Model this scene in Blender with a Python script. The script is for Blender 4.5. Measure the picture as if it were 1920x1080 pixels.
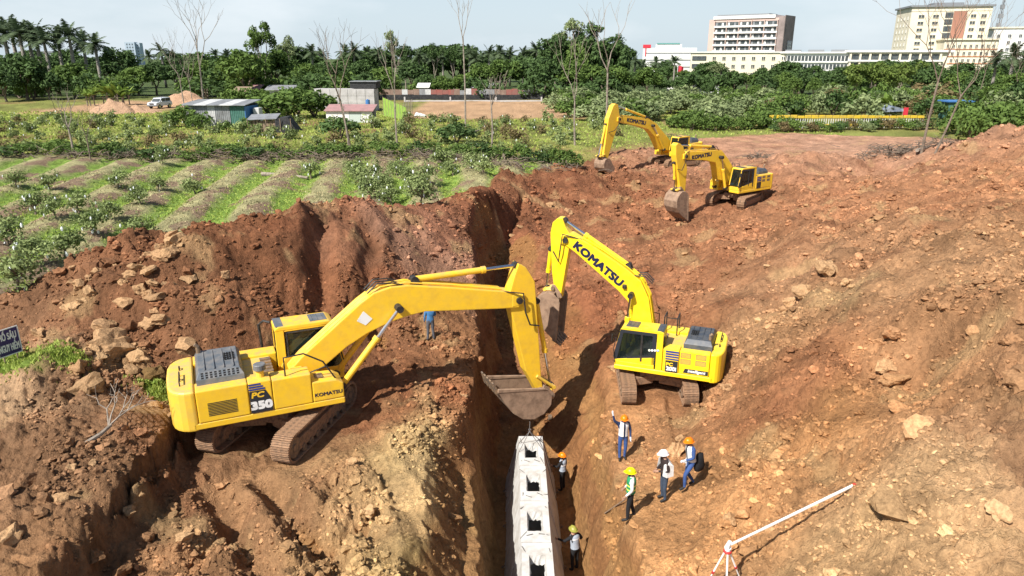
import bpy, bmesh, math, random
import numpy as np
from mathutils import Vector, Matrix
R = math.radians
scene = bpy.context.scene
col = scene.collection
for o in list(bpy.data.objects):
    bpy.data.objects.remove(o)

# ------------------------------------------------------------------ camera, sky, sun, exposure
CAM_Z, FPX, PITCH = 12.5, 1330.0, R(18.0)
cam_data = bpy.data.cameras.new('camera')
cam_data.sensor_width = 36.0
cam_data.lens = FPX / 1920 * 36
cam_data.clip_start, cam_data.clip_end = 0.1, 6000
cam = bpy.data.objects.new('camera', cam_data)
col.objects.link(cam)
cam.location = (0, 0, CAM_Z)
cam.rotation_euler = (R(90) - PITCH, 0, 0)
scene.camera = cam

SUN_EL, SUN_AZ = R(47), R(41)          # light travels away from the camera and to the right
light_dir = Vector((math.cos(SUN_EL) * math.sin(SUN_AZ), math.cos(SUN_EL) * math.cos(SUN_AZ), -math.sin(SUN_EL)))
world = bpy.data.worlds.new('World')
scene.world = world
world.use_nodes = True
wn, wl = world.node_tree.nodes, world.node_tree.links
wn.clear()
w_out = wn.new('ShaderNodeOutputWorld')
w_bg = wn.new('ShaderNodeBackground')
w_bg.inputs['Strength'].default_value = 0.07
sky = wn.new('ShaderNodeTexSky')
sky.sky_type = 'NISHITA'
sky.sun_disc = False
sky.sun_elevation = SUN_EL
sky.sun_rotation = math.atan2(-light_dir.x, -light_dir.y)
sky.air_density, sky.dust_density, sky.ozone_density = 1.0, 1.2, 1.5
tc = wn.new('ShaderNodeTexCoord')
mp = wn.new('ShaderNodeMapping')
mp.inputs['Scale'].default_value = (1.0, 1.0, 3.2)
cn = wn.new('ShaderNodeTexNoise')
cn.inputs['Scale'].default_value = 2.6
cn.inputs['Detail'].default_value = 7
cn.inputs['Roughness'].default_value = 0.55
cr = wn.new('ShaderNodeValToRGB')
cr.color_ramp.elements[0].position, cr.color_ramp.elements[1].position = 0.50, 0.78
cr.color_ramp.elements[0].color, cr.color_ramp.elements[1].color = (0.0, 0.0, 0.0, 1), (0.6, 0.6, 0.6, 1)
cmix = wn.new('ShaderNodeMix')
cmix.data_type = 'RGBA'
cmix.inputs[7].default_value = (6.6, 7.75, 8.6, 1)      # thin cloud and horizon haze
wl.new(tc.outputs['Generated'], mp.inputs['Vector'])
wl.new(mp.outputs['Vector'], cn.inputs['Vector'])
wl.new(cn.outputs['Fac'], cr.inputs['Fac'])
geo_w = wn.new('ShaderNodeSeparateXYZ')
wl.new(tc.outputs['Generated'], geo_w.inputs[0])
hz_ = wn.new('ShaderNodeMapRange')             # haze thins out with height
hz_.interpolation_type = 'SMOOTHERSTEP'
for i_, v_ in enumerate((0.0, 0.38, 0.80, 0.0)): hz_.inputs[i_ + 1].default_value = v_
wl.new(geo_w.outputs[2], hz_.inputs[0])
mxf = wn.new('ShaderNodeMath')
mxf.operation = 'ADD'
mxf.use_clamp = True
wl.new(hz_.outputs[0], mxf.inputs[0])
mxf.inputs[1].default_value = 0.0
wl.new(mxf.outputs[0], cmix.inputs[0])
cmix2 = wn.new('ShaderNodeMix')
cmix2.data_type = 'RGBA'
cmix2.inputs[7].default_value = (9.2, 9.6, 10.0, 1)      # soft white cloud
wl.new(cr.outputs['Color'], cmix2.inputs[0])
wl.new(cmix.outputs[2], cmix2.inputs[6])
wl.new(sky.outputs['Color'], cmix.inputs[6])
wl.new(cmix2.outputs[2], w_bg.inputs['Color'])
wl.new(w_bg.outputs['Background'], w_out.inputs['Surface'])

sun_data = bpy.data.lights.new('sun', 'SUN')
sun_data.energy, sun_data.angle, sun_data.color = 5.0, R(0.5), (1.0, 0.955, 0.89)
sun = bpy.data.objects.new('sun', sun_data)
col.objects.link(sun)
sun.location = (-60, -80, 120)
sun.rotation_euler = light_dir.to_track_quat('-Z', 'Y').to_euler()
vs = scene.view_settings
vs.view_transform, vs.look, vs.exposure, vs.gamma = 'Standard', 'None', 0.66, 1.0
vs.use_curve_mapping = False

# ------------------------------------------------------------------ small helpers
def ray(px, py):
    u, v = (px - 960) / FPX, (py - 540) / FPX
    return u, math.cos(PITCH) - v * math.sin(PITCH), -(math.sin(PITCH) + v * math.cos(PITCH))
def at_z(px, py, z):                    # a point of the place at height z
    u, f, d = ray(px, py)
    s = (z - CAM_Z) / d
    return u * s, f * s, z
def at_y(px, py, y):                    # a point of the place at distance y
    u, f, d = ray(px, py)
    s = y / f
    return u * s, y, CAM_Z + d * s
def lin(r, g, b):
    f = lambda c: ((c / 255 + 0.055) / 1.055) ** 2.4 if c > 10 else c / 255 / 12.92
    return (f(r), f(g), f(b))

def tag(o, label=None, cat=None, group=None, kind=None):
    if label: o['label'] = label
    if cat: o['category'] = cat
    if group: o['group'] = group
    if kind: o['kind'] = kind
    return o
def empty(name, loc=(0, 0, 0), rz=0.0, parent=None):
    o = bpy.data.objects.new(name, None)
    o.empty_display_size = 0.3
    col.objects.link(o)
    o.location = loc
    o.rotation_euler = (0, 0, rz)
    o.parent = parent
    return o
def link(name, me, parent=None, loc=(0, 0, 0), rot=(0, 0, 0), scale=None):
    o = bpy.data.objects.new(name, me)
    col.objects.link(o)
    o.parent = parent
    o.location = loc
    o.rotation_euler = rot
    if scale is not None:
        o.scale = (scale,) * 3 if isinstance(scale, (int, float)) else scale
    return o
def fast_mesh(name, v, f, mats, smooth=False, attrs=None, mat_idx=None):
    v = np.asarray(v, np.float32)
    f = np.asarray(f, np.int32)
    me = bpy.data.meshes.new(name)
    me.vertices.add(len(v))
    me.vertices.foreach_set('co', v.ravel())
    k = f.shape[1]
    me.loops.add(f.size)
    me.loops.foreach_set('vertex_index', f.ravel())
    me.polygons.add(len(f))
    me.polygons.foreach_set('loop_start', np.arange(0, f.size, k, dtype=np.int32))
    me.polygons.foreach_set('loop_total', np.full(len(f), k, np.int32))
    if mat_idx is not None:
        me.polygons.foreach_set('material_index', np.asarray(mat_idx, np.int32))
    me.update(calc_edges=True)
    me.polygons.foreach_set('use_smooth', np.full(len(f), smooth, bool))
    for m in (mats if isinstance(mats, (list, tuple)) else [mats]):
        me.materials.append(m)
    for k_, (typ, dat) in (attrs or {}).items():
        a = me.attributes.new(k_, typ, 'POINT')
        a.data.foreach_set('color' if typ == 'FLOAT_COLOR' else 'value', np.asarray(dat, np.float32).ravel())
    return me

class MB:                               # collects shapes, builds one mesh
    def __init__(s):
        s.v, s.f = [], []
    def add(s, v, f):
        n = len(s.v)
        s.v += [tuple(p) for p in v]
        s.f += [tuple(i + n for i in q) for q in f]
        return s
    def box(s, x0, x1, y0, y1, z0, z1, M=None):
        v = [Vector((x, y, z)) for z in (z0, z1) for y in (y0, y1) for x in (x0, x1)]
        if M is not None: v = [M @ p for p in v]
        return s.add(v, [(0, 2, 3, 1), (4, 5, 7, 6), (0, 1, 5, 4), (2, 6, 7, 3), (0, 4, 6, 2), (1, 3, 7, 5)])
    def prism(s, prof, y0, y1, prof2=None):     # profile in x,z swept along y
        n = len(prof)
        prof2 = prof2 or prof
        a = sum(prof[i][0] * prof[(i + 1) % n][1] - prof[(i + 1) % n][0] * prof[i][1] for i in range(n))
        if a < 0: prof, prof2 = prof[::-1], prof2[::-1]
        v = [(p[0], y0, p[1]) for p in prof] + [(p[0], y1, p[1]) for p in prof2]
        f = [tuple(range(n)), tuple(range(2 * n - 1, n - 1, -1))]
        f += [(i, i + n, (i + 1) % n + n, (i + 1) % n) for i in range(n)]
        return s.add(v, f)
    def plan(s, prof, z0, z1):                  # profile in x,y raised in z
        n = len(prof)
        a = sum(prof[i][0] * prof[(i + 1) % n][1] - prof[(i + 1) % n][0] * prof[i][1] for i in range(n))
        if a < 0: prof = prof[::-1]
        v = [(p[0], p[1], z0) for p in prof] + [(p[0], p[1], z1) for p in prof]
        f = [tuple(range(n - 1, -1, -1)), tuple(range(n, 2 * n))]
        f += [(i, (i + 1) % n, (i + 1) % n + n, i + n) for i in range(n)]
        return s.add(v, f)
    def tube(s, pts, r, n=8, cap=True):         # r a number or one per point
        pts = [Vector(p) for p in pts]
        rs = r if isinstance(r, (list, tuple)) else [r] * len(pts)
        b = len(s.v)
        u = None
        for i, p in enumerate(pts):
            d = (pts[min(i + 1, len(pts) - 1)] - pts[max(i - 1, 0)])
            d = d.normalized() if d.length > 1e-9 else Vector((0, 0, 1))
            if u is None or abs(u.dot(d)) > 0.98:
                u = d.orthogonal().normalized()
            u = (u - d * u.dot(d)).normalized()
            w = d.cross(u)
            for k in range(n):
                a = 2 * math.pi * k / n
                s.v.append(tuple(p + (u * math.cos(a) + w * math.sin(a)) * rs[i]))
        for i in range(len(pts) - 1):
            for k in range(n):
                k2 = (k + 1) % n
                s.f.append((b + i * n + k, b + i * n + k2, b + (i + 1) * n + k2, b + (i + 1) * n + k))
        if cap:
            s.f.append(tuple(b + k for k in range(n - 1, -1, -1)))
            s.f.append(tuple(b + (len(pts) - 1) * n + k for k in range(n)))
        return s
    def mesh(s, name, mat, bevel=0, seg=1, smooth=False):
        me = bpy.data.meshes.new(name)
        me.from_pydata(s.v, [], s.f)
        if bevel:
            bm = bmesh.new()
            bm.from_mesh(me)
            bm.normal_update()
            es = [e for e in bm.edges if len(e.link_faces) == 2 and e.calc_face_angle(0) > 0.5]
            if es:
                bmesh.ops.bevel(bm, geom=es, offset=bevel, segments=seg, affect='EDGES', clamp_overlap=True, profile=0.6)
            bm.to_mesh(me)
            bm.free()
        me.update()
        if smooth:
            me.polygons.foreach_set('use_smooth', [True] * len(me.polygons))
        for m in (mat if isinstance(mat, (list, tuple)) else [mat]):
            me.materials.append(m)
        return me
    def build(s, name, mat, parent=None, bevel=0, seg=1, smooth=False, loc=(0, 0, 0), rot=(0, 0, 0)):
        return link(name, s.mesh(name, mat, bevel, seg, smooth), parent, loc, rot)

# ------------------------------------------------------------------ numpy noise
def _hash(ix, iy, seed):
    h = (ix.astype(np.int64) * 374761393 + iy.astype(np.int64) * 668265263 + seed * 974711) & 0xffffffff
    h = ((h ^ (h >> 13)) * 1274126177) & 0xffffffff
    return (h ^ (h >> 16)) & 0xffffffff
def perlin(x, y, seed=0):
    x0, y0 = np.floor(x), np.floor(y)
    fx, fy = x - x0, y - y0
    ix, iy = x0.astype(np.int64), y0.astype(np.int64)
    sx, sy = fx * fx * fx * (fx * (fx * 6 - 15) + 10), fy * fy * fy * (fy * (fy * 6 - 15) + 10)
    def g(dx, dy):
        a = _hash(ix + dx, iy + dy, seed) * (2 * math.pi / 4294967296.0)
        return np.cos(a) * (fx - dx) + np.sin(a) * (fy - dy)
    n0 = g(0, 0) * (1 - sx) + g(1, 0) * sx
    n1 = g(0, 1) * (1 - sx) + g(1, 1) * sx
    return (n0 * (1 - sy) + n1 * sy) * 1.5
def fbm(x, y, octs=4, seed=0, gain=0.5):
    t, a, s = 0, 1.0, 1.0
    for i in range(octs):
        t = t + a * perlin(x * s, y * s, seed + i * 17)
        a *= gain
        s *= 2.03
    return t
def sstep(a, b, x):
    t = np.clip((x - a) / (b - a), 0, 1)
    return t * t * (3 - 2 * t)

# ------------------------------------------------------------------ materials
def new_mat(name):
    m = bpy.data.materials.new(name)
    m.use_nodes = True
    nt = m.node_tree
    return m, nt, nt.nodes['Principled BSDF']
def nd(nt, typ, **kw):
    n = nt.nodes.new(typ)
    for k, v in kw.items():
        if k in n.inputs: n.inputs[k].default_value = v
        else: setattr(n, k, v)
    return n
def mat(name, c, rough=0.6, c2=None, scale=6.0, lo=0.42, hi=0.62, metal=0.0, bump=0.0, bscale=40.0, spec=0.4, detail=6, coord='Object', fine=0.12):
    m, nt, b = new_mat(name)
    b.inputs['Roughness'].default_value = rough
    b.inputs['Metallic'].default_value = metal
    b.inputs['Specular IOR Level'].default_value = spec
    b.inputs['Base Color'].default_value = (*c, 1)
    t = nd(nt, 'ShaderNodeTexCoord')
    if c2:
        n = nd(nt, 'ShaderNodeTexNoise', Scale=scale, Detail=detail, Roughness=0.62)
        nt.links.new(t.outputs[coord], n.inputs['Vector'])
        r = nd(nt, 'ShaderNodeValToRGB')
        r.color_ramp.elements[0].position, r.color_ramp.elements[1].position = lo, hi
        r.color_ramp.elements[0].color, r.color_ramp.elements[1].color = (*c, 1), (*c2, 1)
        nt.links.new(n.outputs['Fac'], r.inputs['Fac'])
        nt.links.new(r.outputs['Color'], b.inputs['Base Color'])
    if bump:
        n2 = nd(nt, 'ShaderNodeTexNoise', Scale=bscale, Detail=4)
        nt.links.new(t.outputs[coord], n2.inputs['Vector'])
        bp = nd(nt, 'ShaderNodeBump', Strength=bump, Distance=0.02)
        nt.links.new(n2.outputs['Fac'], bp.inputs['Height'])
        nt.links.new(bp.outputs['Normal'], b.inputs['Normal'])
    return m
def attr_mat(name, attr, c, c2, rough=0.75, trans=0.0, per_obj=0.25):      # leaf colour from a per-leaf value
    m, nt, b = new_mat(name)
    b.inputs['Roughness'].default_value = rough
    b.inputs['Specular IOR Level'].default_value = 0.25
    a = nd(nt, 'ShaderNodeAttribute', attribute_name=attr)
    oi = nd(nt, 'ShaderNodeObjectInfo')
    ad = nd(nt, 'ShaderNodeMath', operation='MULTIPLY_ADD')
    ad.inputs[1].default_value = per_obj
    nt.links.new(oi.outputs['Random'], ad.inputs[0])
    nt.links.new(a.outputs['Fac'], ad.inputs[2])
    r = nd(nt, 'ShaderNodeValToRGB')
    r.color_ramp.elements[0].position, r.color_ramp.elements[1].position = 0.0, 1.0 + per_obj
    r.color_ramp.elements[0].color, r.color_ramp.elements[1].color = (*c, 1), (*c2, 1)
    nt.links.new(ad.outputs[0], r.inputs['Fac'])
    nt.links.new(r.outputs['Color'], b.inputs['Base Color'])
    if trans:
        tr = nd(nt, 'ShaderNodeBsdfTranslucent')
        nt.links.new(r.outputs['Color'], tr.inputs['Color'])
        mx = nd(nt, 'ShaderNodeMixShader')
        mx.inputs[0].default_value = trans
        nt.links.new(b.outputs[0], mx.inputs[1])
        nt.links.new(tr.outputs[0], mx.inputs[2])
        nt.links.new(mx.outputs[0], nt.nodes['Material Output'].inputs['Surface'])
    return m
def glass_mat(name, tint, mixf=0.35):
    m, nt, b = new_mat(name)
    b.inputs['Base Color'].default_value = (*tint, 1)
    b.inputs['Roughness'].default_value = 0.06
    b.inputs['Specular IOR Level'].default_value = 0.8
    tr = nd(nt, 'ShaderNodeBsdfTransparent')
    tr.inputs['Color'].default_value = (0.75, 0.85, 0.82, 1)
    mx = nd(nt, 'ShaderNodeMixShader')
    mx.inputs[0].default_value = mixf
    nt.links.new(b.outputs[0], mx.inputs[1])
    nt.links.new(tr.outputs[0], mx.inputs[2])
    nt.links.new(mx.outputs[0], nt.nodes['Material Output'].inputs['Surface'])
    return m

def paint(name, c, c2, dust, amount, rough):           # machine paint: worn patches, earth dust lying on top faces
    m = mat(name, c, rough, c2, 2.4, 0.48, 0.85, spec=0.5)
    nt = m.node_tree
    b = nt.nodes['Principled BSDF']
    src = b.inputs['Base Color'].links[0].from_socket
    g = nd(nt, 'ShaderNodeNewGeometry')
    sx = nd(nt, 'ShaderNodeSeparateXYZ')
    nt.links.new(g.outputs['Normal'], sx.inputs[0])
    t = nd(nt, 'ShaderNodeTexCoord')
    n = nd(nt, 'ShaderNodeTexNoise', Scale=3.2, Detail=9.0, Roughness=0.75)
    nt.links.new(t.outputs['Object'], n.inputs['Vector'])
    r1 = nd(nt, 'ShaderNodeMapRange')
    for i, v_ in enumerate((0.0, 1.0, 0.22, 1.0)): r1.inputs[i + 1].default_value = v_
    nt.links.new(sx.outputs[2], r1.inputs[0])
    r2 = nd(nt, 'ShaderNodeMapRange')
    for i, v_ in enumerate((0.36, 0.68, 0.0, amount)): r2.inputs[i + 1].default_value = v_
    nt.links.new(n.outputs['Fac'], r2.inputs[0])
    mu = nd(nt, 'ShaderNodeMath', operation='MULTIPLY')
    nt.links.new(r1.outputs[0], mu.inputs[0])
    nt.links.new(r2.outputs[0], mu.inputs[1])
    mx = nd(nt, 'ShaderNodeMix', data_type='RGBA')
    mx.inputs[7].default_value = (*dust, 1)
    nt.links.new(mu.outputs[0], mx.inputs[0])
    nt.links.new(src, mx.inputs[6])
    nt.links.new(mx.outputs[2], b.inputs['Base Color'])
    return m
M = {}
M['yellow'] = paint('yellow_paint', (0.88, 0.545, 0.020), (0.72, 0.42, 0.03), (0.44, 0.29, 0.15), 0.9, 0.40)
M['yellow_new'] = paint('fresh_yellow_paint', (0.90, 0.62, 0.010), (0.80, 0.54, 0.02), (0.55, 0.40, 0.20), 0.35, 0.32)
M['yellow_dusty'] = paint('dusty_yellow_paint', (0.78, 0.50, 0.04), (0.66, 0.40, 0.06), (0.50, 0.34, 0.18), 1.0, 0.5)
M['grey_hood'] = mat('grey_hood', (0.10, 0.115, 0.13), 0.5, (0.17, 0.165, 0.16), 3.5)
M['dark_hood'] = mat('dark_hood', (0.045, 0.055, 0.07), 0.45, (0.09, 0.09, 0.09), 4)
M['black'] = mat('black_rubber', (0.015, 0.015, 0.016), 0.55, (0.05, 0.04, 0.032), 9)
M['void'] = mat('dark_gap', (0.006, 0.006, 0.006), 0.9)
M['chrome'] = mat('chrome_rod', (0.65, 0.67, 0.70), 0.18, metal=1.0)
M['steel'] = mat('worn_steel', (0.16, 0.12, 0.09), 0.6, (0.30, 0.20, 0.12), 7, metal=0.3)
M['track'] = mat('muddy_track', (0.30, 0.175, 0.10), 0.85, (0.15, 0.095, 0.06), 9, 0.45, 0.65, bump=0.5, bscale=60)
M['bucket'] = mat('earthy_bucket_steel', (0.31, 0.205, 0.135), 0.8, (0.18, 0.115, 0.075), 3.5, 0.42, 0.66, bump=0.4, bscale=50)
M['glass'] = glass_mat('cab_glass', (0.012, 0.018, 0.018), 0.45)
M['blind'] = mat('pale_blind', (0.42, 0.58, 0.50), 0.7)
M['decal_navy'] = mat('navy_print', (0.012, 0.016, 0.05), 0.4)
M['decal_grey'] = mat('charcoal_print', (0.025, 0.028, 0.035), 0.4)
M['stripe_blue'] = mat('blue_stripe', (0.03, 0.05, 0.22), 0.4)
M['white'] = mat('white_paint', (0.78, 0.78, 0.76), 0.5, (0.6, 0.59, 0.56), 4, 0.5, 0.8)
M['seat'] = mat('dark_seat', (0.03, 0.035, 0.035), 0.8)
M['rope'] = mat('steel_rope', (0.14, 0.13, 0.12), 0.5, metal=0.4)
M['concrete'] = mat('pale_concrete', (0.55, 0.54, 0.515), 0.88, (0.36, 0.33, 0.285), 2.2, 0.44, 0.74, bump=0.35, bscale=35)
M['wood'] = mat('weathered_wood', (0.30, 0.22, 0.15), 0.85, (0.17, 0.12, 0.085), 9)
M['bark'] = mat('grey_bark', (0.20, 0.155, 0.115), 0.9, (0.105, 0.08, 0.06), 5)
M['bark_pale'] = mat('pale_bark', (0.30, 0.25, 0.20), 0.9, (0.17, 0.14, 0.11), 4)
M['palm_trunk'] = mat('palm_trunk', (0.30, 0.275, 0.24), 0.9, (0.18, 0.155, 0.13), 3)
M['leaf_dark'] = attr_mat('dark_leaves', 'lv', (0.024, 0.048, 0.015), (0.085, 0.145, 0.040), trans=0.2)
M['leaf_mid'] = attr_mat('green_leaves', 'lv', (0.038, 0.075, 0.016), (0.140, 0.215, 0.045), trans=0.25)
M['leaf_light'] = attr_mat('light_leaves', 'lv', (0.060, 0.105, 0.020), (0.175, 0.235, 0.050), trans=0.3)
M['leaf_guava'] = attr_mat('guava_leaves', 'lv', (0.082, 0.120, 0.038), (0.270, 0.325, 0.120), trans=0.2)
M['leaf_blue'] = attr_mat('grey_green_leaves', 'lv', (0.085, 0.120, 0.050), (0.250, 0.300, 0.130), trans=0.2)
M['leaf_dry'] = attr_mat('dry_leaves', 'lv', (0.085, 0.075, 0.030), (0.22, 0.165, 0.075), trans=0.2)
M['leaf_palm'] = attr_mat('palm_fronds', 'lv', (0.030, 0.052, 0.024), (0.090, 0.125, 0.058), trans=0.15)
M['leaf_banana'] = attr_mat('banana_leaves', 'lv', (0.10, 0.17, 0.028), (0.25, 0.34, 0.07), trans=0.35)
M['grass'] = attr_mat('grass_blades', 'lv', (0.24, 0.34, 0.055), (0.46, 0.52, 0.13), trans=0.3, per_obj=0.0)
M['straw'] = attr_mat('dry_straw', 'lv', (0.26, 0.22, 0.11), (0.46, 0.39, 0.22), per_obj=0.0)
M['bag'] = mat('white_fruit_bag', (0.75, 0.77, 0.76), 0.6)
# ------------------------------------------------------------------ the ground: benches, heaps, trench, orchard beds
A = []                                   # survey points x, y, z
def az(*rows):
    for px, py, z in rows: A.append(at_z(px, py, z))
def ay(*rows):
    for px, py, y in rows: A.append(at_y(px, py, y))
# left foreground shelf and its cut edge
az((0, 1080, 1.1), (0, 900, 1.5), (0, 780, 1.9), (130, 980, 1.3), (200, 850, 1.7), (255, 765, 1.8), (100, 745, 2.0), (0, 720, 2.2),
   (60, 690, 2.3), (280, 690, 1.8), (275, 850, 1.35), (215, 930, 1.25), (110, 1060, 1.15), (300, 790, 1.35))
# bench of the near machine
az((350, 860, 0.2), (300, 960, 0.25), (220, 1060, 0.25), (400, 1000, 0.2), (600, 1000, 0.3), (600, 1075, 0.3), (700, 900, 0.45), (800, 960, 0.6),
   (830, 800, 0.6), (840, 1050, 0.6), (750, 740, 0.4), (700, 650, 0.9), (840, 660, 0.7), (800, 600, 1.3), (600, 760, 0.2), (480, 760, 0.2))
A += [(-8.0, 22.2, 0.2), (-10.5, 24.0, 0.7), (-7.5, 25.5, 0.7), (-4.5, 26, 0.7), (-11.2, 21.0, 0.5), (-1.6, 12, 0.5), (-1.8, 9, 0.5)]
# left heap: front slope, crest, back foot
az((200, 670, 2.2), (420, 600, 3.2), (120, 640, 3.2), (600, 560, 2.6), (700, 520, 3.0), (560, 480, 4.4), (330, 520, 4.4), (230, 560, 3.6), (800, 500, 2.6), (770, 440, 3.9), (840, 430, 3.6))
ay((270, 447, 29), (150, 492, 28), (60, 560, 26.5), (0, 612, 25.5), (330, 446, 29.8), (400, 432, 31), (500, 404, 33), (600, 388, 34.6), (660, 374, 36),
   (720, 392, 37.5), (790, 388, 40), (870, 370, 43), (930, 355, 47), (970, 326, 54))
A += [(-24, 27.5, 3.1), (-19.5, 30.5, 3.1), (-15.5, 33, 3.2), (-12, 36.5, 3.3), (-9, 39.5, 3.4), (-5.5, 44, 3.5), (-3, 49, 3.6), (-1, 57, 3.7)]
# orchard plain
A += [(-32, 30, 3.0), (-30, 45, 3.4), (-18, 45, 3.5), (-8, 52, 3.6), (-20, 62, 3.8), (-45, 60, 3.8), (0, 66, 3.8), (10, 72, 3.7), (-20, 80, 4.0), (15, 85, 3.9),
      (-60, 85, 4.1), (-60, 40, 3.2), (-40, 15, 2.4), (40, 95, 4.0), (0, 95, 4.1), (-30, 100, 4.2)]
# right bench
az((1110, 1075, -0.75), (1200, 1078, -0.6), (1178, 978, -0.45), (1165, 862, -0.8), (1245, 940, -0.3), (1300, 915, 0.0), (1100, 900, -0.9), (1090, 800, -1.0),
   (1218, 720, -0.5), (1168, 755, -0.5), (1268, 755, -0.5), (1060, 700, -0.8), (1040, 620, -0.4), (1300, 1040, 0.0), (1240, 1000, -0.3))
A += [(5.8, 27.1, -0.5), (5.0, 30, -0.4), (7.8, 28.5, -0.2), (3.0, 9, -0.4), (6, 10, 0.8)]
# far benches, banks
az((1100, 560, 0.4), (1150, 490, 0.9), (1010, 520, 0.2), (1000, 440, 0.9), (1060, 400, 1.5), (1010, 370, 2.0), (1080, 335, 3.0), (1000, 330, 3.1), (1160, 420, 1.3), (1200, 370, 1.9))
A += [(16.9, 53.1, 2.0), (14, 54, 2.0), (19, 51, 2.1), (12.0, 49.8, 1.2), (16.2, 70.3, 2.4), (19, 72, 2.5), (9.0, 65.5, 2.3), (12, 60, 2.4), (6, 62, 3.0), (13, 66, 2.4)]
# right hand slope and spoil heap
az((1350, 750, 0.2), (1365, 900, 0.35), (1455, 880, 1.9), (1400, 745, 1.3), (1455, 690, 2.5), (1340, 610, 0.8), (1385, 520, 1.8), (1420, 480, 2.9), (1500, 430, 3.4), (1600, 600, 3.9), (1520, 600, 3.1), (1600, 745, 2.7), (1640, 745, 2.5), (1545, 900, 1.9),
   (1400, 1000, .6), (1480, 990, 1.5), (1430, 1078, 0.7), (1700, 500, 5.0), (1800, 420, 6.0), (1915, 500, 6.3), (1915, 690, 4.9), (1800, 680, 4.3), (1750, 600, 4.8), (1760, 750, 3.2), (1665, 785, 3.6),
   (1700, 900, 3.5), (1640, 1000, 2.3), (1590, 1078, 2.0), (1800, 1000, 3.6), (1915, 1070, 3.3), (1915, 880, 3.8), (1590, 880, 2.1), (1625, 850, 3.0))
ay((1915, 240, 58), (1800, 275, 60), (1700, 315, 60), (1640, 330, 61), (1530, 292, 63), (1470, 315, 61), (1600, 330, 60))
A += [(45, 74, 3.6), (35, 72, 3.4), (26, 70, 3.2), (22, 78, 3.3), (32, 82, 3.5), (50, 85, 3.9), (60, 60, 6.2), (48, 48, 7.0), (38, 30, 6.0), (28, 15, 5.0), (55, 72, 4.4)]
A = np.array(A)
_C = 1.3
def _phi(d): return np.sqrt(d * d + _C * _C)
_n = len(A)
_K = np.zeros((_n + 3, _n + 3))
_K[:_n, :_n] = _phi(np.hypot(A[:, None, 0] - A[None, :, 0], A[:, None, 1] - A[None, :, 1])) - 0.25 * np.eye(_n)
_K[:_n, _n], _K[:_n, _n + 1], _K[:_n, _n + 2] = 1, A[:, 0], A[:, 1]
_K[_n:, :_n] = _K[:_n, _n:].T
_W = np.linalg.solve(_K, np.r_[A[:, 2], 0, 0, 0])
def base_h(x, y):
    out = np.empty_like(x)
    for s in range(0, len(x), 60000):
        xs, ys = x[s:s + 60000], y[s:s + 60000]
        t = np.full_like(xs, 0.0) + _W[_n] + _W[_n + 1] * xs + _W[_n + 2] * ys
        for i in range(_n):
            t += _W[i] * np.sqrt((xs - A[i, 0]) ** 2 + (ys - A[i, 1]) ** 2 + _C * _C)
        out[s:s + 60000] = t
    return out

# outline of the dug-over earth; everything outside is orchard
DIRT = np.array([(-60, 5), (-31, 22.5), (-25, 25.2), (-19.2, 28.9), (-16, 31), (-12.3, 33.6), (-9.0, 37.2), (-6.4, 40.3), (-4.4, 43.6), (-2.4, 48.5), (-0.8, 55), (1.5, 60.5),
                 (6, 66.5), (12, 74), (20, 82.5), (34, 87), (47, 82), (53, 76), (90, 74), (140, 60), (140, -20), (-60, -20)])
def signed_dirt(x, y):                   # >0 inside the dug earth, metres
    d = np.full_like(x, 1e9)
    ins = np.zeros(x.shape, bool)
    n = len(DIRT)
    for i in range(n):
        x0, y0 = DIRT[i]
        x1, y1 = DIRT[(i + 1) % n]
        dx, dy = x1 - x0, y1 - y0
        t = np.clip(((x - x0) * dx + (y - y0) * dy) / (dx * dx + dy * dy), 0, 1)
        d = np.minimum(d, np.hypot(x - x0 - t * dx, y - y0 - t * dy))
        if y0 != y1:
            c = ((y0 > y) != (y1 > y)) & (x < (x1 - x0) * (y - y0) / (y1 - y0) + x0)
            ins ^= c
    return np.where(ins, d, -d)

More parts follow.
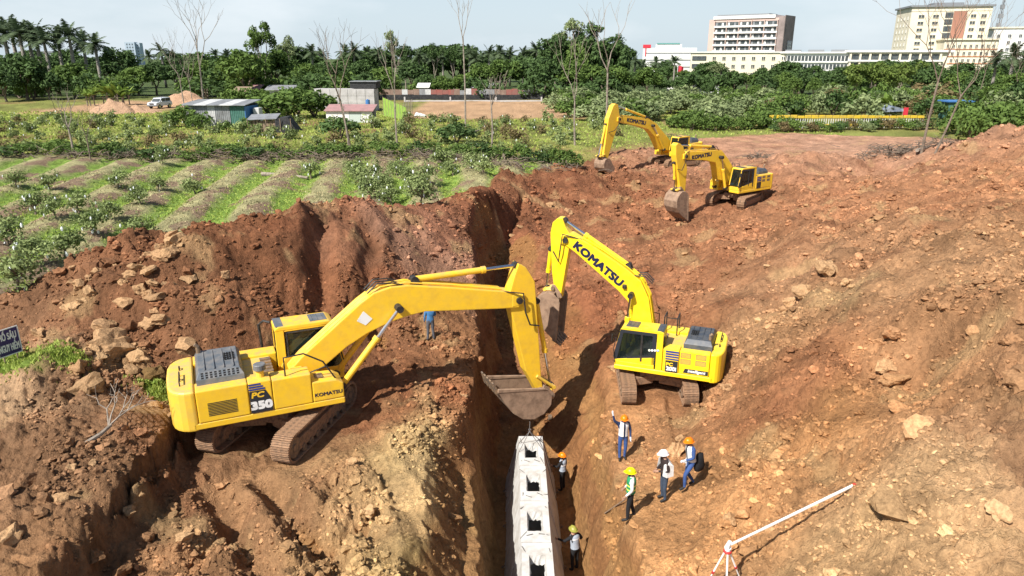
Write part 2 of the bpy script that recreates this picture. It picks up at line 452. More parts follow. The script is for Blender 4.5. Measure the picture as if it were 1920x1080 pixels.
ROW_AZ = R(-7)                           # orchard beds run almost straight away
def row_coord(x, y): return x * math.cos(ROW_AZ) - y * math.sin(ROW_AZ)
def row_phase(x, y):
    return (row_coord(x, y) + 0.35 * perlin(x * 0.12, y * 0.12, 91)) / 3.7
PADS = []                                # trodden places: x, y, yaw, length, width, z
def trench(x, y):
    yy = np.array([0, 14.5, 20, 26, 32.5, 38, 41, 45, 49.5, 54])
    xl = np.interp(y, yy, [-1.1, -1.25, -1.4, -1.75, -2.35, -3.0, -3.2, -2.6, -1.1, -0.1]) + 0.30 * perlin(y * 0.55, x * 0 + 3.3, 5) + 0.13 * perlin(y * 1.9, x * 0 + 1.3, 6)
    fl = np.interp(y, [0, 26.3, 28, 33, 38, 41, 45, 50, 54], [-4.4, -4.4, -4.0, -2.9, -1.9, -1.2, 0.0, 1.4, 3.2])
    xr = np.interp(y, [0, 25.5, 28, 31, 36, 41, 46, 52], [2.45, 2.45, 1.6, 0.7, -0.4, -0.8, -0.4, 0.4]) + 0.22 * perlin(y * 0.6, x * 0 + 9.1, 7) + 0.12 * perlin(y * 2.1, x * 0 + 5.1, 9)
    sr = np.interp(y, [0, 24, 27, 31, 40], [4.2, 4.0, 1.6, 0.85, 0.7])
    fo = np.interp(y, [0, 25, 30, 40, 50], [0.98, 0.98, 1.7, 2.1, 1.6])
    k2 = np.interp(y, [0, 25, 32, 45], [9.0, 9.0, 4.2, 3.4])
    fl = fl + 0.10 * perlin(x * 1.3, y * 1.3, 8)
    lw = np.maximum(0, xl + fo - x)
    left = np.where(lw < 0.55, lw * 3.0, 1.65 + (lw - 0.55) * k2)
    sh = np.maximum(0, xl - 0.15 - x)             # rounded shoulder of the left bank
    kn = (1 - sstep(20, 27, y))
    left = np.minimum(left, (1 - kn) * left + kn * (3.2 + sh * 1.5))
    right = np.maximum(0, x - xr) * sr
    right = np.where(right > 1.6, np.maximum(1.6, right - 0.45 * np.clip(right - 1.6, 0, 1.2)), right)
    t = fl + np.maximum(left, right)
    t = np.where(y > 55, 99, t)
    return np.where(x < xl - 4.5, 99, t)
# scraped or crawler-printed places: x, y, radius, angle of the grooves, spacing, depth
SCRAPES = [(*at_z(800, 985, .6)[:2], 1.3, R(-50), .16, .030), (*at_z(740, 1040, .5)[:2], 1.0, R(-60), .15, .030), (*at_z(790, 870, .6)[:2], 1.1, R(-35), .17, .025), (*at_z(1285, 815, -.3)[:2], 1.2, R(0), .20, .035), (*at_z(1180, 800, -.6)[:2], .9, R(0), .20, .030),
           (*at_z(260, 780, 1.7)[:2], 1.4, R(30), .22, .030), (*at_z(645, 470, 4)[:2], 1.6, R(0), .22, .035), (*at_z(470, 940, .2)[:2], 1.4, R(-14), .2, .035), (*at_z(1010, 500, .3)[:2], 2.2, R(60), .35, .05), (*at_z(1240, 690, .2)[:2], 1.5, R(10), .2, .03),
           (*at_z(1620, 820, 2.2)[:2], 1.0, R(20), .2, .03), (*at_z(1110, 640, 0)[:2], 1.8, R(45), .24, .03), (*at_z(1490, 285, 3.4)[:2], 1.4, R(80), .3, .05)]
def amp_map(x, y):                       # how lumpy the earth is
    a = 0.75 + 0.55 * sstep(-0.3, 0.5, perlin(x * 0.16, y * 0.16, 21))
    smooth = np.exp(-(((x - 3.5) / 3.5) ** 2 + ((y - 24) / 9) ** 2)) * 0.45
    far = sstep(66, 74, y) * sstep(18, 24, x)
    return np.clip(a - smooth, 0.3, 1.4) * (1 - 0.75 * far)
RUTS = []                                # wheel and track ruts: polyline, width, depth
for pts, w, dep in (([(600, 425, 33), (596, 480, 29), (588, 560, 26.5)], 0.45, 0.55), ([(693, 440, 34), (690, 500, 30.5), (712, 560, 28)], 0.40, 0.45)):
    RUTS.append(([at_y(*p)[:2] for p in pts], w, dep))
for pts, w, dep in (([(640, 1080, .3), (560, 980, .2), (500, 900, .2)], 0.34, 0.42), ([(500, 1080, .3), (440, 990, .2), (400, 920, .2)], 0.34, 0.45), ([(330, 1078, .2), (450, 950, .2)], 0.3, 0.35), ([(560, 1078, .2), (700, 960, .4)], 0.25, 0.25),
                    ([(1268, 760, -.5), (1290, 830, -.3), (1310, 880, 0)], 0.42, 0.10), ([(1168, 760, -.5), (1150, 900, -.6)], 0.4, 0.05),
                    ([(700, 880, .5), (790, 980, .6), (850, 1075, .6)], 0.35, 0.18), ([(1600, 560, 3), (1500, 700, 1.8), (1450, 860, 1)], 0.5, 0.15)):
    RUTS.append(([at_z(*p)[:2] for p in pts], w, dep))
def seg_dist(x, y, pts):
    d = np.full_like(x, 1e9)
    for (x0, y0), (x1, y1) in zip(pts, pts[1:]):
        dx, dy = x1 - x0, y1 - y0
        t = np.clip(((x - x0) * dx + (y - y0) * dy) / (dx * dx + dy * dy), 0, 1)
        d = np.minimum(d, np.hypot(x - x0 - t * dx, y - y0 - t * dy))
    return d
def lumps(x, y, size, seed, keep=0.6):            # packed clods: round tops, sharp creases
    xs, ys = x / size, y / size
    i0, j0 = np.floor(xs), np.floor(ys)
    H = np.zeros_like(xs)
    for dx in (-1, 0, 1):
        for dy in (-1, 0, 1):
            ci, cj = (i0 + dx).astype(np.int64), (j0 + dy).astype(np.int64)
            h1, h2, h3 = (_hash(ci, cj, seed + q) / 4294967296.0 for q in (0, 1, 2))
            d2 = (xs - i0 - dx - h1) ** 2 + (ys - j0 - dy - h2) ** 2
            rad = 0.30 + 0.45 * h3
            am = np.clip((h3 * 7.13 % 1.0) - (1 - keep), 0, 1) / keep
            H = np.maximum(H, am * np.sqrt(np.clip(1 - d2 / (rad * rad), 0, 1)))
    return H * size * 0.55
PRINTS = [[at_z(*p)[:2] for p in q] for q in (((1268, 757, -.5), (1285, 830, -.3), (1300, 905, -.05)), ((1168, 757, -.5), (1172, 800, -.6), (1178, 850, -.7)),
                                            ((690, 830, .4), (760, 930, .5), (800, 1070, .6)), ((1230, 690, -.2), (1250, 600, .4), (1230, 500, 1.0)), ((1320, 690, .1), (1340, 590, .9), (1320, 480, 1.6)))]
PRINTS += [[(17.5, 52.0), (21, 58), (24, 66)], [(15.8, 53.5), (19, 59.5), (21.8, 67)], [(-6.5, 33), (-6.8, 29), (-6.5, 27)], [(-8.9, 33), (-9.2, 29), (-9, 27)]]
EDGE = [at_z(*p)[:2] for p in ((110, 1120, .7), (190, 1010, .7), (265, 930, .8), (320, 870, .8), (345, 800, .8))]
def along(x, y, pts):                    # distance to a line and run along it
    d, s, run = np.full_like(x, 1e9), np.zeros_like(x), 0.0
    for (x0, y0), (x1, y1) in zip(pts, pts[1:]):
        dx, dy = x1 - x0, y1 - y0
        L = math.hypot(dx, dy)
        t = np.clip(((x - x0) * dx + (y - y0) * dy) / (L * L), 0, 1)
        q = np.hypot(x - x0 - t * dx, y - y0 - t * dy)
        s = np.where(q < d, run + t * L, s)
        d = np.minimum(d, q)
        run += L
    return d, s
def ground_h(x, y, detail=True):
    x = np.atleast_1d(np.asarray(x, float)).copy()
    y = np.atleast_1d(np.asarray(y, float)).copy()
    r = np.hypot(x, y)
    b = base_h(x, y)
    kf = sstep(82, 112, r)
    b = b * (1 - kf) + 4.2 * kf
    sd = signed_dirt(x + 0.5 * perlin(x * 0.7, y * 0.7, 61), y + 0.5 * perlin(x * 0.7 + 40, y * 0.7, 62))
    dirt = sstep(-0.5, 0.5, sd)
    for pts, w, dep in RUTS:
        d = seg_dist(x, y, pts) + 0.08 * perlin(x * 2, y * 2, 44)
        b = b - dep * np.exp(-(d / w) ** 2) + 0.35 * dep * np.exp(-((d - 1.9 * w) / (0.8 * w)) ** 2)
    d_, s_ = along(x, y, EDGE)             # sharp cut between the shelf and the bench of the big machine
    ex, ey = EDGE[-1][0] - EDGE[0][0], EDGE[-1][1] - EDGE[0][1]
    sgn = np.sign((x - EDGE[0][0]) * ey - (y - EDGE[0][1]) * ex) * -1.0
    sdv = sgn * d_ + 0.25 * perlin(x * 1.1, y * 1.1, 77) + 0.1 * perlin(x * 3.1, y * 3.1, 78)
    b = b + 0.62 * np.tanh(sdv / 0.16) * np.exp(-np.abs(sdv) / 1.1) * (s_ > 0.01) * np.exp(-(np.maximum(0, d_ - 3) / 2) ** 2)
    if detail:
        a = amp_map(x, y)
        big = 0.24 * perlin(x * 0.35, y * 0.35, 1) + 0.20 * perlin(x * 0.9, y * 0.9, 2)
        bill = 0.0
        s, g = 1.7, 0.18
        wx, wy = x + 0.12 * perlin(x * 3, y * 3, 31), y + 0.12 * perlin(x * 3, y * 3, 32)
        for i in range(4):
            n = np.abs(perlin(wx * s, wy * s, 40 + i))
            bill = bill + g * (n * 1.5 - 0.35) * (0.35 + 1.3 * sstep(-0.25, 0.35, perlin(x * s * 0.23, y * s * 0.23, 80 + i)))
            s *= 2.1
            g *= 0.63
        cl = sstep(-0.25, 0.4, fbm(x * 0.26, y * 0.26, 4, 201))
        wl_, wm_ = x + .04 * perlin(x * 8, y * 8, 33), y + .04 * perlin(x * 8, y * 8, 34)
        bill = 0.6 * bill + lumps(wl_, wm_, .62, 301, .35) * cl + lumps(wl_, wm_, .27, 311, .6) * (.4 + .9 * cl) + lumps(wl_, wm_, .12, 321, .7) * 1.1
        calm, groove = 0.0, 0.0
        for qx, qy, qr, qa, ql, qd in SCRAPES:
            w = np.exp(-(((x - qx) ** 2 + (y - qy) ** 2) / (qr * qr)) ** 2)
            calm = np.maximum(calm, w)
            u = (x - qx) * math.sin(qa) + (y - qy) * math.cos(qa)
            groove = groove + w * qd * np.cos(2 * math.pi * (u / ql + 0.4 * perlin(x * .8, y * .8, 55)))
        for pts in PRINTS:
            d_, s_ = along(x, y, pts)
            w = sstep(0.42, 0.30, d_) * sstep(-0.55, 0.1, perlin(x * .5, y * .5, 66))
            calm = np.maximum(calm, w * .85)
            groove = groove - w * (0.07 - 0.035 * np.maximum(0, np.cos(2 * math.pi * s_ / 0.21))) + 0.05 * np.exp(-((d_ - 0.5) / .12) ** 2)
        rel = np.maximum(sstep(5.5, 9.5, x), sstep(-4, -8, x) * sstep(24, 27, y)) * (1 - sstep(66, 72, y))
        for cx, cy, rr in ((-7.8, 22.2, 3.2), (5.8, 27.1, 3.4), (16.9, 53.1, 3.6), (15.9, 70.0, 3.6), (12.2, 50, 1.6)):
            rel = rel * (1 - np.exp(-((x - cx) ** 2 + (y - cy) ** 2) / (rr * rr)))
        mounds = 0.42 * (0.5 - np.abs(perlin(x * .30 + 7, y * .24, 3)) * 1.6) + 0.30 * perlin(x * .55, y * .55, 4)
        b = b + dirt * (a * (1 - 0.8 * calm) * (big + bill) + rel * mounds + groove)
        ph = row_phase(x, y)
        bed = 0.30 * np.cos(2 * math.pi * ph)
        bed = np.where(bed > 0.08, 0.08 + (bed - 0.08) * 0.45, bed)
        near = 1 - sstep(62, 66, y)
        b = b + (1 - dirt) * (bed * near * (1 - kf) + 0.05 * fbm(x * 1.2, y * 1.2, 3, 12) + 0.15 * perlin(x * .1, y * .1, 14))
    tz = trench(x, y)
    tz = tz + 0.16 * np.abs(perlin(x * 1.2, y * 1.2, 71)) + 0.07 * np.abs(perlin(x * 3.1, y * 3.1, 72)) + 0.03 * perlin(x * 9, y * 7, 73)
    b = np.minimum(b, tz)
    for cx, cy, yaw, ln, wd, z in PADS:
        u = (x - cx) * math.cos(yaw) + (y - cy) * math.sin(yaw)
        v = -(x - cx) * math.sin(yaw) + (y - cy) * math.cos(yaw)
        k = (1 - sstep(ln / 2, ln / 2 + 0.6, np.abs(u))) * (1 - sstep(wd / 2, wd / 2 + 0.5, np.abs(v)))
        b = b * (1 - k) + (z + 0.25 * (b - z) * 0.25) * k
    return b
def on_ground(px, py, z=0.0):            # where a sight line meets the ground
    for _ in range(14):
        q = at_z(px, py, z)
        z += 0.6 * (gz(q[0], q[1]) - z)
    return q[0], q[1], gz(q[0], q[1])

UNDER = {'pc350': (-7.8, 22.2, R(76), 0.2), 'pc200': (5.8, 27.1, R(86), -0.5), 'far_near': (16.9, 53.1, R(-128), 2.0), 'far_back': (15.9, 70.0, R(-150), 2.4)}
for k, (cx, cy, yw, z) in UNDER.items():
    g, L, w = (1.4, 5.3, 0.95) if k == 'pc350' else (1.17, 4.5, 0.85)
    for s in (-1, 1):
        PADS.append((cx - s * g * math.sin(yw), cy + s * g * math.cos(yw), yw, L, w, z - 0.02))

# soil colours seen in the place (lit colour, later scaled to albedo)
SOIL = []
for px, py, z, r_, g_, b_ in ((450, 470, 4.4, 130, 84, 58), (620, 480, 4.0, 144, 93, 65), (560, 640, 1.5, 132, 85, 58), (300, 560, 3.8, 138, 94, 67), (150, 620, 3.2, 136, 90, 63), (800, 480, 3.0, 176, 134, 112),
        (780, 420, 4.0, 150, 97, 72), (100, 850, 1.7, 146, 108, 80), (250, 760, 1.8, 150, 106, 76), (500, 1000, .2, 176, 130, 94), (760, 950, .6, 214, 172, 124), (820, 880, .6, 216, 182, 130), (840, 1030, .6, 205, 170, 112),
        (30, 745, 2.0, 204, 166, 130), (740, 740, .5, 150, 96, 66), (350, 1040, .2, 164, 120, 86), (1200, 1000, -.5, 212, 154, 104), (1100, 760, -.9, 206, 148, 100), (1100, 620, .2, 166, 104, 70), (1350, 980, .3, 204, 148, 100),
        (1050, 350, 2.5, 140, 90, 64), (1150, 400, 1.5, 160, 108, 78), (1000, 480, .6, 176, 114, 80), (1150, 560, .4, 160, 100, 70), (1300, 600, .8, 166, 114, 80), (1450, 560, 2, 182, 136, 102), (1700, 600, 3.6, 182, 138, 102),
        (1600, 400, 3.4, 180, 126, 92), (1850, 350, 5.6, 184, 130, 94), (1500, 750, 1.6, 164, 108, 76), (1700, 950, 2.9, 216, 172, 130), (1850, 900, 3.5, 206, 160, 120), (1640, 1000, 2.4, 208, 164, 118), (1560, 830, 1.7, 196, 140, 92),
        (1450, 950, 1, 202, 146, 100), (1900, 700, 4.2, 182, 136, 100), (1550, 275, 3.2, 196, 150, 124), (1400, 275, 3, 190, 140, 112), (1250, 480, 1.3, 168, 116, 84), (1420, 640, 1.5, 190, 148, 108), (1380, 690, .7, 176, 128, 92),
        (930, 420, 2, 126, 80, 58), (870, 640, 0, 150, 105, 72), (1750, 780, 3.4, 186, 134, 94)):
    x_, y_, _z = at_z(px, py, z)
    SOIL.append((math.atan2(x_, y_), math.log(math.hypot(x_, y_)), *lin(r_, g_, b_)))
SOIL = np.array(SOIL)
def ground_colour(x, y, z):
    th, lr = np.arctan2(x, y), np.log(np.hypot(x, y))
    wx, wy = 0.05 * fbm(x * .4, y * .4, 3, 101), 0.05 * fbm(x * .4, y * .4, 3, 102)
    num, den = np.zeros((len(x), 3)), np.zeros(len(x))
    for s in SOIL:
        w = 1 / (((th + wx - s[0]) ** 2 + (lr + wy - s[1]) ** 2) ** 1.6 + 2e-4)
        num += w[:, None] * s[2:5]
        den += w
    soil = num / den[:, None] * 0.83
    soil = soil * np.array([0.95, 1.0, 0.98])
    n1, n2 = fbm(x * .55, y * .55, 4, 103), fbm(x * 1.7, y * 1.7, 3, 104)
    soil *= (1 + 0.34 * n1 + 0.20 * n2)[:, None]
    pale = sstep(0.35, 0.75, fbm(x * 0.45 + 9, y * 0.45, 4, 105))[:, None]
    soil = soil * (1 - 0.45 * pale) + np.array(lin(206, 172, 124)) * 0.75 * 0.45 * pale
    red = sstep(0.25, 0.7, fbm(x * 0.3 - 9, y * 0.3, 4, 106))[:, None]
    soil = soil * (1 - 0.25 * red) + np.array(lin(128, 78, 54)) * 0.25 * red
    # trench wall: ochre and grey clay layers
    tw = sstep(0.15, 0.6, base_h(x, y) - z)[:, None] * sstep(6, 5, np.abs(x + 0.5))[:, None] * (y < 46)[:, None]
    lay = sstep(-0.3, 0.4, np.sin(z * 2.6 + 1.5 * perlin(x * .6, y * .5, 107)) + 0.6 * perlin(y * 1.5, z * 2, 108))[:, None]
    wall = np.array(lin(150, 104, 66)) * 0.8 * (1 - lay) + np.array(lin(172, 128, 80)) * 0.8 * lay
    soil = soil * (1 - 0.7 * tw) + wall * 0.7 * tw
    # orchard floor
    ph = row_phase(x, y)
    c = np.cos(2 * math.pi * ph)
    g = np.clip(0.40 - 0.95 * c + 0.45 * fbm(x * .5, y * .5, 4, 110), 0, 1)
    dry = np.clip(0.45 + 0.9 * fbm(x * .8, y * .8, 4, 111), 0, 1)
    bare = sstep(0.25, 0.6, fbm(x * .6 + 30, y * .4, 4, 112) + 0.40 * np.maximum(0, np.sin(2 * math.pi * ph + 0.6)) ** 2 - 0.05)
    gc = np.array((0.205, 0.305, 0.060))[None] * (0.75 + 0.4 * np.clip(fbm(x * 2, y * 2, 3, 113) + .5, 0, 1))[:, None]
    dc = np.array((0.36, 0.33, 0.165))[None] * (0.7 + 0.5 * dry)[:, None]
    fld = dc * (1 - g[:, None]) + gc * g[:, None]
    fld = fld * (1 - bare[:, None]) + np.array((0.25, 0.175, 0.115)) * bare[:, None]
    kf = sstep(63, 68, y)[:, None]
    lime = np.array((0.26, 0.275, 0.075)) * (0.8 + 0.35 * fbm(x * .25, y * .25, 4, 114))[:, None]
    lime = lime + np.array((0.06, -0.02, 0.02)) * sstep(0.1, 0.6, fbm(x * .12, y * .12, 3, 115))[:, None]
    fld = fld * (1 - kf) + lime * kf
    # bare tan yard, sandy drive and dusty back lanes far off
    yard = (sstep(-17.5, -15.5, x) * sstep(14, 10, x + 2 * perlin(y * .1, x * .05, 8)) * sstep(103, 107, y) * sstep(150, 146, y))[:, None]
    lane = (sstep(-80, -77, x) * sstep(-56, -60, x) * sstep(112, 114, y) * sstep(150, 147, y))[:, None]
    tan = np.array(lin(194, 158, 122)) * 0.82 * (1 + 0.25 * fbm(x * .3, y * .3, 4, 116))[:, None]
    k = np.clip(yard + lane, 0, 1)
    fld = fld * (1 - k) + tan * k
    kd = sstep(140, 170, y)[:, None]
    fld = fld * (1 - kd) + np.array((0.07, 0.10, 0.035)) * kd
    sd = signed_dirt(x + 0.5 * perlin(x * 0.7, y * 0.7, 61), y + 0.5 * perlin(x * 0.7 + 40, y * 0.7, 62)) + 0.35 * fbm(x * 1.3, y * 1.3, 3, 117)
    dk = sstep(-0.25, 0.25, sd)[:, None]
    c_ = fld * (1 - dk) + soil * dk
    # three weedy patches left standing on the shelf
    for qx, qy, qr in ((-16.6, 22.4, 1.5), (-12.2, 22.6, 1.0), (-18.2, 23.0, 1.2)):
        w = sstep(qr, qr * 0.45, np.hypot(x - qx, (y - qy) * 1.6) + 0.5 * fbm(x * 1.5, y * 1.5, 3, 118))[:, None]
        c_ = c_ * (1 - w) + np.array((0.15, 0.22, 0.04)) * w
    return np.clip(c_, 0.01, 0.9)

m_soil, nt, b = new_mat('soil_and_grass')
b.inputs['Roughness'].default_value = 0.95
b.inputs['Specular IOR Level'].default_value = 0.12
at_ = nd(nt, 'ShaderNodeAttribute', attribute_name='soil')
geo = nd(nt, 'ShaderNodeNewGeometry')
n1 = nd(nt, 'ShaderNodeTexNoise', Scale=5.5, Detail=9.0, Roughness=0.68)
n2 = nd(nt, 'ShaderNodeTexNoise', Scale=24.0, Detail=5.0, Roughness=0.65)
vo = nd(nt, 'ShaderNodeTexVoronoi', Scale=9.0)
for n in (n1, n2, vo): nt.links.new(geo.outputs['Position'], n.inputs['Vector'])
mr = nd(nt, 'ShaderNodeMapRange')
for i, v_ in enumerate((0.3, 0.72, 0.68, 1.36)): mr.inputs[i + 1].default_value = v_
nt.links.new(n1.outputs['Fac'], mr.inputs[0])
mul = nd(nt, 'ShaderNodeMix', data_type='RGBA', blend_type='MULTIPLY')
mul.inputs[0].default_value = 1.0
nt.links.new(at_.outputs['Color'], mul.inputs[6])
nt.links.new(mr.outputs[0], mul.inputs[7])
nt.links.new(mul.outputs[2], b.inputs['Base Color'])
hs = nd(nt, 'ShaderNodeMath', operation='MULTIPLY_ADD')
hs.inputs[1].default_value = 0.35
nt.links.new(n2.outputs['Fac'], hs.inputs[0])
nt.links.new(n1.outputs['Fac'], hs.inputs[2])
bp = nd(nt, 'ShaderNodeBump', Strength=1.0, Distance=0.22)
nt.links.new(hs.outputs[0], bp.inputs['Height'])
nt.links.new(bp.outputs['Normal'], b.inputs['Normal'])
M['soil'] = m_soil

GRID = {}
def grid_at(key, x, y):
    x, y = np.atleast_1d(np.asarray(x, float)), np.atleast_1d(np.asarray(y, float))
    th, lr = np.arctan2(x, y), np.log(np.hypot(x, y))
    i = np.clip(np.searchsorted(GRID['th'], th) - 1, 0, len(GRID['th']) - 2)
    j = np.clip(np.searchsorted(GRID['lr'], lr) - 1, 0, len(GRID['lr']) - 2)
    u = (th - GRID['th'][i]) / (GRID['th'][i + 1] - GRID['th'][i])
    v = (lr - GRID['lr'][j]) / (GRID['lr'][j + 1] - GRID['lr'][j])
    g = GRID[key]
    if g.ndim == 3: u, v = u[:, None], v[:, None]
    return (g[j, i] * (1 - u) + g[j, i + 1] * u) * (1 - v) + (g[j + 1, i] * (1 - u) + g[j + 1, i + 1] * u) * v
def gz(x, y): return float(grid_at('z', x, y)[0])
def make_ground():
    th = np.r_[np.linspace(-80, -41, 36)[:-1], np.linspace(-41, 41, 760), np.linspace(41, 80, 36)[1:]] * math.pi / 180
    r = np.r_[np.exp(np.linspace(math.log(6.0), math.log(13.0), 40))[:-1], np.exp(np.linspace(math.log(13.0), math.log(95), 640))[:-1], np.exp(np.linspace(math.log(95), math.log(4200), 130))]
    T, RR = np.meshgrid(th, r)
    x, y = (RR * np.sin(T)).ravel(), (RR * np.cos(T)).ravel()
    z = ground_h(x, y)
    c = ground_colour(x, y, z)
    nt_, nr = len(th), len(r)
    i = np.arange(nt_ * nr).reshape(nr, nt_)
    f = np.stack([i[:-1, :-1], i[:-1, 1:], i[1:, 1:], i[1:, :-1]], -1).reshape(-1, 4)
    me = fast_mesh('ground', np.stack([x, y, z], 1), f, M['soil'], True, {'soil': ('FLOAT_COLOR', np.c_[c, np.ones(len(c))])})
    GRID.update(th=th, lr=np.log(r), z=z.reshape(nr, nt_), c=c.reshape(nr, nt_, 3))
    return tag(link('ground', me), 'excavated brown earth, trench and grassy orchard beds reaching to the horizon', None, None, 'structure')
ground = make_ground()

# ------------------------------------------------------------------ clods and boulders
def ico(sub):
    bm = bmesh.new()
    bmesh.ops.create_icosphere(bm, subdivisions=sub, radius=1.0)
    bm.verts.ensure_lookup_table()
    v = np.array([q.co[:] for q in bm.verts])
    f = np.array([[q.index for q in p.verts] for p in bm.faces])
    bm.free()
    return v, f
def rock_shape(sub, rng, rough=0.3, cuts=7):
    v, f = ico(sub)
    v = v.copy()
    for i in range(cuts):                # chop flat facets
        d = rng.normal(size=3)
        d /= np.linalg.norm(d)
        h = rng.uniform(0.45, 0.8)
        t = v @ d
        v -= np.where(t > h, t - h, 0)[:, None] * d * 0.9
    n = np.sin(v @ rng.normal(size=(3, 4)) * 4 + rng.uniform(0, 6, 4)).sum(1) * 0.09 * rough * 3
    v *= (1 + n + rng.normal(size=len(v)) * 0.05 * rough * 2)[:, None]
    return v * np.array([1, rng.uniform(.65, 1), rng.uniform(.5, .8)]), f
rng = np.random.default_rng(7)
def clod_mat(by_object=False):
    m, nt, b = new_mat('clod_soil')
    b.inputs['Roughness'].default_value = 0.95
    b.inputs['Specular IOR Level'].default_value = 0.1
    a = nd(nt, 'ShaderNodeObjectInfo') if by_object else nd(nt, 'ShaderNodeAttribute', attribute_name='soil')
    g = nd(nt, 'ShaderNodeNewGeometry')
    n = nd(nt, 'ShaderNodeTexNoise', Scale=11.0, Detail=8.0, Roughness=0.7)
    nt.links.new(g.outputs['Position'], n.inputs['Vector'])
    r = nd(nt, 'ShaderNodeMapRange')
    for i, v_ in enumerate((0.3, 0.7, 0.62, 1.35)): r.inputs[i + 1].default_value = v_
    nt.links.new(n.outputs['Fac'], r.inputs[0])
    x = nd(nt, 'ShaderNodeMix', data_type='RGBA', blend_type='MULTIPLY')
    x.inputs[0].default_value = 1.0
    nt.links.new(a.outputs['Color'], x.inputs[6])
    nt.links.new(r.outputs[0], x.inputs[7])
    nt.links.new(x.outputs[2], b.inputs['Base Color'])
    p = nd(nt, 'ShaderNodeBump', Strength=0.9, Distance=0.09)
    nt.links.new(n.outputs['Fac'], p.inputs['Height'])
    nt.links.new(p.outputs['Normal'], b.inputs['Normal'])
    return m
M['clod'] = clod_mat()
M['clod_big'] = clod_mat(True)
KEEP_OFF = [(-7.8, 22.2, 3.4), (5.8, 27.1, 3.0), (16.9, 53.1, 3.0), (16.2, 70.3, 3.4)]
def scatter(n, fn_density, rmin, rmax, amin=-38, amax=38):
    th = np.radians(rng.uniform(amin, amax, n))
    r = np.exp(rng.uniform(math.log(rmin), math.log(rmax), n))
    x, y = r * np.sin(th), r * np.cos(th)
    k = rng.uniform(size=n) < fn_density(x, y)
    x, y = x[k], y[k]
    sd = signed_dirt(x, y)
    ok = sd > 0.4
    for cx, cy, rr in KEEP_OFF: ok &= np.hypot(x - cx, y - cy) > rr
    ok &= ~((x > -1.6) & (x < 3.0) & (y < 27.5))
    return x[ok], y[ok]
def clod_density(x, y):
    d = 0.18 + 0.82 * sstep(-0.05, 0.45, fbm(x * 0.26, y * 0.26, 4, 201))
    for pts in PRINTS: d = d * (1 - .8 * sstep(.5, .3, seg_dist(x, y, pts)))
    for qx, qy, qr, qa, ql, qd in SCRAPES: d = d * (1 - 0.85 * np.exp(-(((x - qx) ** 2 + (y - qy) ** 2) / (qr * qr)) ** 2))
    return d * np.clip(amp_map(x, y), 0.2, 1.2) * np.where((y > 66) & (x > 18), 0.1, 1)
def clod_mesh(n, sub, smin, smax, rmin, rmax, nm):
    x, y = scatter(n, clod_density, rmin, rmax)
    z = grid_at('z', x, y)
    c = grid_at('c', x, y)
    k = len(x)
    shapes = [rock_shape(sub, rng, 0.35, 6) for _ in range(14)]
    F0 = shapes[0][1]
    V0 = np.stack([s[0] for s in shapes])
    sz = smin * (smax / smin) ** (rng.uniform(size=k) ** 2.2) * (0.6 + 0.02 * np.hypot(x, y))
    a = rng.uniform(0, 6.28, k)
    v = V0[rng.integers(0, 14, k)] * sz[:, None, None]
    ca, sa = np.cos(a)[:, None], np.sin(a)[:, None]
    vx, vy = v[..., 0] * ca - v[..., 1] * sa, v[..., 0] * sa + v[..., 1] * ca
    v = np.stack([vx + x[:, None], vy + y[:, None], v[..., 2] + (z + 0.18 * sz)[:, None]], -1)
    tint = rng.uniform(0.78, 1.3, k)[:, None] * np.where(rng.uniform(size=k) < 0.22, 1.3, 1.0)[:, None]
    cc = np.clip(c * tint, 0, .8)
    cc = np.repeat(cc[:, None, :], v.shape[1], 1).reshape(-1, 3)
    f = (F0[None] + (np.arange(k) * v.shape[1])[:, None, None]).reshape(-1, 3)
    me = fast_mesh(nm, v.reshape(-1, 3), f, M['clod'], False, {'soil': ('FLOAT_COLOR', np.c_[cc, np.ones(len(cc))])})
    tag(link(nm, me, ground), None, None, None, 'stuff')
clod_mesh(24000, 2, 0.05, 0.20, 13, 85, 'loose_clods')
clod_mesh(150000, 1, 0.026, 0.10, 13, 70, 'earth_crumbs')
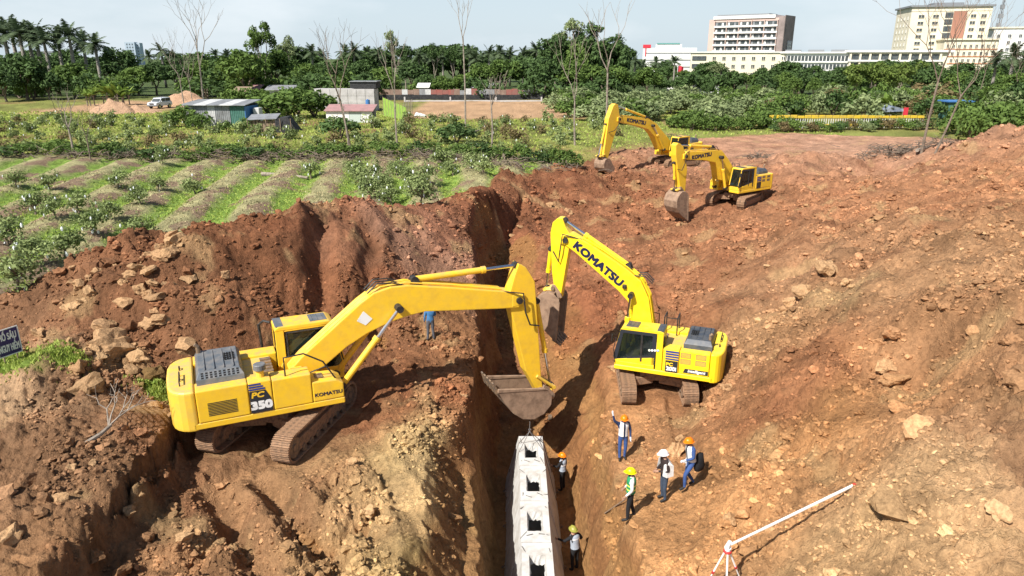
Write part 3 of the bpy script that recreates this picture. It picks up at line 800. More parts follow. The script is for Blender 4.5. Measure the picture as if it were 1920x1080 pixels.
# the largest clods, each one a piece of its own
def set_col(me, c):
    a = me.attributes.new('soil', 'FLOAT_COLOR', 'POINT')
    a.data.foreach_set('color', np.tile([*c, 1.0], len(me.vertices)).astype(np.float32))
big_shapes = []
for i in range(12):
    v, f = rock_shape(3 if i < 6 else 2, rng, 0.5, 9)
    big_shapes.append(fast_mesh('clod', v, f, M['clod_big'], False))
def big_clod(x, y, s, tone, sink=0.25):
    o = link('clod', big_shapes[rng.integers(0, len(big_shapes))], ground, (x, y, gz(x, y) + s * sink), (rng.uniform(-.4, .4), rng.uniform(-.4, .4), rng.uniform(0, 6.28)), s)
    c = grid_at('c', x, y)[0] * rng.uniform(.85, 1.2)
    if tone == 'tan': c = c * .35 + .65 * np.array(lin(208, 170, 126)) * .78 * rng.uniform(.85, 1.1)
    o.color = (*c, 1)
    return o
for px, py, z, s, tone in ((330, 452, 5.4, .5, 'tan'), (318, 470, 5.2, .42, 'tan'), (296, 478, 5.1, .34, 'tan'), (350, 480, 5.1, .32, 'brown'), (275, 490, 5, .36, 'tan'), (250, 480, 5, .3, 'brown'), (285, 512, 4.8, .42, 'tan'), (310, 500, 4.9, .36, 'brown'),
        (258, 512, 4.7, .33, 'tan'), (225, 530, 4.4, .34, 'tan'), (180, 505, 4.4, .55, 'brown'), (210, 500, 4.5, .33, 'brown'), (150, 530, 4.1, .4, 'tan'), (170, 545, 4, .3, 'tan'), (205, 615, 3.3, .85, 'tan'), (190, 590, 3.5, .45, 'tan'),
        (255, 630, 3, .45, 'tan'), (245, 580, 3.6, .42, 'brown'), (300, 590, 3.4, .36, 'tan'), (275, 595, 3.3, .35, 'tan'), (340, 612, 3.2, .46, 'tan'), (285, 655, 2.7, .5, 'brown'), (240, 660, 2.6, .3, 'tan'), (425, 530, 4, .3, 'tan'),
        (150, 705, 2.2, .42, 'brown'), (165, 740, 2, .55, 'tan'), (65, 600, 3.4, .28, 'tan'), (120, 560, 3.8, .25, 'tan'), (1545, 572, 2.4, .55, 'tan'), (1500, 600, 2, .5, 'tan'), (1480, 590, 2, .38, 'tan'), (1700, 462, 3.8, .42, 'tan'),
        (1580, 590, 2.7, .3, 'tan'), (1660, 690, 3, .42, 'brown'), (1670, 730, 2.9, .4, 'brown'), (1650, 725, 2.7, .35, 'tan'), (1890, 800, 3.8, .42, 'brown'), (1845, 760, 3.7, .38, 'brown'), (1900, 770, 3.9, .4, 'brown'), (1875, 720, 3.9, .28, 'brown'),
        (1680, 800, 2.8, .36, 'brown'), (1705, 875, 2.9, .4, 'brown'), (1665, 998, 2.5, .46, 'brown'), (1860, 1008, 3.2, .3, 'tan'), (1270, 845, -.1, .35, 'tan'), (1245, 845, -.2, .3, 'brown'), (685, 955, .4, .30, 'tan'), (660, 880, .4, .22, 'tan'),
        (630, 910, .4, .25, 'brown'), (215, 1010, 1.1, .36, 'brown'), (170, 1010, 1.2, .25, 'brown'), (20, 950, 1.4, .35, 'brown'), (60, 915, 1.5, .4, 'brown'), (115, 955, 1.4, .25, 'tan'), (30, 1030, 1.2, .35, 'tan'), (138, 895, 1.6, .17, 'tan'),
        (270, 1000, .3, .28, 'brown'), (240, 955, .8, .2, 'tan'), (350, 1020, .2, .26, 'tan'), (1030, 395, 1.6, .35, 'tan'), (1065, 400, 1.5, .4, 'tan'), (1090, 385, 1.7, .4, 'tan'), (975, 440, .9, .28, 'tan'), (960, 450, .6, .25, 'tan'),
        (1365, 845 - 100, .3, .28, 'tan'), (1275, 820, -.2, .2, 'tan'), (1150, 700, -.7, .3, 'tan'), (1390, 980, .6, .28, 'brown'), (1360, 990, .4, .25, 'brown'), (1365, 995, .4, .22, 'tan'), (1400, 1045, .6, .25, 'brown')):
    q = at_z(px, py, z)
    big_clod(q[0], q[1], s, tone)
for i in range(62):                      # stony part of the left heap
    f_ = rng.uniform()
    px, py = 130 + 230 * rng.uniform() , 0
    py = 520 - 60 * (px - 130) / 230 + rng.uniform(-15, 170) * (1 if i % 3 else .4)
    q = on_ground(px, py, 4.2)
    big_clod(q[0], q[1], rng.uniform(.10, .34), 'tan' if rng.uniform() < .65 else 'brown', .15)
bx, by = scatter(900, clod_density, 14, 75, -37, 37)
for x_, y_ in list(zip(bx, by))[:165]:
    s = rng.uniform(0.10, 0.26) * (0.7 + 0.013 * y_)
    big_clod(x_, y_, s, 'tan' if rng.uniform() < 0.2 else 'brown', 0.1)
# ------------------------------------------------------------------ lettering
def text_mesh(txt, size, mt, shear=0.0, bold=0.0, align='CENTER', sx=1.0):
    cu = bpy.data.curves.new('lettering', 'FONT')
    cu.body, cu.size, cu.shear = txt, size, shear
    cu.align_x, cu.align_y = align, 'CENTER'
    cu.extrude = 0.001
    cu.resolution_u = 3
    o = bpy.data.objects.new('lettering', cu)
    col.objects.link(o)
    dg = bpy.context.evaluated_depsgraph_get()
    src = bpy.data.meshes.new_from_object(o.evaluated_get(dg))
    bpy.data.objects.remove(o)
    V = [v.co.copy() for v in src.vertices]
    Fp = [tuple(p.vertices) for p in src.polygons]
    mb = MB()                            # heavier strokes: the letters laid over themselves, slightly shifted
    sh = [(0, 0)] + ([(math.cos(q) * bold, math.sin(q) * bold) for q in (.785, 2.36, 3.93, 5.5)] if bold else [])
    for i, (dx, dy) in enumerate(sh):
        mb.add([(v.x * sx + dx, v.y + dy, v.z + .0004 * i) for v in V], Fp)
    bpy.data.meshes.remove(src)
    return mb.mesh('lettering', mt)
def put_text(parent, txt, size, mt, loc, side, ang=0.0, **kw):   # side +1: reads on a face looking to +y, -1: to -y
    me = text_mesh(txt, size, mt, **kw)
    if side < 0: m = Matrix(((1, 0, 0), (0, 0, -1), (0, 1, 0))).to_4x4()
    else: m = Matrix(((-1, 0, 0), (0, 0, 1), (0, 1, 0))).to_4x4()
    a = Matrix.Rotation(ang, 4, 'Z')
    me.transform(Matrix.Translation(loc) @ m @ a)
    return link('lettering', me, parent)

# ------------------------------------------------------------------ excavators
def track_path(L, r, pitch):
    n_s = max(2, int(round(L / pitch)))
    per = 2 * L + 2 * math.pi * r
    n = int(per / pitch)
    out = []
    for i in range(n):
        d = i * per / n
        if d < L: out.append((-L / 2 + d, 2 * r, 0.0))
        elif d < L + math.pi * r:
            a = (d - L) / r
            out.append((L / 2 + r * math.sin(a), r + r * math.cos(a), -a))
        elif d < 2 * L + math.pi * r: out.append((L / 2 - (d - L - math.pi * r), 0.0, math.pi))
        else:
            a = (d - 2 * L - math.pi * r) / r
            out.append((-L / 2 - r * math.sin(a), r - r * math.cos(a), math.pi - a))
    return out, per / n
def shoe_mesh(p, w, t):
    m = MB().box(-p * .49, p * .49, -w / 2, w / 2, -t, 0)
    for q in (-.36, 0.0, .36):
        m.box((q - .07) * p, (q + .07) * p, -w / 2, w / 2, 0.001, t * 0.85)
    return m.mesh('track_shoe', M['track'], 0)

def undercarriage(root, yaw, k, near):
    L, r, g, w = 3.85 * k, 0.46 * k, 1.36 * k, 0.64 * k
    Mz = Matrix.Rotation(yaw, 4, 'Z')
    for s in (1, -1):
        path, p = track_path(L, r, 0.205 * k)
        sm = shoe_mesh(p, w, 0.05 * k)
        fr = MB()                        # inner chain, rollers, side frame
        fr.prism([(-L / 2, 2 * r - .06 * k), (L / 2, 2 * r - .06 * k), (L / 2 + .7 * r, 1.6 * r), (L / 2 + .92 * r, r), (L / 2 + .7 * r, .4 * r), (L / 2, .06 * k),
                  (-L / 2, .06 * k), (-L / 2 - .7 * r, .4 * r), (-L / 2 - .92 * r, r), (-L / 2 - .7 * r, 1.6 * r)], s * g - .12 * k, s * g + .12 * k)
        fr.prism([(-L / 2 + .35 * k, 1.35 * r), (L / 2 - .35 * k, 1.35 * r), (L / 2 - .1 * k, .75 * r), (L / 2 - .3 * k, .45 * r), (-L / 2 + .3 * k, .45 * r), (-L / 2 + .1 * k, .75 * r)],
                 s * g - .25 * k, s * g + .25 * k)
        o = fr.build('track', M['track'], root, 0.015, rot=(0, 0, yaw))
        if near:
            for x, z, a in path:
                link('track_shoe', sm, o, (x, s * g, z), (0, -a, 0))
        else:
            mm = MB()
            for x, z, a in path:
                T = Matrix.Translation((x, s * g, z)) @ Matrix.Rotation(-a, 4, 'Y')
                mm.box(-p * .45, p * .45, -w / 2, w / 2, -.05 * k, 0.0, T).box(-p * .12, p * .12, -w / 2, w / 2, 0.001, .04 * k, T)
            mm.build('track_shoe_belt', M['track'], o)
        for x in (-L / 2, L / 2):
            wh = MB().tube([(x, s * (g + .14 * k), r), (x, s * (g + .265 * k), r)], r * .74, 18)
            wh.tube([(x, s * (g + .26 * k), r), (x, s * (g + .30 * k), r)], r * .3, 12)
            wh.build('sprocket' if x < 0 else 'idler_wheel', M['steel'], o)
        if near:
            for q in range(7):
                x = -L / 2 + .55 * k + q * (L - 1.1 * k) / 6
                MB().tube([(x, s * (g - .28 * k), .17 * k), (x, s * (g + .28 * k), .17 * k)], .13 * k, 12).build('track_roller', M['steel'], o)
    cb = MB()
    cb.prism([(-.95 * k, .62 * k), (.95 * k, .62 * k), (.8 * k, .98 * k), (-.8 * k, .98 * k)], -.75 * k, .75 * k)
    for s in (1, -1):
        for q in (1, -1):
            cb.box(-.25 * k, .25 * k, -.15 * k, 1.15 * k, .42 * k, .82 * k, Matrix.Translation((q * .62 * k, s * .35 * k, 0)) @ Matrix.Rotation((0 if s > 0 else math.pi) + q * s * -.38, 4, 'Z'))
    cb.build('car_body', M['track'], root, .03, rot=(0, 0, yaw))
    MB().tube([(0, 0, .95 * k), (0, 0, 1.2 * k)], .72 * k, 32).build('slew_ring', M['black'], root)

def cyl(root, a, b, split, r, y, body, name, wide=True):
    a, b = Vector((a[0], y, a[1])), Vector((b[0], y, b[1]))
    m = a.lerp(b, split)
    c = MB().tube([a, m], r, 14).tube([m - (b - a).normalized() * .14, m + (b - a).normalized() * .02], r * 1.2, 14)
    o = c.build(name, body, root, smooth=False)
    MB().tube([m, b], r * .56, 12).build('piston_rod', M['chrome'], o)
    for p in (a, b): MB().tube([p - Vector((0, r * 1.3, 0)), p + Vector((0, r * 1.3, 0))], r * 1.15, 12).build('cylinder_pin', M['black'], o)
    return o

def bucket(root, piv, link_pin, rot, k, w, mt):
    pr = [(-.12, .12), (.18, .26), (.50, .20), (.76, -.10), (.84, -.48), (.70, -.88), (.38, -1.20), (-.02, -1.42), (-.56, -1.64)]
    c, s = math.cos(rot), math.sin(rot)
    P = lambda q, f=1.0: (piv[0] + k * f * (q[0] * c - q[1] * s), piv[1] + k * f * (q[0] * s + q[1] * c))
    m = MB()
    out = [P(q) for q in pr]
    cen = (sum(p[0] for p in out) / len(out), sum(p[1] for p in out) / len(out))
    inn = [(p[0] + (cen[0] - p[0]) * .075, p[1] + (cen[1] - p[1]) * .075) for p in out]
    for i in range(1, len(pr) - 1):      # curved shell, plate by plate
        m.prism([out[i], out[i + 1], inn[i + 1], inn[i]], -w / 2, w / 2)
    for y in (-1, 1):                    # cheeks
        m.prism(out, y * (w / 2 - .03 * k), y * (w / 2 + .015 * k))
        m.prism([P((-.10, .10)), P((-.19, .02)), P((-.66, -1.62)), P((-.54, -1.66))], y * (w / 2 - .05 * k), y * (w / 2 + .035 * k))
    for y in (-.24, .24):                # ears
        m.prism([P((-.14, .14)), P((.0, .30)), P((.34, .52)), P((.46, .46)), P((.42, .18)), P((.1, .0))], (y - .05) * k, (y + .05) * k)
    o = m.build('bucket', mt, root, .012 * k)
    tip, t2 = P((-.42, -1.52)), P((-.80, -1.60))
    n = 5
    for i in range(n):
        y = -w / 2 + w * (i + .5) / n
        T = MB().prism([P((-.44, -1.53)), P((-.46, -1.71)), P((-.88, -1.78)), P((-.90, -1.735))], y - .06 * k, y + .06 * k)
        T.build('bucket_tooth', M['steel'], o, .01)
    for q in ((0, 0), (.36, .36)):
        p = P(q)
        MB().tube([(p[0], -.36 * k, p[1]), (p[0], .36 * k, p[1])], .085 * k, 14).build('bucket_pin', M['steel'], o)
    return P((.36, .36)), o

def excavator(label, body, yaw, uyaw, z0, k, sp):
    """body: x, y of the slewing centre; k: size against the large machine; sp: outlines in s (ahead), z (world)"""
    near, left = sp['near'], sp['side']          # left: +1 camera sees the cab side
    root = empty('excavator', (body[0], body[1], z0), yaw)
    tag(root, label, 'excavator', 'excavators on the site')
    Y, YD = sp['paint'], M['yellow_dusty']
    Z = lambda pts: [(s, z - z0) for s, z in pts]
    undercarriage(root, uyaw - yaw, k, near)
    W = 1.52 * k
    # revolving frame and skirts
    cwx, tx, (cx0, cx1), xf = sp['cwx'], sp['tail'], sp['cabx'], sp['front']
    xr = cwx - .15
    dk = MB().plan([(xr, -W), (xf, -W), (xf, -.62 * k), (1.1 * k, -.5 * k), (1.1 * k, .5 * k), (cx1, .52 * k), (cx1, W), (xr, W)], 1.2 * k, 1.42 * k)
    dk.build('deck', Y, root, .03 * k)
    # counterweight: rounded tail
    tail = []
    for i in range(13):
        a = math.pi / 2 + math.pi * i / 12
        tail.append((cwx - .12 + (cwx - .12 - tx) * math.cos(a), W * (1 if math.sin(a) > 0 else -1) * abs(math.sin(a)) ** .5))
    cw = MB().plan([(cwx, W), *tail, (cwx, -W)], 1.16 * k, 2.52 * k)
    cwo = cw.build('counterweight', sp.get('top', Y), root, .09 * k, 3)
    lx = (cwx + tx) / 2
    for y in (-.45, .45): MB().tube([(lx, (y - .06) * k, 2.5 * k), (lx, (y - .06) * k, 2.62 * k), (lx, (y + .06) * k, 2.62 * k), (lx, (y + .06) * k, 2.5 * k)], .025 * k, 6).build('lifting_lug', M['black'], cwo)
    MB().tube([(lx, -.9 * k, 2.5 * k), (lx, -.9 * k, 2.68 * k), (lx, -.1 * k, 2.68 * k), (lx, -.1 * k, 2.5 * k)], .022 * k, 6).build('handrail', M['black'], cwo)
    # side bodies
    for s in (1, -1):
        y0, y1 = sorted((s * .82 * k, s * (W + .004)))
        parts = sp['right_parts'] if s < 0 else sp['left_parts']
        for x0, x1, zt in parts:
            MB().box(x0 + .006, x1 - .006, y0, y1, 1.425 * k, zt).build('side_panel', Y, root, .035 * k, 2)
    # right front: stepped tool box and tank
    t0 = sp['right_parts'][-1][1] + .012
    tb = MB().prism([(t0, 1.425 * k), (xf - .02, 1.425 * k), (xf - .02, 1.95 * k), (xf - .25 * k, 2.10 * k), (t0, 2.14 * k)], -W, -.62 * k)
    tbo = tb.build('tool_box', Y, root, .04 * k, 2)
    MB().box(t0 + .15 * k, t0 + .42 * k, -1.2 * k, -.85 * k, 2.125 * k, 2.15 * k).build('step_plate', M['steel'], tbo)
    # middle deck between the side bodies with ribs and pipes
    md = MB().box(cwx + .01, -.15 * k, -.82 * k, .82 * k, 1.425 * k, 2.38 * k)
    md.build('machine_deck', YD, root, .02 * k)
    for i in range(5):
        MB().box(-.50 * k, -.15 * k, (-.62 + i * .27) * k, (-.46 + i * .27) * k, 2.385 * k, 2.43 * k).build('anti_slip_plate', M['steel'], root, .008)
    # engine hood with slots
    h = sp['hood_mat']
    hx0, hx1, hy0, hy1 = *sp['hood'], -1.08 * k, 1.12 * k
    hd = MB()
    prof = [(hy0, 2.44 * k), (hy0 + .03 * k, 2.68 * k), (hy0 + .20 * k, 2.86 * k), (hy1 - .20 * k, 2.90 * k), (hy1 - .03 * k, 2.70 * k), (hy1, 2.44 * k)]
    n = len(prof)
    v = [(hx0 + (.10 * k if i in (2, 3) else 0), p[0], p[1]) for i, p in enumerate(prof)] + [(hx1 - (.12 * k if i in (2, 3) else 0), p[0], p[1]) for i, p in enumerate(prof)]
    f = [tuple(range(n)), tuple(range(2 * n - 1, n - 1, -1))] + [(i, i + n, (i + 1) % n + n, (i + 1) % n) for i in range(n)]
    hd.add(v, f)
    for q in (.2, .4, .6, .8):
        x = hx0 + (hx1 - hx0) * q
        hd.box(x - .02 * k, x + .02 * k, hy0 + .3 * k, hy1 - .3 * k, 2.855 * k, 2.915 * k)
    ho = hd.build('engine_hood', h, root, .03 * k, 2)
    sl = MB()
    for i in range(9):                   # slots on both shoulders and the top
        x = hx0 + .16 * k + i * (hx1 - hx0 - .36 * k) / 8.2
        for j in range(3):
            for s in (1, -1):
                yb = (hy0 + .032 * k) if s < 0 else (hy1 - .032 * k)
                T = Matrix.Translation((x, yb + s * -.05 * k, 2.70 * k + .045 * k)) @ Matrix.Rotation(s * R(-43 if s < 0 else -45), 4, 'X')
                T = Matrix.Translation((x, yb + (-s) * (.035 + .052 * j) * k, (2.70 + .055 * j) * k + .006)) @ Matrix.Rotation(-s * R(46), 4, 'X')
                sl.box(0, .075 * k, -.027 * k, .027 * k, -.01, .012 * k, T)
    for i in range(4):
        for j in range(4):
            sl.box(hx1 - (.28 + .085 * i) * k, hx1 - (.22 + .085 * i) * k, (-.2 + .16 * j) * k, (-.1 + .16 * j) * k, 2.9 * k, 2.922 * k)
    tag(sl.build('hood_slots', M['void'], ho), kind='stuff')
    ex = MB().tube([(hx0 + .15 * k, hy1 - .35 * k, 2.85 * k), (hx0 + .15 * k, hy1 - .35 * k, 3.12 * k), (hx0 + .06 * k, hy1 - .35 * k, 3.2 * k)], .07 * k, 10)
    ex.build('exhaust_pipe', M['steel'], root)
    if sp.get('precleaner', True):
        pc = MB().tube([(-.62 * k, -1.12 * k, 2.4 * k), (-.62 * k, -1.12 * k, 2.74 * k)], .12 * k, 14)
        pco = pc.build('air_intake', YD, root)
        MB().tube([(-.62 * k, -1.12 * k, 2.74 * k), (-.62 * k, -1.12 * k, 2.94 * k)], .2 * k, 18).build('intake_cap', M['grey_hood'], pco, .02)
    # handrails
    hr = MB().tube([(.12 * k, -1.35 * k, 2.4 * k), (.12 * k, -1.35 * k, 3.10 * k), (.75 * k, -1.35 * k, 3.14 * k), (1.35 * k, -1.35 * k, 2.75 * k), (1.75 * k, -1.35 * k, 2.0 * k)], .028 * k, 8)
    hr.tube([(.9 * k, -1.35 * k, 2.44 * k), (1.45 * k, -1.35 * k, 2.58 * k)], .022 * k, 6)
    hr.build('handrail', M['black'], root)
    if left > 0:
        for x in (-.85, -.25):
            MB().tube([(x * k, -1.3 * k, 2.45 * k), (x * k, -1.3 * k, 3.25 * k), (x * k, -.55 * k, 3.25 * k), (x * k, -.55 * k, 2.4 * k)], .03 * k, 8).build('handrail', M['black'], root)
        MB().tube([(-.85 * k, -1.3 * k, 2.95 * k), (-.25 * k, -1.3 * k, 2.95 * k)], .022 * k, 6).build('handrail', M['black'], root)
    # ---- cab
    x0, x1, y0, y1, zb, zt = cx0, cx1, .50 * k, 1.50 * k, 1.43 * k, sp.get('cab_top', 3.22) * k
    cab = empty('cab', (0, 0, 0), 0, root)
    Pz = lambda a, b: (x0 + (x1 - x0) * a, zb + (zt - zb) * b)
    outline = [Pz(0, 0), Pz(1.0, 0), Pz(1.03, .22), Pz(.90, .93), Pz(.84, 1.0), Pz(.06, 1.0), Pz(0, .95)]
    roof = MB().prism([Pz(-.01, .955), Pz(.0, 1.0), Pz(.06, 1.035), Pz(.82, 1.03), Pz(.89, .985), Pz(.905, .955)], y0 - .01, y1 + .01)
    ro = roof.build('roof', Y, cab, .04 * k, 2)
    rt = MB().box(*[x0 + (x1 - x0) * q for q in (.54, .80)], y0 + .14 * k, y1 - .14 * k, zt + .056 * k, zt + .085 * k)
    for i in range(3): rt.box(x0 + (x1 - x0) * (.57 + i * .08), x0 + (x1 - x0) * (.59 + i * .08), y0 + .2 * k, y1 - .2 * k, zt + .086 * k, zt + .1 * k)
    rt.build('roof_hatch', h, ro, .01)
    MB().box(x0 + .02 * k, x0 + .30 * k, y0 + .03 * k, y1 - .03 * k, zt + .064 * k, zt + .078 * k).build('rear_roof_plate', h, ro, .005)
    fr = MB()                            # pillars, sills
    t = .085 * k
    for ya, yb in ((y0, y0 + t), (y1 - t, y1)):
        fr.prism([Pz(0, 0), Pz(.13, 0), Pz(.13, 1), Pz(0, 1)], ya, yb)
        fr.prism([Pz(.98, .20), Pz(1.03, .22), Pz(.90, .97), Pz(.85, .97)], ya, yb)
        fr.prism([Pz(.13, .93), Pz(.90, .93), Pz(.88, .97), Pz(.16, .97)], ya, yb)
        fr.prism([Pz(.16, 0), Pz(1.0, 0), Pz(1.0, .10), Pz(.16, .10)] if ya > y0 else [Pz(.13, 0), Pz(1.0, 0), Pz(1.02, .14), Pz(.13, .14)], ya, yb)
    fr.box(x0, x0 + t, y0 + t, y1 - t, zb, zb + .45 * k)
    fr.box(x1 - t * .9, x1, y0 + t, y1 - t, zb, zb + .30 * k)
    fr.build('cab_frame', Y, cab, .015 * k)
    if left > 0:                         # black door surround
        bs = MB()
        bs.prism([Pz(.14, .88), Pz(.92, .88), Pz(.885, .985), Pz(.14, .985)], y1 - .04, y1 + .008).prism([Pz(.95, .14), Pz(1.035, .2), Pz(.895, .97), Pz(.82, .97)], y1 - .04, y1 + .007)
        bs.prism([Pz(.14, .12), Pz(.22, .12), Pz(.22, .9), Pz(.14, .9)], y1 - .04, y1 + .006)
        bs.build('door_surround', M['decal_grey'], cab, .006)
    if left > 0:
        MB().prism([Pz(.16, .10), Pz(.98, .10), Pz(.98, .14), Pz(.74, .20), Pz(.16, .32)], y1 - .05 * k, y1 + .006).build('door_panel', Y, cab, .008)
        MB().prism([Pz(.16, .32), Pz(.74, .20), Pz(.74, .24), Pz(.16, .40)], y1 - .05 * k, y1 + .004).build('door_trim', M['decal_grey'], cab)
        MB().box(x0 + .42 * (x1 - x0), x0 + .46 * (x1 - x0), y1 - .03, y1 + .012, zb + .3 * k, zt - .15 * k).build('door_post', M['black'], cab)
    for nm, ya in (('side_window', y0 + .018 * k), ('door_window', y1 - .03 * k)):
        g = MB().prism([Pz(.15, .12), Pz(.99, .12), Pz(1.015, .22), Pz(.875, .94), Pz(.15, .94)], ya, ya + .008)
        g.build(nm, M['glass'], cab)
        ru = MB()
        for a_, b_ in ((Pz(.17, .12), Pz(.17, .9)), (Pz(.17, .9), Pz(.88, .9)), (Pz(.88, .9), Pz(1.0, .24))):
            ru.tube([(a_[0], ya, a_[1]), (b_[0], ya, b_[1])], .035 * k, 6)
        ru.build('window_seal', M['black'], cab)
    w1, w2 = Pz(1.02, .22), Pz(.885, .95)
    MB().prism([w1, w2, (w2[0] - .012, w2[1]), (w1[0] - .012, w1[1])], y0 + t, y1 - t).build('windscreen', M['glass'], cab)
    MB().box(x0 + .01, x0 + .02, y0 + t, y1 - t, zb + .45 * k, zt - .06 * k).build('rear_window', M['glass'], cab)
    si = MB().box(x0 + .35 * k, x0 + .85 * k, y0 + .28 * k, y1 - .28 * k, zb + .25 * k, zb + .55 * k).box(x0 + .26 * k, x0 + .40 * k, y0 + .28 * k, y1 - .28 * k, zb + .5 * k, zb + 1.25 * k)
    si.build('seat', M['seat'], cab, .04 * k, 2)
    ci = MB().box(x0 + .3 * k, x1 - .1 * k, y0 + t, y1 - t, zb + .01, zb + .1 * k)
    for ya in (y0 + .13 * k, y1 - .25 * k): ci.box(x0 + .4 * k, x0 + 1.05 * k, ya, ya + .12 * k, zb + .4 * k, zb + .62 * k)
    ci.tube([(x0 + 1.0 * k, y0 + .2 * k, zb + .6 * k), (x0 + 1.02 * k, y0 + .2 * k, zb + .85 * k)], .025 * k, 6)
    ci.build('console', M['black'], cab)
    if sp.get('blind'):
        MB().box(x0 + .35 * k, x0 + 1.25 * k, y0 + .045 * k, y0 + .05 * k, zb + 1.12 * k, zb + 1.52 * k).build('sun_blind', M['blind'], cab)
    else:
        MB().box(x0 + .28 * k, x0 + .58 * k, y1 - .045 * k, y1 - .04 * k, zb + .85 * k, zb + 1.3 * k).build('window_screen', M['blind'], cab)
    for sx, sy in ((.98, 1.62),) + (((.95, .45),) if left < 0 else ()):
        mi = MB().tube([(x1 - .05 * k, sy * k - (.12 * k if sy > 1 else -.1 * k), zt - .5 * k), (x1 + .12 * k, sy * k, zt - .45 * k)], .018 * k, 6).box(x1 + .1 * k, x1 + .14 * k, (sy - .08) * k, (sy + .08) * k, zt - .62 * k, zt - .3 * k)
        mi.build('mirror', M['black'], cab, .01)
    MB().tube([(x1 - .02 * k, y1 + .06 * k, zb + .12 * k), (x1 + .05 * k, y1 + .08 * k, zb + .8 * k), (x1 - .05 * k, y1 + .06 * k, zb + 1.3 * k)], .02 * k, 6).build('grab_rail', M['black'], cab)
    # open rear door frame of the large machine
    if sp.get('open_door'):
        dr = MB().tube([(x0 - .1 * k, y1 + .1 * k, zb + .1 * k), (x0 - .35 * k, y1 + .25 * k, zb + .2 * k), (x0 - .42 * k, y1 + .3 * k, zt - .2 * k), (x0 - .25 * k, y1 + .2 * k, zt - .05 * k), (x0 - .05 * k, y1 + .1 * k, zt - .1 * k)], .05 * k, 8)
        dr.build('door_frame', M['black'], cab)
    # ---- boom, arm, cylinders
    bw = .36 * k
    bm_ = MB().prism(Z(sp['boom']), -bw, bw)
    boom = bm_.build('boom', Y, root, .035 * k, 2)
    am = MB().prism(Z(sp['arm']), -.27 * k, .27 * k)
    arm = am.build('arm', sp.get('arm_paint', Y), root, .03 * k, 2)
    tip = Z([sp['tip']])[0]
    MB().prism([(tip[0] - .3 * k, tip[1] - .26 * k), (tip[0] + .26 * k, tip[1] - .22 * k), (tip[0] + .26 * k, tip[1] + .2 * k), (tip[0] - .3 * k, tip[1] + .26 * k)], -.37 * k, .37 * k).build('boom_fork', Y, boom, .05 * k, 2)
    MB().tube([(tip[0], -.46 * k, tip[1]), (tip[0], .46 * k, tip[1])], .13 * k, 16).build('arm_pin', M['black'], boom)
    ac = Z(sp['arm_cyl'])
    cyl(root, ac[0], ac[1], .68, .115 * k, 0, Y, 'arm_cylinder')
    for y in (-.14, .14):
        MB().prism([(ac[0][0] - .32 * k, ac[0][1] - .42 * k), (ac[0][0] + .32 * k, ac[0][1] - .42 * k), (ac[0][0] + .1 * k, ac[0][1] + .1 * k), (ac[0][0] - .1 * k, ac[0][1] + .1 * k)], (y - .03) * k, (y + .03) * k).build('cylinder_bracket', M['black'], boom)
    bc = Z(sp['boom_cyl'])
    for y in (-.56 * k, .56 * k):
        cyl(root, bc[0], bc[1], .62, .115 * k, y, Y, 'boom_cylinder')
    MB().tube([(bc[1][0], -.7 * k, bc[1][1]), (bc[1][0], .7 * k, bc[1][1])], .13 * k, 16).build('boom_pin', M['black'], boom)
    for y in (-.5, .5):
        MB().prism([(-.1 * k, 1.425 * k), (1.35 * k, 1.425 * k), (1.3 * k, 1.75 * k), (.75 * k, 2.35 * k), (.35 * k, 2.35 * k)], (y - .04) * k, (y + .04) * k).build('boom_bracket', Y, root, .01)

    # bucket and linkage
    piv = Z([sp['pivot']])[0]
    lp, bo = bucket(root, piv, None, sp['curl'], sp['bk'] * k, 1.35 * k, sp['bucket_mat'])
    ah = Z([sp['rocker']])[0]
    knee = Z([sp['knee']])[0]
    lk = MB()
    for y in (-.3, .3):
        lk.tube([(ah[0], y * k, ah[1]), (knee[0], y * k, knee[1])], .065 * k, 8)
        lk.tube([(knee[0], y * .6 * k, knee[1]), (lp[0], y * .6 * k, lp[1])], .07 * k, 8)
    lk.tube([(knee[0], -.36 * k, knee[1]), (knee[0], .36 * k, knee[1])], .08 * k, 12)
    lk.build('bucket_linkage', YD, root)
    bk0 = Z([sp['bk_cyl']])[0]
    cyl(root, bk0, knee, .6, .10 * k, 0, Y, 'bucket_cylinder')
    # hoses and pipes along the boom back
    top = Z(sp['pipe'])
    for j, y in enumerate((-.20, -.08, .08, .20)):
        MB().tube([(p[0], y * k, p[1] + .07 * k) for p in top], .03 * k, 6).build('hydraulic_pipe', Y, boom)
    for y in (-.26, .0, .26):
        p = ac[0]
        q = top[len(top) // 2]
        MB().tube([(q[0] - .5 * k, y * k, q[1] - .05 * k), (q[0] - .15 * k, y * 1.1 * k, q[1] + .26 * k), (q[0] + .35 * k, y * 1.1 * k, q[1] + .24 * k), (q[0] + .8 * k, y * .9 * k, q[1] + .08 * k)], .028 * k, 6).build('hose', M['black'], boom)
    s_ = left
    e0, e1 = top[-1], Z([sp['hose_end']])[0]
    MB().tube([(e0[0], s_ * .3 * k, e0[1]), (tip[0] + .12 * k, s_ * .5 * k, tip[1] + .3 * k), (tip[0] + .22 * k, s_ * .5 * k, tip[1] - .5 * k), ((tip[0] + e1[0]) / 2, s_ * .42 * k, tip[1] - 1.05 * k), (e1[0], s_ * .3 * k, e1[1])], .032 * k, 6).build('hose', M['black'], arm)
    lampz = sp.get('lamp')
    if lampz:
        p = Z([lampz])[0]
        MB().box(p[0] - .09 * k, p[0] + .09 * k, left * (bw + .01) - .05, left * (bw + .01) + .05 + left * .06, p[1] - .09 * k, p[1] + .09 * k).build('work_lamp', M['black'], boom, .02)
    return root, boom, dict(W=W, k=k, Z=Z, bw=bw)

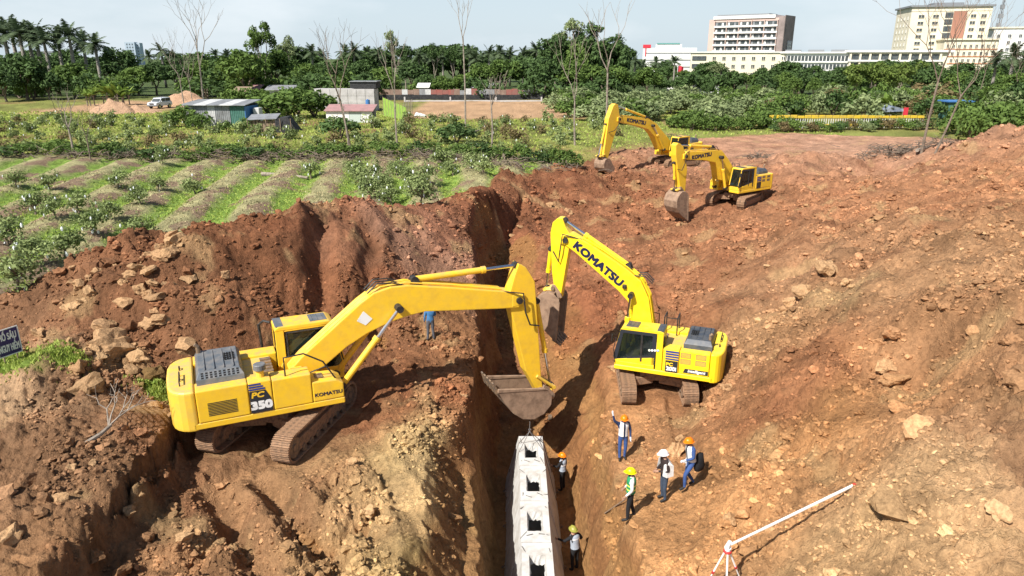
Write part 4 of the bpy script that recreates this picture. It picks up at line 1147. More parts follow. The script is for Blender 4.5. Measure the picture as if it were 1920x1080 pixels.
# -- the large machine on the left bank
Y350 = M['yellow']
pc350, boom350, g = excavator('big dusty yellow excavator number 350 reaching over the trench from the left bank', (-8.03, 22.2), R(24.4), UNDER['pc350'][2], 0.2, 1.0, dict(
    near=True, side=-1, paint=Y350, front=1.95, cabx=(.10, 2.35), cab_top=3.42, cwx=-2.6, tail=-3.4, hood=(-2.52, -1.08), left_parts=[(-2.59, -1.2, 2.5), (-1.19, .1, 2.45)], right_parts=[(-2.59, -1.06, 2.5), (-1.05, -.34, 2.5), (-.33, .9, 2.46)], top=M['yellow_dusty'], hood_mat=M['grey_hood'], bucket_mat=M['bucket'], open_door=True, blind=True,
    boom=[(0.35, 2.35), (0.85, 1.95), (1.55, 2.35), (2.35, 2.92), (3.1, 3.30), (3.86, 3.57), (4.6, 3.73), (5.24, 3.79), (8.23, 3.46), (8.95, 3.40), (9.1, 3.60), (8.95, 3.95), (8.5, 4.10), (6.25, 4.56), (4.64, 4.86), (4.02, 4.88), (3.41, 4.74), (2.9, 4.42), (1.99, 3.72), (.8, 2.80)],
    arm=[(8.98, 5.12), (9.27, 4.96), (9.66, 4.33), (9.75, 3.27), (9.98, 0.36), (10.08, -0.34), (9.85, -0.45), (9.69, -0.12), (9.30, 0.63), (8.62, 3.42), (8.62, 4.05), (8.80, 4.64)],
    tip=(8.95, 3.70), arm_cyl=[(4.96, 4.95), (8.98, 4.99)], boom_cyl=[(2.05, 1.62), (4.22, 4.13)], pivot=(9.95, -0.28), rocker=(9.78, .35), knee=(10.55, -.28), bk_cyl=(9.86, 3.45), curl=R(-84), bk=1.20,
    pipe=[(1.0, 2.9), (2.0, 3.68), (3.0, 4.42), (3.7, 4.78), (4.6, 4.86), (6.25, 4.56), (8.3, 4.12)], hose_end=(9.85, 2.5)))
W, k = g['W'], 1.0
dec = MB().prism([(-1.04, 1.44), (-.36, 1.44), (-.40, 1.90), (-.54, 2.20), (-1.04, 2.20)], -W - .012, -W - .006).build('number_decal', M['decal_grey'], pc350)
for i in range(3):
    MB().box(-1.04, -.55 - .06 * i, -W - .013, -W - .007, 2.23 + i * .085, 2.285 + i * .085).build('stripe', M['stripe_blue'], dec)
put_text(dec, 'PC', .26, M['yellow'], (-.80, -W - .014, 2.05), -1, bold=.012, shear=.15, sx=1.25)
put_text(dec, '350', .36, M['white'], (-.705, -W - .014, 1.68), -1, bold=.034, sx=1.22)
put_text(pc350, 'KOMATSU', .17, M['decal_navy'], (1.42, -W - .006, 1.66), -1, bold=.007, sx=1.15)
gr = MB()
for i in range(9): gr.box(-2.28, -1.42, -W - .012, -W + .005, 1.62 + i * .052, 1.645 + i * .052)
gr.build('louvre', M['black'], pc350)
MB().prism([(2.75, 3.62), (3.05, 3.42), (3.3, 3.62), (3.0, 3.95)], -.372, -.366).build('white_sticker', M['white'], boom350)
for zc, y in ((.85, .2),): pass
# -- the machine on the right bench
pc200, boom200, g = excavator('clean bright yellow excavator number 200i with its side to the trench, below the right slope', (5.91, 26.99), R(159.6), UNDER['pc200'][2], -0.5, 0.88, dict(
    near=True, side=1, paint=M['yellow_new'], front=1.42, cabx=(-.46, 1.42), cwx=-2.28, tail=-2.78, hood=(-2.3, -1.2), left_parts=[(-2.27, -1.12, 2.2), (-1.11, -.48, 2.2)], right_parts=[(-2.27, -1.2, 2.2), (-1.19, .1, 2.2), (.11, .9, 2.1)],  hood_mat=M['dark_hood'], bucket_mat=M['bucket'], precleaner=False,
    boom=[(0.05, 1.35), (.75, 1.15), (.97, 2.25), (1.03, 2.75), (1.21, 3.14), (1.62, 3.54), (3.48, 4.98), (3.85, 5.20), (4.0, 5.45), (3.85, 5.68), (3.62, 5.70), (2.81, 5.33), (1.27, 4.43), (0.71, 4.01), (0.36, 3.32), (0.16, 2.27)],
    arm=[(4.45, 6.11), (4.25, 6.30), (4.04, 6.30), (3.90, 5.95), (3.66, 5.57), (3.72, 5.16), (3.96, 3.48), (4.05, 2.88), (4.12, 2.76), (4.26, 2.80), (4.45, 4.03), (4.50, 4.93), (4.54, 5.66)],
    tip=(3.86, 5.44), arm_cyl=[(1.3, 4.55), (4.0, 6.18)], boom_cyl=[(1.25, .95), (1.05, 3.45)], pivot=(4.15, 2.85), rocker=(4.32, 3.25), knee=(4.74, 3.22), bk_cyl=(4.58, 4.95), curl=R(20), bk=1.15,
    pipe=[(.1, 2.0), (.25, 2.8), (.36, 3.35), (.70, 4.0), (1.27, 4.43), (2.3, 5.05), (3.2, 5.50)], hose_end=(4.4, 4.9), lamp=(1.35, 3.75)))
W, k = g['W'], .88
dec = MB().box(-1.08, -.60, W + .006, W + .012, 1.44 * k, 1.98 * k).build('number_decal', M['decal_grey'], pc200)
for i in range(4):
    MB().box(-1.09, -.59, W + .007, W + .013, (2.02 + i * .115) * k, (2.09 + i * .12) * k).build('stripe', M['stripe_blue'], dec)
put_text(dec, 'PC', .19, M['yellow_new'], (-.76, W + .014, 1.80 * k), 1, bold=.010, sx=1.2)
put_text(dec, '200i', .22, M['white'], (-.84, W + .014, 1.59 * k), 1, bold=.014, sx=1.05)
lb = MB().prism([(-1.3, 1.50 * k), (-1.36, 1.70 * k), (-2.24, 1.70 * k), (-2.24, 1.50 * k)], W + .006, W + .011).build('name_decal', M['decal_grey'], pc200)
put_text(lb, 'intelligent', .17, M['white'], (-1.80, W + .012, 1.61 * k), 1, bold=.006, shear=.25)
for x in (-1.35, -2.0):
    for z in (1.93, 2.22):
        lv = MB()
        for i in range(6): lv.box((x - .40) * k, x * k, W + .004, W + .012, (z + i * .033) * k, (z + .02 + i * .033) * k)
        MB().box((x - .42) * k, (x + .02) * k, W - .01, W + .006, (z - .02) * k, (z + .21) * k).build('vent', M['steel'], pc200)
        lv.build('louvre', M['yellow_dusty'], pc200)
put_text(boom200, 'KOMATSU', .44, M['decal_navy'], (2.48, .88 * .36 + .006, 4.58 + .5 - .02), 1, ang=R(-36.5) * -1 * -1, bold=.034, sx=1.22)
for i, c in enumerate(((.7, .72, .6), (.75, .75, .75), (.7, .72, .7), (.35, .5, .62))):
    st = mat('sticker', c, .5)
    MB().tube([(.05 - i * .11, W + .003, 2.06 + .012 * i), (.05 - i * .11, W + .009, 2.06 + .012 * i)], .05, 12).build('round_sticker', st, pc200)
# -- the two far machines
e1, boom1, g = excavator('yellow excavator with bucket resting on the slope, nearer of the far pair', (16.87, 53.1), R(-145), UNDER['far_near'][2], 2.0, 0.88, dict(
    near=False, side=1, paint=M['yellow'], front=1.42, cabx=(-.46, 1.42), cwx=-2.28, tail=-2.78, hood=(-2.3, -1.2), left_parts=[(-2.27, -1.12, 2.2), (-1.11, -.48, 2.2)], right_parts=[(-2.27, -1.2, 2.2), (-1.19, .1, 2.2), (.11, .9, 2.1)],  hood_mat=M['dark_hood'], bucket_mat=M['bucket'], precleaner=False,
    boom=[(.35, 4.1), (.9, 3.6), (2.2, 4.0), (2.64, 4.77), (2.98, 5.32), (4.2, 5.60), (6.01, 5.76), (6.3, 6.05), (6.07, 6.33), (4.93, 6.27), (3.1, 6.23), (2.28, 6.06), (1.5, 5.35)],
    arm=[(7.16, 6.83), (6.95, 6.98), (6.75, 6.92), (6.42, 6.69), (6.10, 5.92), (5.86, 5.04), (5.90, 3.56), (6.05, 3.26), (6.30, 3.34), (6.80, 5.13), (7.1, 6.16)],
    tip=(6.16, 6.02), arm_cyl=[(3.2, 6.45), (6.62, 6.78)], boom_cyl=[(1.9, 3.4), (2.6, 5.70)], pivot=(6.14, 3.34), rocker=(6.35, 3.8), knee=(6.75, 3.72), bk_cyl=(6.95, 5.6), curl=R(10), bk=1.2,
    pipe=[(.7, 4.6), (1.5, 5.40), (2.28, 6.06), (3.1, 6.23), (4.93, 6.27), (5.8, 6.32)], hose_end=(6.9, 5.2)))
put_text(boom1, 'KOMATSU', .36, M['decal_navy'], (4.55, .88 * .36 + .006, 3.93), 1, ang=R(3), bold=.028, sx=1.22)
k, W = .88, g['W']
MB().box(-1.08, -.60, W + .006, W + .012, 1.44 * k, 1.95 * k).build('number_decal', M['decal_grey'], e1)
for i in range(3): MB().box(-1.09, -.59, W + .007, W + .013, (2.02 + i * .14) * k, (2.11 + i * .14) * k).build('stripe', M['stripe_blue'], e1)
for x in (-1.35, -2.0):
    for z in (1.93, 2.22): MB().box((x - .40) * k, x * k, W - .01, W + .007, z * k, (z + .2) * k).build('vent', M['steel'], e1)
e2, boom2, g = excavator('yellow excavator standing farthest back at the orchard edge, arm down on the earth bank', (15.9, 70.0), R(-141), UNDER['far_back'][2], 2.4, 0.9, dict(
    near=False, side=1, paint=M['yellow'], front=1.42, cabx=(-.46, 1.42), cwx=-2.28, tail=-2.78, hood=(-2.3, -1.2), left_parts=[(-2.27, -1.12, 2.2), (-1.11, -.48, 2.2)], right_parts=[(-2.27, -1.2, 2.2), (-1.19, .1, 2.2), (.11, .9, 2.1)],  hood_mat=M['dark_hood'], bucket_mat=M['bucket'], precleaner=False,
    boom=[(.6, 4.5), (1.2, 4.0), (2.6, 4.2), (3.48, 5.41), (4.42, 6.15), (6.0, 6.57), (8.35, 7.03), (8.6, 7.3), (8.39, 7.57), (6.57, 7.37), (4.33, 7.04), (3.23, 6.53), (2.24, 5.70)],
    arm=[(9.24, 8.46), (8.95, 8.66), (8.62, 8.56), (8.39, 7.67), (8.45, 6.93), (9.05, 5.56), (9.62, 4.06), (9.8, 3.72), (10.1, 3.80), (10.2, 4.35), (10.05, 5.31), (9.75, 7.42)],
    tip=(8.45, 7.3), arm_cyl=[(4.6, 7.3), (8.6, 8.45)], boom_cyl=[(2.3, 4.2), (4.03, 6.5)], pivot=(9.92, 3.85), rocker=(10.1, 4.35), knee=(10.6, 4.2), bk_cyl=(9.85, 6.9), curl=R(-22), bk=1.0,
    pipe=[(1.2, 4.95), (2.24, 5.75), (3.23, 6.53), (4.33, 7.04), (6.57, 7.37), (8.0, 7.55)], hose_end=(9.7, 6.2)))
put_text(boom2, 'KOMATSU', .46, M['decal_navy'], (6.2, .36 * .9 + .006, 4.57), 1, ang=R(-9.5) * -1 * -1, bold=.034, sx=1.22)
k, W = .9, g['W']
MB().box(-1.08, -.60, W + .006, W + .012, 1.44 * k, 1.95 * k).build('number_decal', M['decal_grey'], e2)
for i in range(3): MB().box(-1.09, -.59, W + .007, W + .013, (2.02 + i * .14) * k, (2.11 + i * .14) * k).build('stripe', M['stripe_blue'], e2)
# ------------------------------------------------------------------ precast blocks in the trench
def culvert_mesh(seed, L=2.22, b=1.04, t=.485, h=2.1, hw=.27, hl=.54):
    r = random.Random(seed)
    N = 28
    def rect(a, c, jit, z, zj=0.0):
        out = []
        for i in range(N):
            q = i / N * 4
            s, f = int(q), q - int(q)
            x, y = [(-a + 2 * a * f, -c), (a, -c + 2 * c * f), (a - 2 * a * f, c), (-a, c - 2 * c * f)][s]
            out.append((x * (1 - r.random() * jit), y * (1 - r.random() * jit * .6), z + r.uniform(-zj, zj)))
        return out
    v = rect(t, L / 2, 0, h) + rect(hw, hl, .05, h - .004) + rect(hw * .93, hl * .95, .14, h - .20, .03) + rect(hw * .86, hl * .9, .16, h - .30, .04) + rect(b, L / 2 + .004, 0, 0)
    f = []
    for ring_a, ring_b in ((0, 1), (1, 2), (2, 3), (4, 0)):
        for i in range(N):
            j = (i + 1) % N
            f.append((ring_a * N + i, ring_a * N + j, ring_b * N + j, ring_b * N + i))
    f.append(tuple(4 * N + i for i in range(N - 1, -1, -1)))
    m = MB().add(v, f)
    return m
blk_y = [24.77, 22.52, 20.27, 18.02, 15.77]
blk_lab = ['pale concrete trench block hung from the bucket sling, farthest along the trench', 'pale concrete trench block second from the sling, broken hole in its top', 'pale concrete trench block in the middle of the row beside the crouching worker',
           'pale concrete trench block second from the near end of the row', 'pale concrete trench block at the near end, cut by the bottom edge']
rb = random.Random(3)
for i, y in enumerate(blk_y):
    root = empty('concrete_block', (.775 + rb.uniform(-.02, .02), y, -4.42))
    tag(root, blk_lab[i], 'concrete block', 'precast blocks laid in the trench')
    culvert_mesh(i + 3).build('shell', M['concrete'], root, .0)
    for s in (-1, 1):
        for q in (-.75, .75):
            a = Vector((s * .40, q, 2.105))
            d = Vector((rb.uniform(-.12, .12), rb.uniform(-.22, .22), rb.uniform(0.0, .03)))
            MB().tube([a - d, a + d], .011, 5).build('rebar_stub', M['rope'], root)
        MB().tube([(s * .30, rb.uniform(-.85, -.7), 2.11), (s * .1, rb.uniform(-.95, -.6), 2.13)], .012, 5).build('rebar_stub', M['rope'], root)
        MB().tube([(s * 1.02, .0, .15), (s * 1.12, .0, .22), (s * 1.02, .0, .30)], .03, 6).build('lifting_eye', M['steel'], root)
pl = MB().box(-.3, .3, -.05, .05, 0, .03).build('wood_scrap', M['wood'], None, .004, loc=(.82, 17.0, -2.31), rot=(0, 0, .1))
tag(pl, 'short wooden board lying across the top of a concrete block', 'board')
apex = Vector((.70, 25.1, -1.66))
sl = empty('lifting_sling', apex)
tag(sl, 'steel rope sling with hook hanging below the big bucket', 'sling')
for s in (-1, 1):
    for yy, zz in ((25.5, -3.7), (24.2, -4.15)):
        e = Vector((.775 + s * (1.03 - (zz + 4.42) * .25), yy, zz))
        mid = Vector((.775 + s * .49, (apex.y + yy) / 2, -2.30))
        MB().tube([(0, 0, 0), mid - apex, e - apex], .014, 6).build('rope', M['rope'], sl)
        MB().tube([e - apex + Vector((0, 0, .06)), e - apex - Vector((0, 0, .08))], .04, 8).build('shackle', M['steel'], sl)
MB().tube([(0, 0, 0), (0, .05, .10), (.02, .30, .22), (.0, .55, .30)], .016, 6).build('rope', M['rope'], sl)
MB().tube([(-.05, 0, 0), (-.06, 0, .08), (0, 0, .13), (.06, 0, .08), (.03, 0, .0), (-.05, 0, -.03)], .022, 8).build('hook', M['chrome'], sl)

# ------------------------------------------------------------------ people
SKIN = mat('skin', (0.36, 0.20, 0.13), 0.6)
HAIR = mat('black_hair', (0.012, 0.010, 0.009), 0.6)
def cloth(name, c): return mat(name, c, 0.9, tuple(q * .72 for q in c), 9, .4, .7, bump=.3, bscale=30)
C_NAVY, C_BLUE = cloth('navy_cotton', (0.022, 0.042, 0.12)), cloth('blue_work_trousers', (0.04, 0.085, 0.24))
C_BLACK, C_WHITE = cloth('black_cloth', (0.012, 0.012, 0.014)), cloth('white_cloth', (0.72, 0.72, 0.70))
C_BROWN, C_GREY = cloth('dark_brown_jacket', (0.035, 0.022, 0.020)), cloth('grey_trousers', (0.10, 0.105, 0.12))
C_GREEN, C_SILV = cloth('green_vest', (0.02, 0.26, 0.10)), cloth('silver_vest', (0.36, 0.41, 0.48))
C_JEAN, C_SKY = cloth('slate_trousers', (0.045, 0.065, 0.10)), cloth('bright_blue_jacket', (0.06, 0.20, 0.42))
C_GLOVE = cloth('white_glove', (0.70, 0.72, 0.74))
C_BOOT = mat('black_boot', (0.018, 0.016, 0.014), .7)
H_OR, H_YE = mat('orange_helmet', (0.80, 0.20, 0.008), .3), mat('yellow_helmet', (0.75, 0.66, 0.005), .3)
H_WH, H_OL = mat('white_helmet', (0.80, 0.80, 0.80), .3), mat('olive_helmet', (0.28, 0.27, 0.05), .4)
REFL = mat('lime_reflective_band', (0.62, 0.78, 0.10), .4)
REFW = mat('white_reflective_band', (0.75, 0.76, 0.78), .4)

def person(label, loc, yaw, shirt, trousers, pose=None, helmet=None, vest=None, bands=None, hands=SKIN, vest_open=False, boots=C_BOOT, lean=(0, 0), head_turn=0.0, hair_only=False):
    """faces +y; yaw turns it; pose overrides joints"""
    J = dict(pelvis=(0, 0, .93), spine=(0, 0, 1.12), chest=(0, .01, 1.31), neck=(0, .0, 1.46), skull=(0, .02, 1.555), crown=(0, .015, 1.645))
    for s, S in ((-1, 'l'), (1, 'r')):
        J.update({S + 'sh': (s * .175, 0, 1.395), S + 'el': (s * .235, -.02, 1.13), S + 'wr': (s * .235, .05, .885), S + 'hip': (s * .095, 0, .89), S + 'kn': (s * .105, .02, .49), S + 'an': (s * .105, -.02, .09), S + 'toe': (s * .12, .15, .045)})
    J.update(pose or {})
    J = {k_: Vector(p) for k_, p in J.items()}
    for k_ in ('spine', 'chest', 'neck', 'skull', 'crown', 'lsh', 'rsh'):
        h = max(0, J[k_].z - .93)
        J[k_] += Vector((lean[0] * h, lean[1] * h, 0))
    rad = dict(pelvis=(.155, .12), spine=(.145, .105), chest=(.175, .115), neck=(.062, .062), skull=(.084, .098), crown=(.066, .082), sh=(.072, .072), el=(.050, .050), wr=(.036, .036), hip=(.098, .098), kn=(.068, .068), an=(.050, .050), toe=(.046, .036))
    names = list(J)
    verts = [J[n] for n in names]
    radii = [rad[n] if n in rad else rad[n[1:]] for n in names]
    zone = {}
    E = []
    def seg(a, b, z):
        E.append((names.index(a), names.index(b)))
        zone[(names.index(a), names.index(b))] = z
    seg('pelvis', 'spine', 0); seg('spine', 'chest', 0); seg('chest', 'neck', 0); seg('neck', 'skull', 2); seg('skull', 'crown', 2)
    for S in 'lr':
        seg('chest', S + 'sh', 0); seg(S + 'sh', S + 'el', 0); seg(S + 'el', S + 'wr', 0)
        seg('pelvis', S + 'hip', 1); seg(S + 'hip', S + 'kn', 1); seg(S + 'kn', S + 'an', 1); seg(S + 'an', S + 'toe', 4)
    def addv(p, rr, frm, z):
        verts.append(Vector(p)); radii.append((rr, rr)); names.append('x%d' % len(verts))
        E.append((frm, len(verts) - 1)); zone[(frm, len(verts) - 1)] = z
        return len(verts) - 1
    for S, s in (('l', -1), ('r', 1)):   # palm and five bent fingers
        d = (J[S + 'wr'] - J[S + 'el']).normalized()
        side = d.cross(Vector((s, .3, 0))).normalized()
        pal = addv(J[S + 'wr'] + d * .075, .034, names.index(S + 'wr'), 3)
        inn = side.cross(d).normalized() * s
        for i, ln in enumerate((.070, .080, .075, .058)):
            b0 = J[S + 'wr'] + d * .105 + side * (-.030 + .020 * i)
            k1 = addv(b0 + d * ln * .45, .0095, pal, 3)
            addv(b0 + d * ln * .85 - inn * ln * .35, .008, k1, 3)
        th = addv(J[S + 'wr'] + d * .065 - side * .045, .011, pal, 3)
        addv(J[S + 'wr'] + d * .11 - side * .058, .009, th, 3)
    hd = (J['crown'] - J['neck']).normalized()
    me = bpy.data.meshes.new('body')
    me.from_pydata([tuple(v) for v in verts], E, [])
    ob = bpy.data.objects.new('tmp', me)
    col.objects.link(ob)
    md = ob.modifiers.new('skin', 'SKIN')
    md.use_smooth_shade = True
    for i, sv in enumerate(me.skin_vertices[0].data):
        sv.radius = radii[i]
        sv.use_root = (i == 0)
    ob.modifiers.new('sub', 'SUBSURF').levels = 1
    dg = bpy.context.evaluated_depsgraph_get()
    bm_ = bpy.data.meshes.new_from_object(ob.evaluated_get(dg))
    bpy.data.objects.remove(ob)
    bm_.materials.clear()
    for m in (shirt, trousers, SKIN, hands, boots): bm_.materials.append(m)
    segs = [(verts[a], verts[b], z) for (a, b), z in zone.items()]
    for p in bm_.polygons:
        c, best, bz = p.center, 1e9, 0
        for a, b, z in segs:
            ab = b - a
            t = max(0, min(1, (c - a).dot(ab) / max(1e-9, ab.length_squared)))
            d = (c - a - ab * t).length
            if d < best: best, bz = d, z
        if bz == 0 and c.z < .93 + .02: bz = 1
        p.material_index = bz
        p.use_smooth = True
    root = empty('person', loc, yaw)
    tag(root, label, 'person')
    link('body', bm_, root)
    up = hd
    base = J['skull']
    fw = Vector((math.sin(head_turn), math.cos(head_turn), 0))
    sd = fw.cross(up).normalized()
    def hp(r_, f_, u_): return base + sd * r_ + fw * f_ + up * u_
    def dome(name, m, rx, ry, rz, z0, n=14, rings=5, lower=0.0, cover=None):
        mb = MB()
        v, f = [], []
        for j in range(rings + 1):
            a = lower + (math.pi / 2 - lower) * j / rings
            for i in range(n):
                b = 2 * math.pi * i / n
                v.append(hp(rx * math.cos(a) * math.cos(b), .012 + ry * math.cos(a) * math.sin(b), z0 + rz * math.sin(a)))
        for j in range(rings):
            for i in range(n): f.append((j * n + i, j * n + (i + 1) % n, (j + 1) * n + (i + 1) % n, (j + 1) * n + i))
        return mb.add(v, f).build(name, m, root, smooth=True)
    dome('hair', HAIR, .094, .108, .125, .02, lower=-.25)
    nose = MB().tube([hp(0, .10, -.015), hp(0, .125, -.035)], [.012, .018], 6).build('nose', SKIN, root, smooth=True)
    for s in (-1, 1):
        MB().tube([hp(s * .033, .098, .006), hp(s * .033, .108, .006)], .012, 6).build('eye', HAIR, root)
        MB().tube([hp(s * .086, .0, .01), hp(s * .100, -.012, .0)], [.026, .018], 7).build('ear', SKIN, root)
    MB().tube([hp(-.022, .104, -.062), hp(.022, .104, -.062)], .006, 5).build('mouth', mat('lips', (.25, .10, .08), .5), root)
    if helmet:
        h = dome('helmet', helmet, .128, .150, .135, .055, 16, 6)
        mb = MB()
        v = []
        n = 20
        for i in range(n):
            b = 2 * math.pi * i / n
            ex = 1.0 + (.30 * max(0, math.sin(b)) ** 2)
            v.append(hp(.120 * math.cos(b), .012 + .142 * math.sin(b), .062))
            v.append(hp(.146 * math.cos(b), .012 + .165 * ex * math.sin(b), .050))
        mb.add(v, [(2 * i, 2 * i + 1, (2 * i + 3) % (2 * n), (2 * i + 2) % (2 * n)) for i in range(n)]).build('helmet_brim', helmet, root)
        MB().tube([hp(0, -.13, .09), hp(0, -.06, .178), hp(0, .04, .195), hp(0, .12, .15)], .014, 6).build('helmet_ridge', helmet, root)
    if vest:
        prof = [(.96, .172, .140), (1.05, .165, .132), (1.18, .172, .132), (1.30, .192, .138), (1.38, .196, .130), (1.435, .160, .105), (1.465, .095, .080)]
        n, v, f = 18, [], []
        for z, a, b in prof:
            h = z - .93
            for i in range(n):
                t = 2 * math.pi * i / n
                v.append((a * math.cos(t) + lean[0] * h, b * math.sin(t) + lean[1] * h + .005, z))
        for j in range(len(prof) - 1):
            for i in range(n):
                if vest_open and i in (4,) : continue
                f.append((j * n + i, j * n + (i + 1) % n, (j + 1) * n + (i + 1) % n, (j + 1) * n + i))
        vo = MB().add(v, f).build('vest', vest, root, smooth=True)
        for z, bmat in (bands or []):
            h = z - .93
            a = np.interp(z, [p[0] for p in prof], [p[1] for p in prof]) + .006
            b = np.interp(z, [p[0] for p in prof], [p[2] for p in prof]) + .006
            vv = []
            for dz in (-.025, .025):
                vv += [(a * math.cos(2 * math.pi * i / n) + lean[0] * (h + dz), b * math.sin(2 * math.pi * i / n) + lean[1] * (h + dz) + .005, z + dz) for i in range(n)]
            MB().add(vv, [(i, (i + 1) % n, n + (i + 1) % n, n + i) for i in range(n)]).build('reflective_band', bmat, vo)
    return root
def feet(px, py, z=0): return on_ground(px, py, z)
person('man in orange helmet and white vest raising one arm to signal', feet(1166, 861, -.7), R(188), C_NAVY, C_BLUE, helmet=H_OR, vest=C_WHITE, hands=C_GLOVE, vest_open=True, head_turn=.25,
       pose=dict(rel=(.36, .08, 1.56), rwr=(.42, .10, 1.80), lel=(-.25, -.02, 1.13), lwr=(-.24, .08, .90), lan=(-.09, -.02, .09), ltoe=(-.10, .14, .045), ran=(.10, .04, .09), rtoe=(.14, .20, .045)))
person('man in yellow helmet and green high visibility vest over white sleeves', feet(1180, 974, -.5), R(82), C_WHITE, C_BLACK, helmet=H_YE, vest=C_GREEN, bands=[(1.08, REFL), (1.22, REFL)],
       pose=dict(lel=(-.24, -.02, 1.13), lwr=(-.21, .14, .93), rel=(.24, .0, 1.13), rwr=(.20, .16, .96), lkn=(-.11, .06, .49), lan=(-.12, .06, .09), ltoe=(-.14, .24, .045), ran=(.11, -.14, .09), rtoe=(.13, .03, .045), rkn=(.11, -.03, .49)))
person('man in white helmet and dark jacket with pale vest, hands together in front', feet(1243, 938, -.3), R(100), C_BROWN, C_JEAN, helmet=H_WH, lean=(0, .08), head_turn=-.1,
       pose=dict(lel=(-.24, .0, 1.14), lwr=(-.08, .24, 1.08), rel=(.24, .0, 1.14), rwr=(.08, .24, 1.06)))
pv = feet(1243, 938, -.3)
person('man in orange helmet and white vest stepping down the slope with a dark coat', feet(1292, 914, 0), R(105), C_BLUE, C_BLUE, helmet=H_OR, vest=C_WHITE, hands=C_GLOVE, lean=(0, .14), vest_open=True, head_turn=-.2,
       pose=dict(rel=(.25, -.10, 1.15), rwr=(.22, .02, .90), lel=(-.24, .08, 1.15), lwr=(-.16, .28, 1.08), lkn=(-.11, .24, .55), lan=(-.11, .22, .12), ltoe=(-.12, .40, .06), rkn=(.11, .06, .50), ran=(.11, -.20, .10), rtoe=(.12, -.04, .045)))
person('man in orange helmet and silver vest standing in the trench beside the hung block', (2.06, 25.0, gz(2.06, 25.0)), R(60), C_BLACK, C_BLACK, helmet=H_OR, vest=C_SILV, bands=[(1.25, REFW)],
       pose=dict(lel=(-.25, .14, 1.18), lwr=(-.2, .36, 1.16), rel=(.25, -.02, 1.12), rwr=(.24, .06, .88)))
person('man in olive helmet and silver vest working in the trench shade beside the blocks', (2.16, 20.3, gz(2.16, 20.3)), R(35), C_BLACK, C_BLACK, helmet=H_OL, vest=C_SILV, bands=[(1.34, REFW)], lean=(0, .12),
       pose=dict(lel=(-.34, .18, 1.24), lwr=(-.40, .44, 1.20), rel=(.33, .06, 1.18), rwr=(.42, .20, 1.02)))
person('man in blue jacket and grey trousers standing behind the big boom', feet(808, 636, 1.0), R(15), C_SKY, C_GREY, boots=C_BLACK,
       pose=dict(lan=(-.14, -.02, .09), ltoe=(-.16, .14, .045), ran=(.14, .0, .09), rtoe=(.17, .15, .045), rel=(.24, .1, 1.14), rwr=(.14, .26, 1.05)))
# loose pale vest worn by the white-helmet man, coat carried by the stepping man
wv = MB()
for s in (-1,):
    wv.add([(-.20, -.02, 1.42), (.20, -.02, 1.42), (.215, -.15, 1.30), (-.215, -.15, 1.30), (.21, -.17, .95), (-.21, -.17, .95), (.225, .02, 1.36), (-.225, .02, 1.36), (.23, .04, .92), (-.23, .04, .92), (.20, .14, 1.36), (-.20, .14, 1.36), (.215, .17, 1.0), (-.215, .17, 1.0)],
           [(0, 1, 2, 3), (3, 2, 4, 5), (1, 6, 2), (0, 3, 7), (2, 6, 8, 4), (7, 3, 5, 9), (6, 10, 12, 8), (11, 7, 9, 13), (1, 10, 6), (0, 7, 11)])
for o in bpy.data.objects:
    if o.get('label', '').startswith('man in white helmet'):
        wo = wv.build('vest', C_WHITE, o)
        sm_ = wo.modifiers.new('thick', 'SOLIDIFY')
        sm_.thickness = .012
st_ = feet(1292, 914, 0)
ct = MB()
rc = random.Random(4)
n, v, f = 10, [], []
for j, (z, a, b) in enumerate(((1.02, .04, .03), (.98, .13, .07), (.80, .17, .10), (.60, .20, .11), (.44, .17, .10), (.38, .05, .03))):
    for i in range(n):
        t = 2 * math.pi * i / n
        q = 1 + rc.uniform(-.12, .12)
        v.append((a * q * math.cos(t), b * q * math.sin(t), z))
for j in range(5):
    for i in range(n): f.append((j * n + i, j * n + (i + 1) % n, (j + 1) * n + (i + 1) % n, (j + 1) * n + i))
coat = ct.add(v, f).build('coat', C_BLACK, None, smooth=True, loc=(st_[0] + .25, st_[1] + .04, st_[2] + .16), rot=(0, 0, .5))
tag(coat, 'black coat hanging behind the stepping man in white vest', 'coat')

# ------------------------------------------------------------------ survey tripod and staff, sign, hand tools
hx, hy, hz = at_z(1365, 1026, 1.62)
tp = empty('survey_tripod', (hx, hy, gz(hx, hy)))
tag(tp, 'white and red survey tripod on the slope at the bottom edge', 'tripod')
hh = hz - tp.location.z
M['red'] = mat('red_paint', (.45, .03, .03), .5)
for i in range(3):
    a = R(20 + 120 * i)
    fx, fy = .52 * math.cos(a), .52 * math.sin(a)
    fz = gz(hx + fx, hy + fy) - tp.location.z
    lg = MB().tube([(.05 * math.cos(a), .05 * math.sin(a), hh - .12), (fx * .55, fy * .55, fz + (hh - .12 - fz) * .48)], .022, 6).build('leg', M['white'], tp)
    MB().tube([(fx * .5, fy * .5, fz + (hh - .12 - fz) * .53), (fx, fy, fz - .03)], .015, 6).build('lower_leg', M['white'], lg)
    MB().tube([(fx * .53, fy * .53, fz + (hh - .12 - fz) * .50), (fx * .58, fy * .58, fz + (hh - .12 - fz) * .45)], .036, 6).build('clamp', M['red'], lg)
MB().tube([(0, 0, hh - .14), (0, 0, hh - .09)], .10, 12).build('tripod_head', M['red'], tp, .01)
MB().tube([(0, 0, hh - .09), (0, 0, hh + .0)], [.07, .085], 12).build('levelling_base', M['white'], tp, .01)
MB().tube([(-.05, -.07, hh + .06), (.07, .10, hh + .06)], .055, 10).build('telescope', M['white'], tp)
ex_, ey_, ez_ = on_ground(1602, 912, 1.8)
sa, sb = Vector((hx + .04, hy + .02, hz + .05)), Vector((ex_, ey_, ez_ + .05))
stf = empty('levelling_staff', sb)
tag(stf, 'long white levelling staff leaning from the slope onto the tripod', 'staff')
d = sa - sb
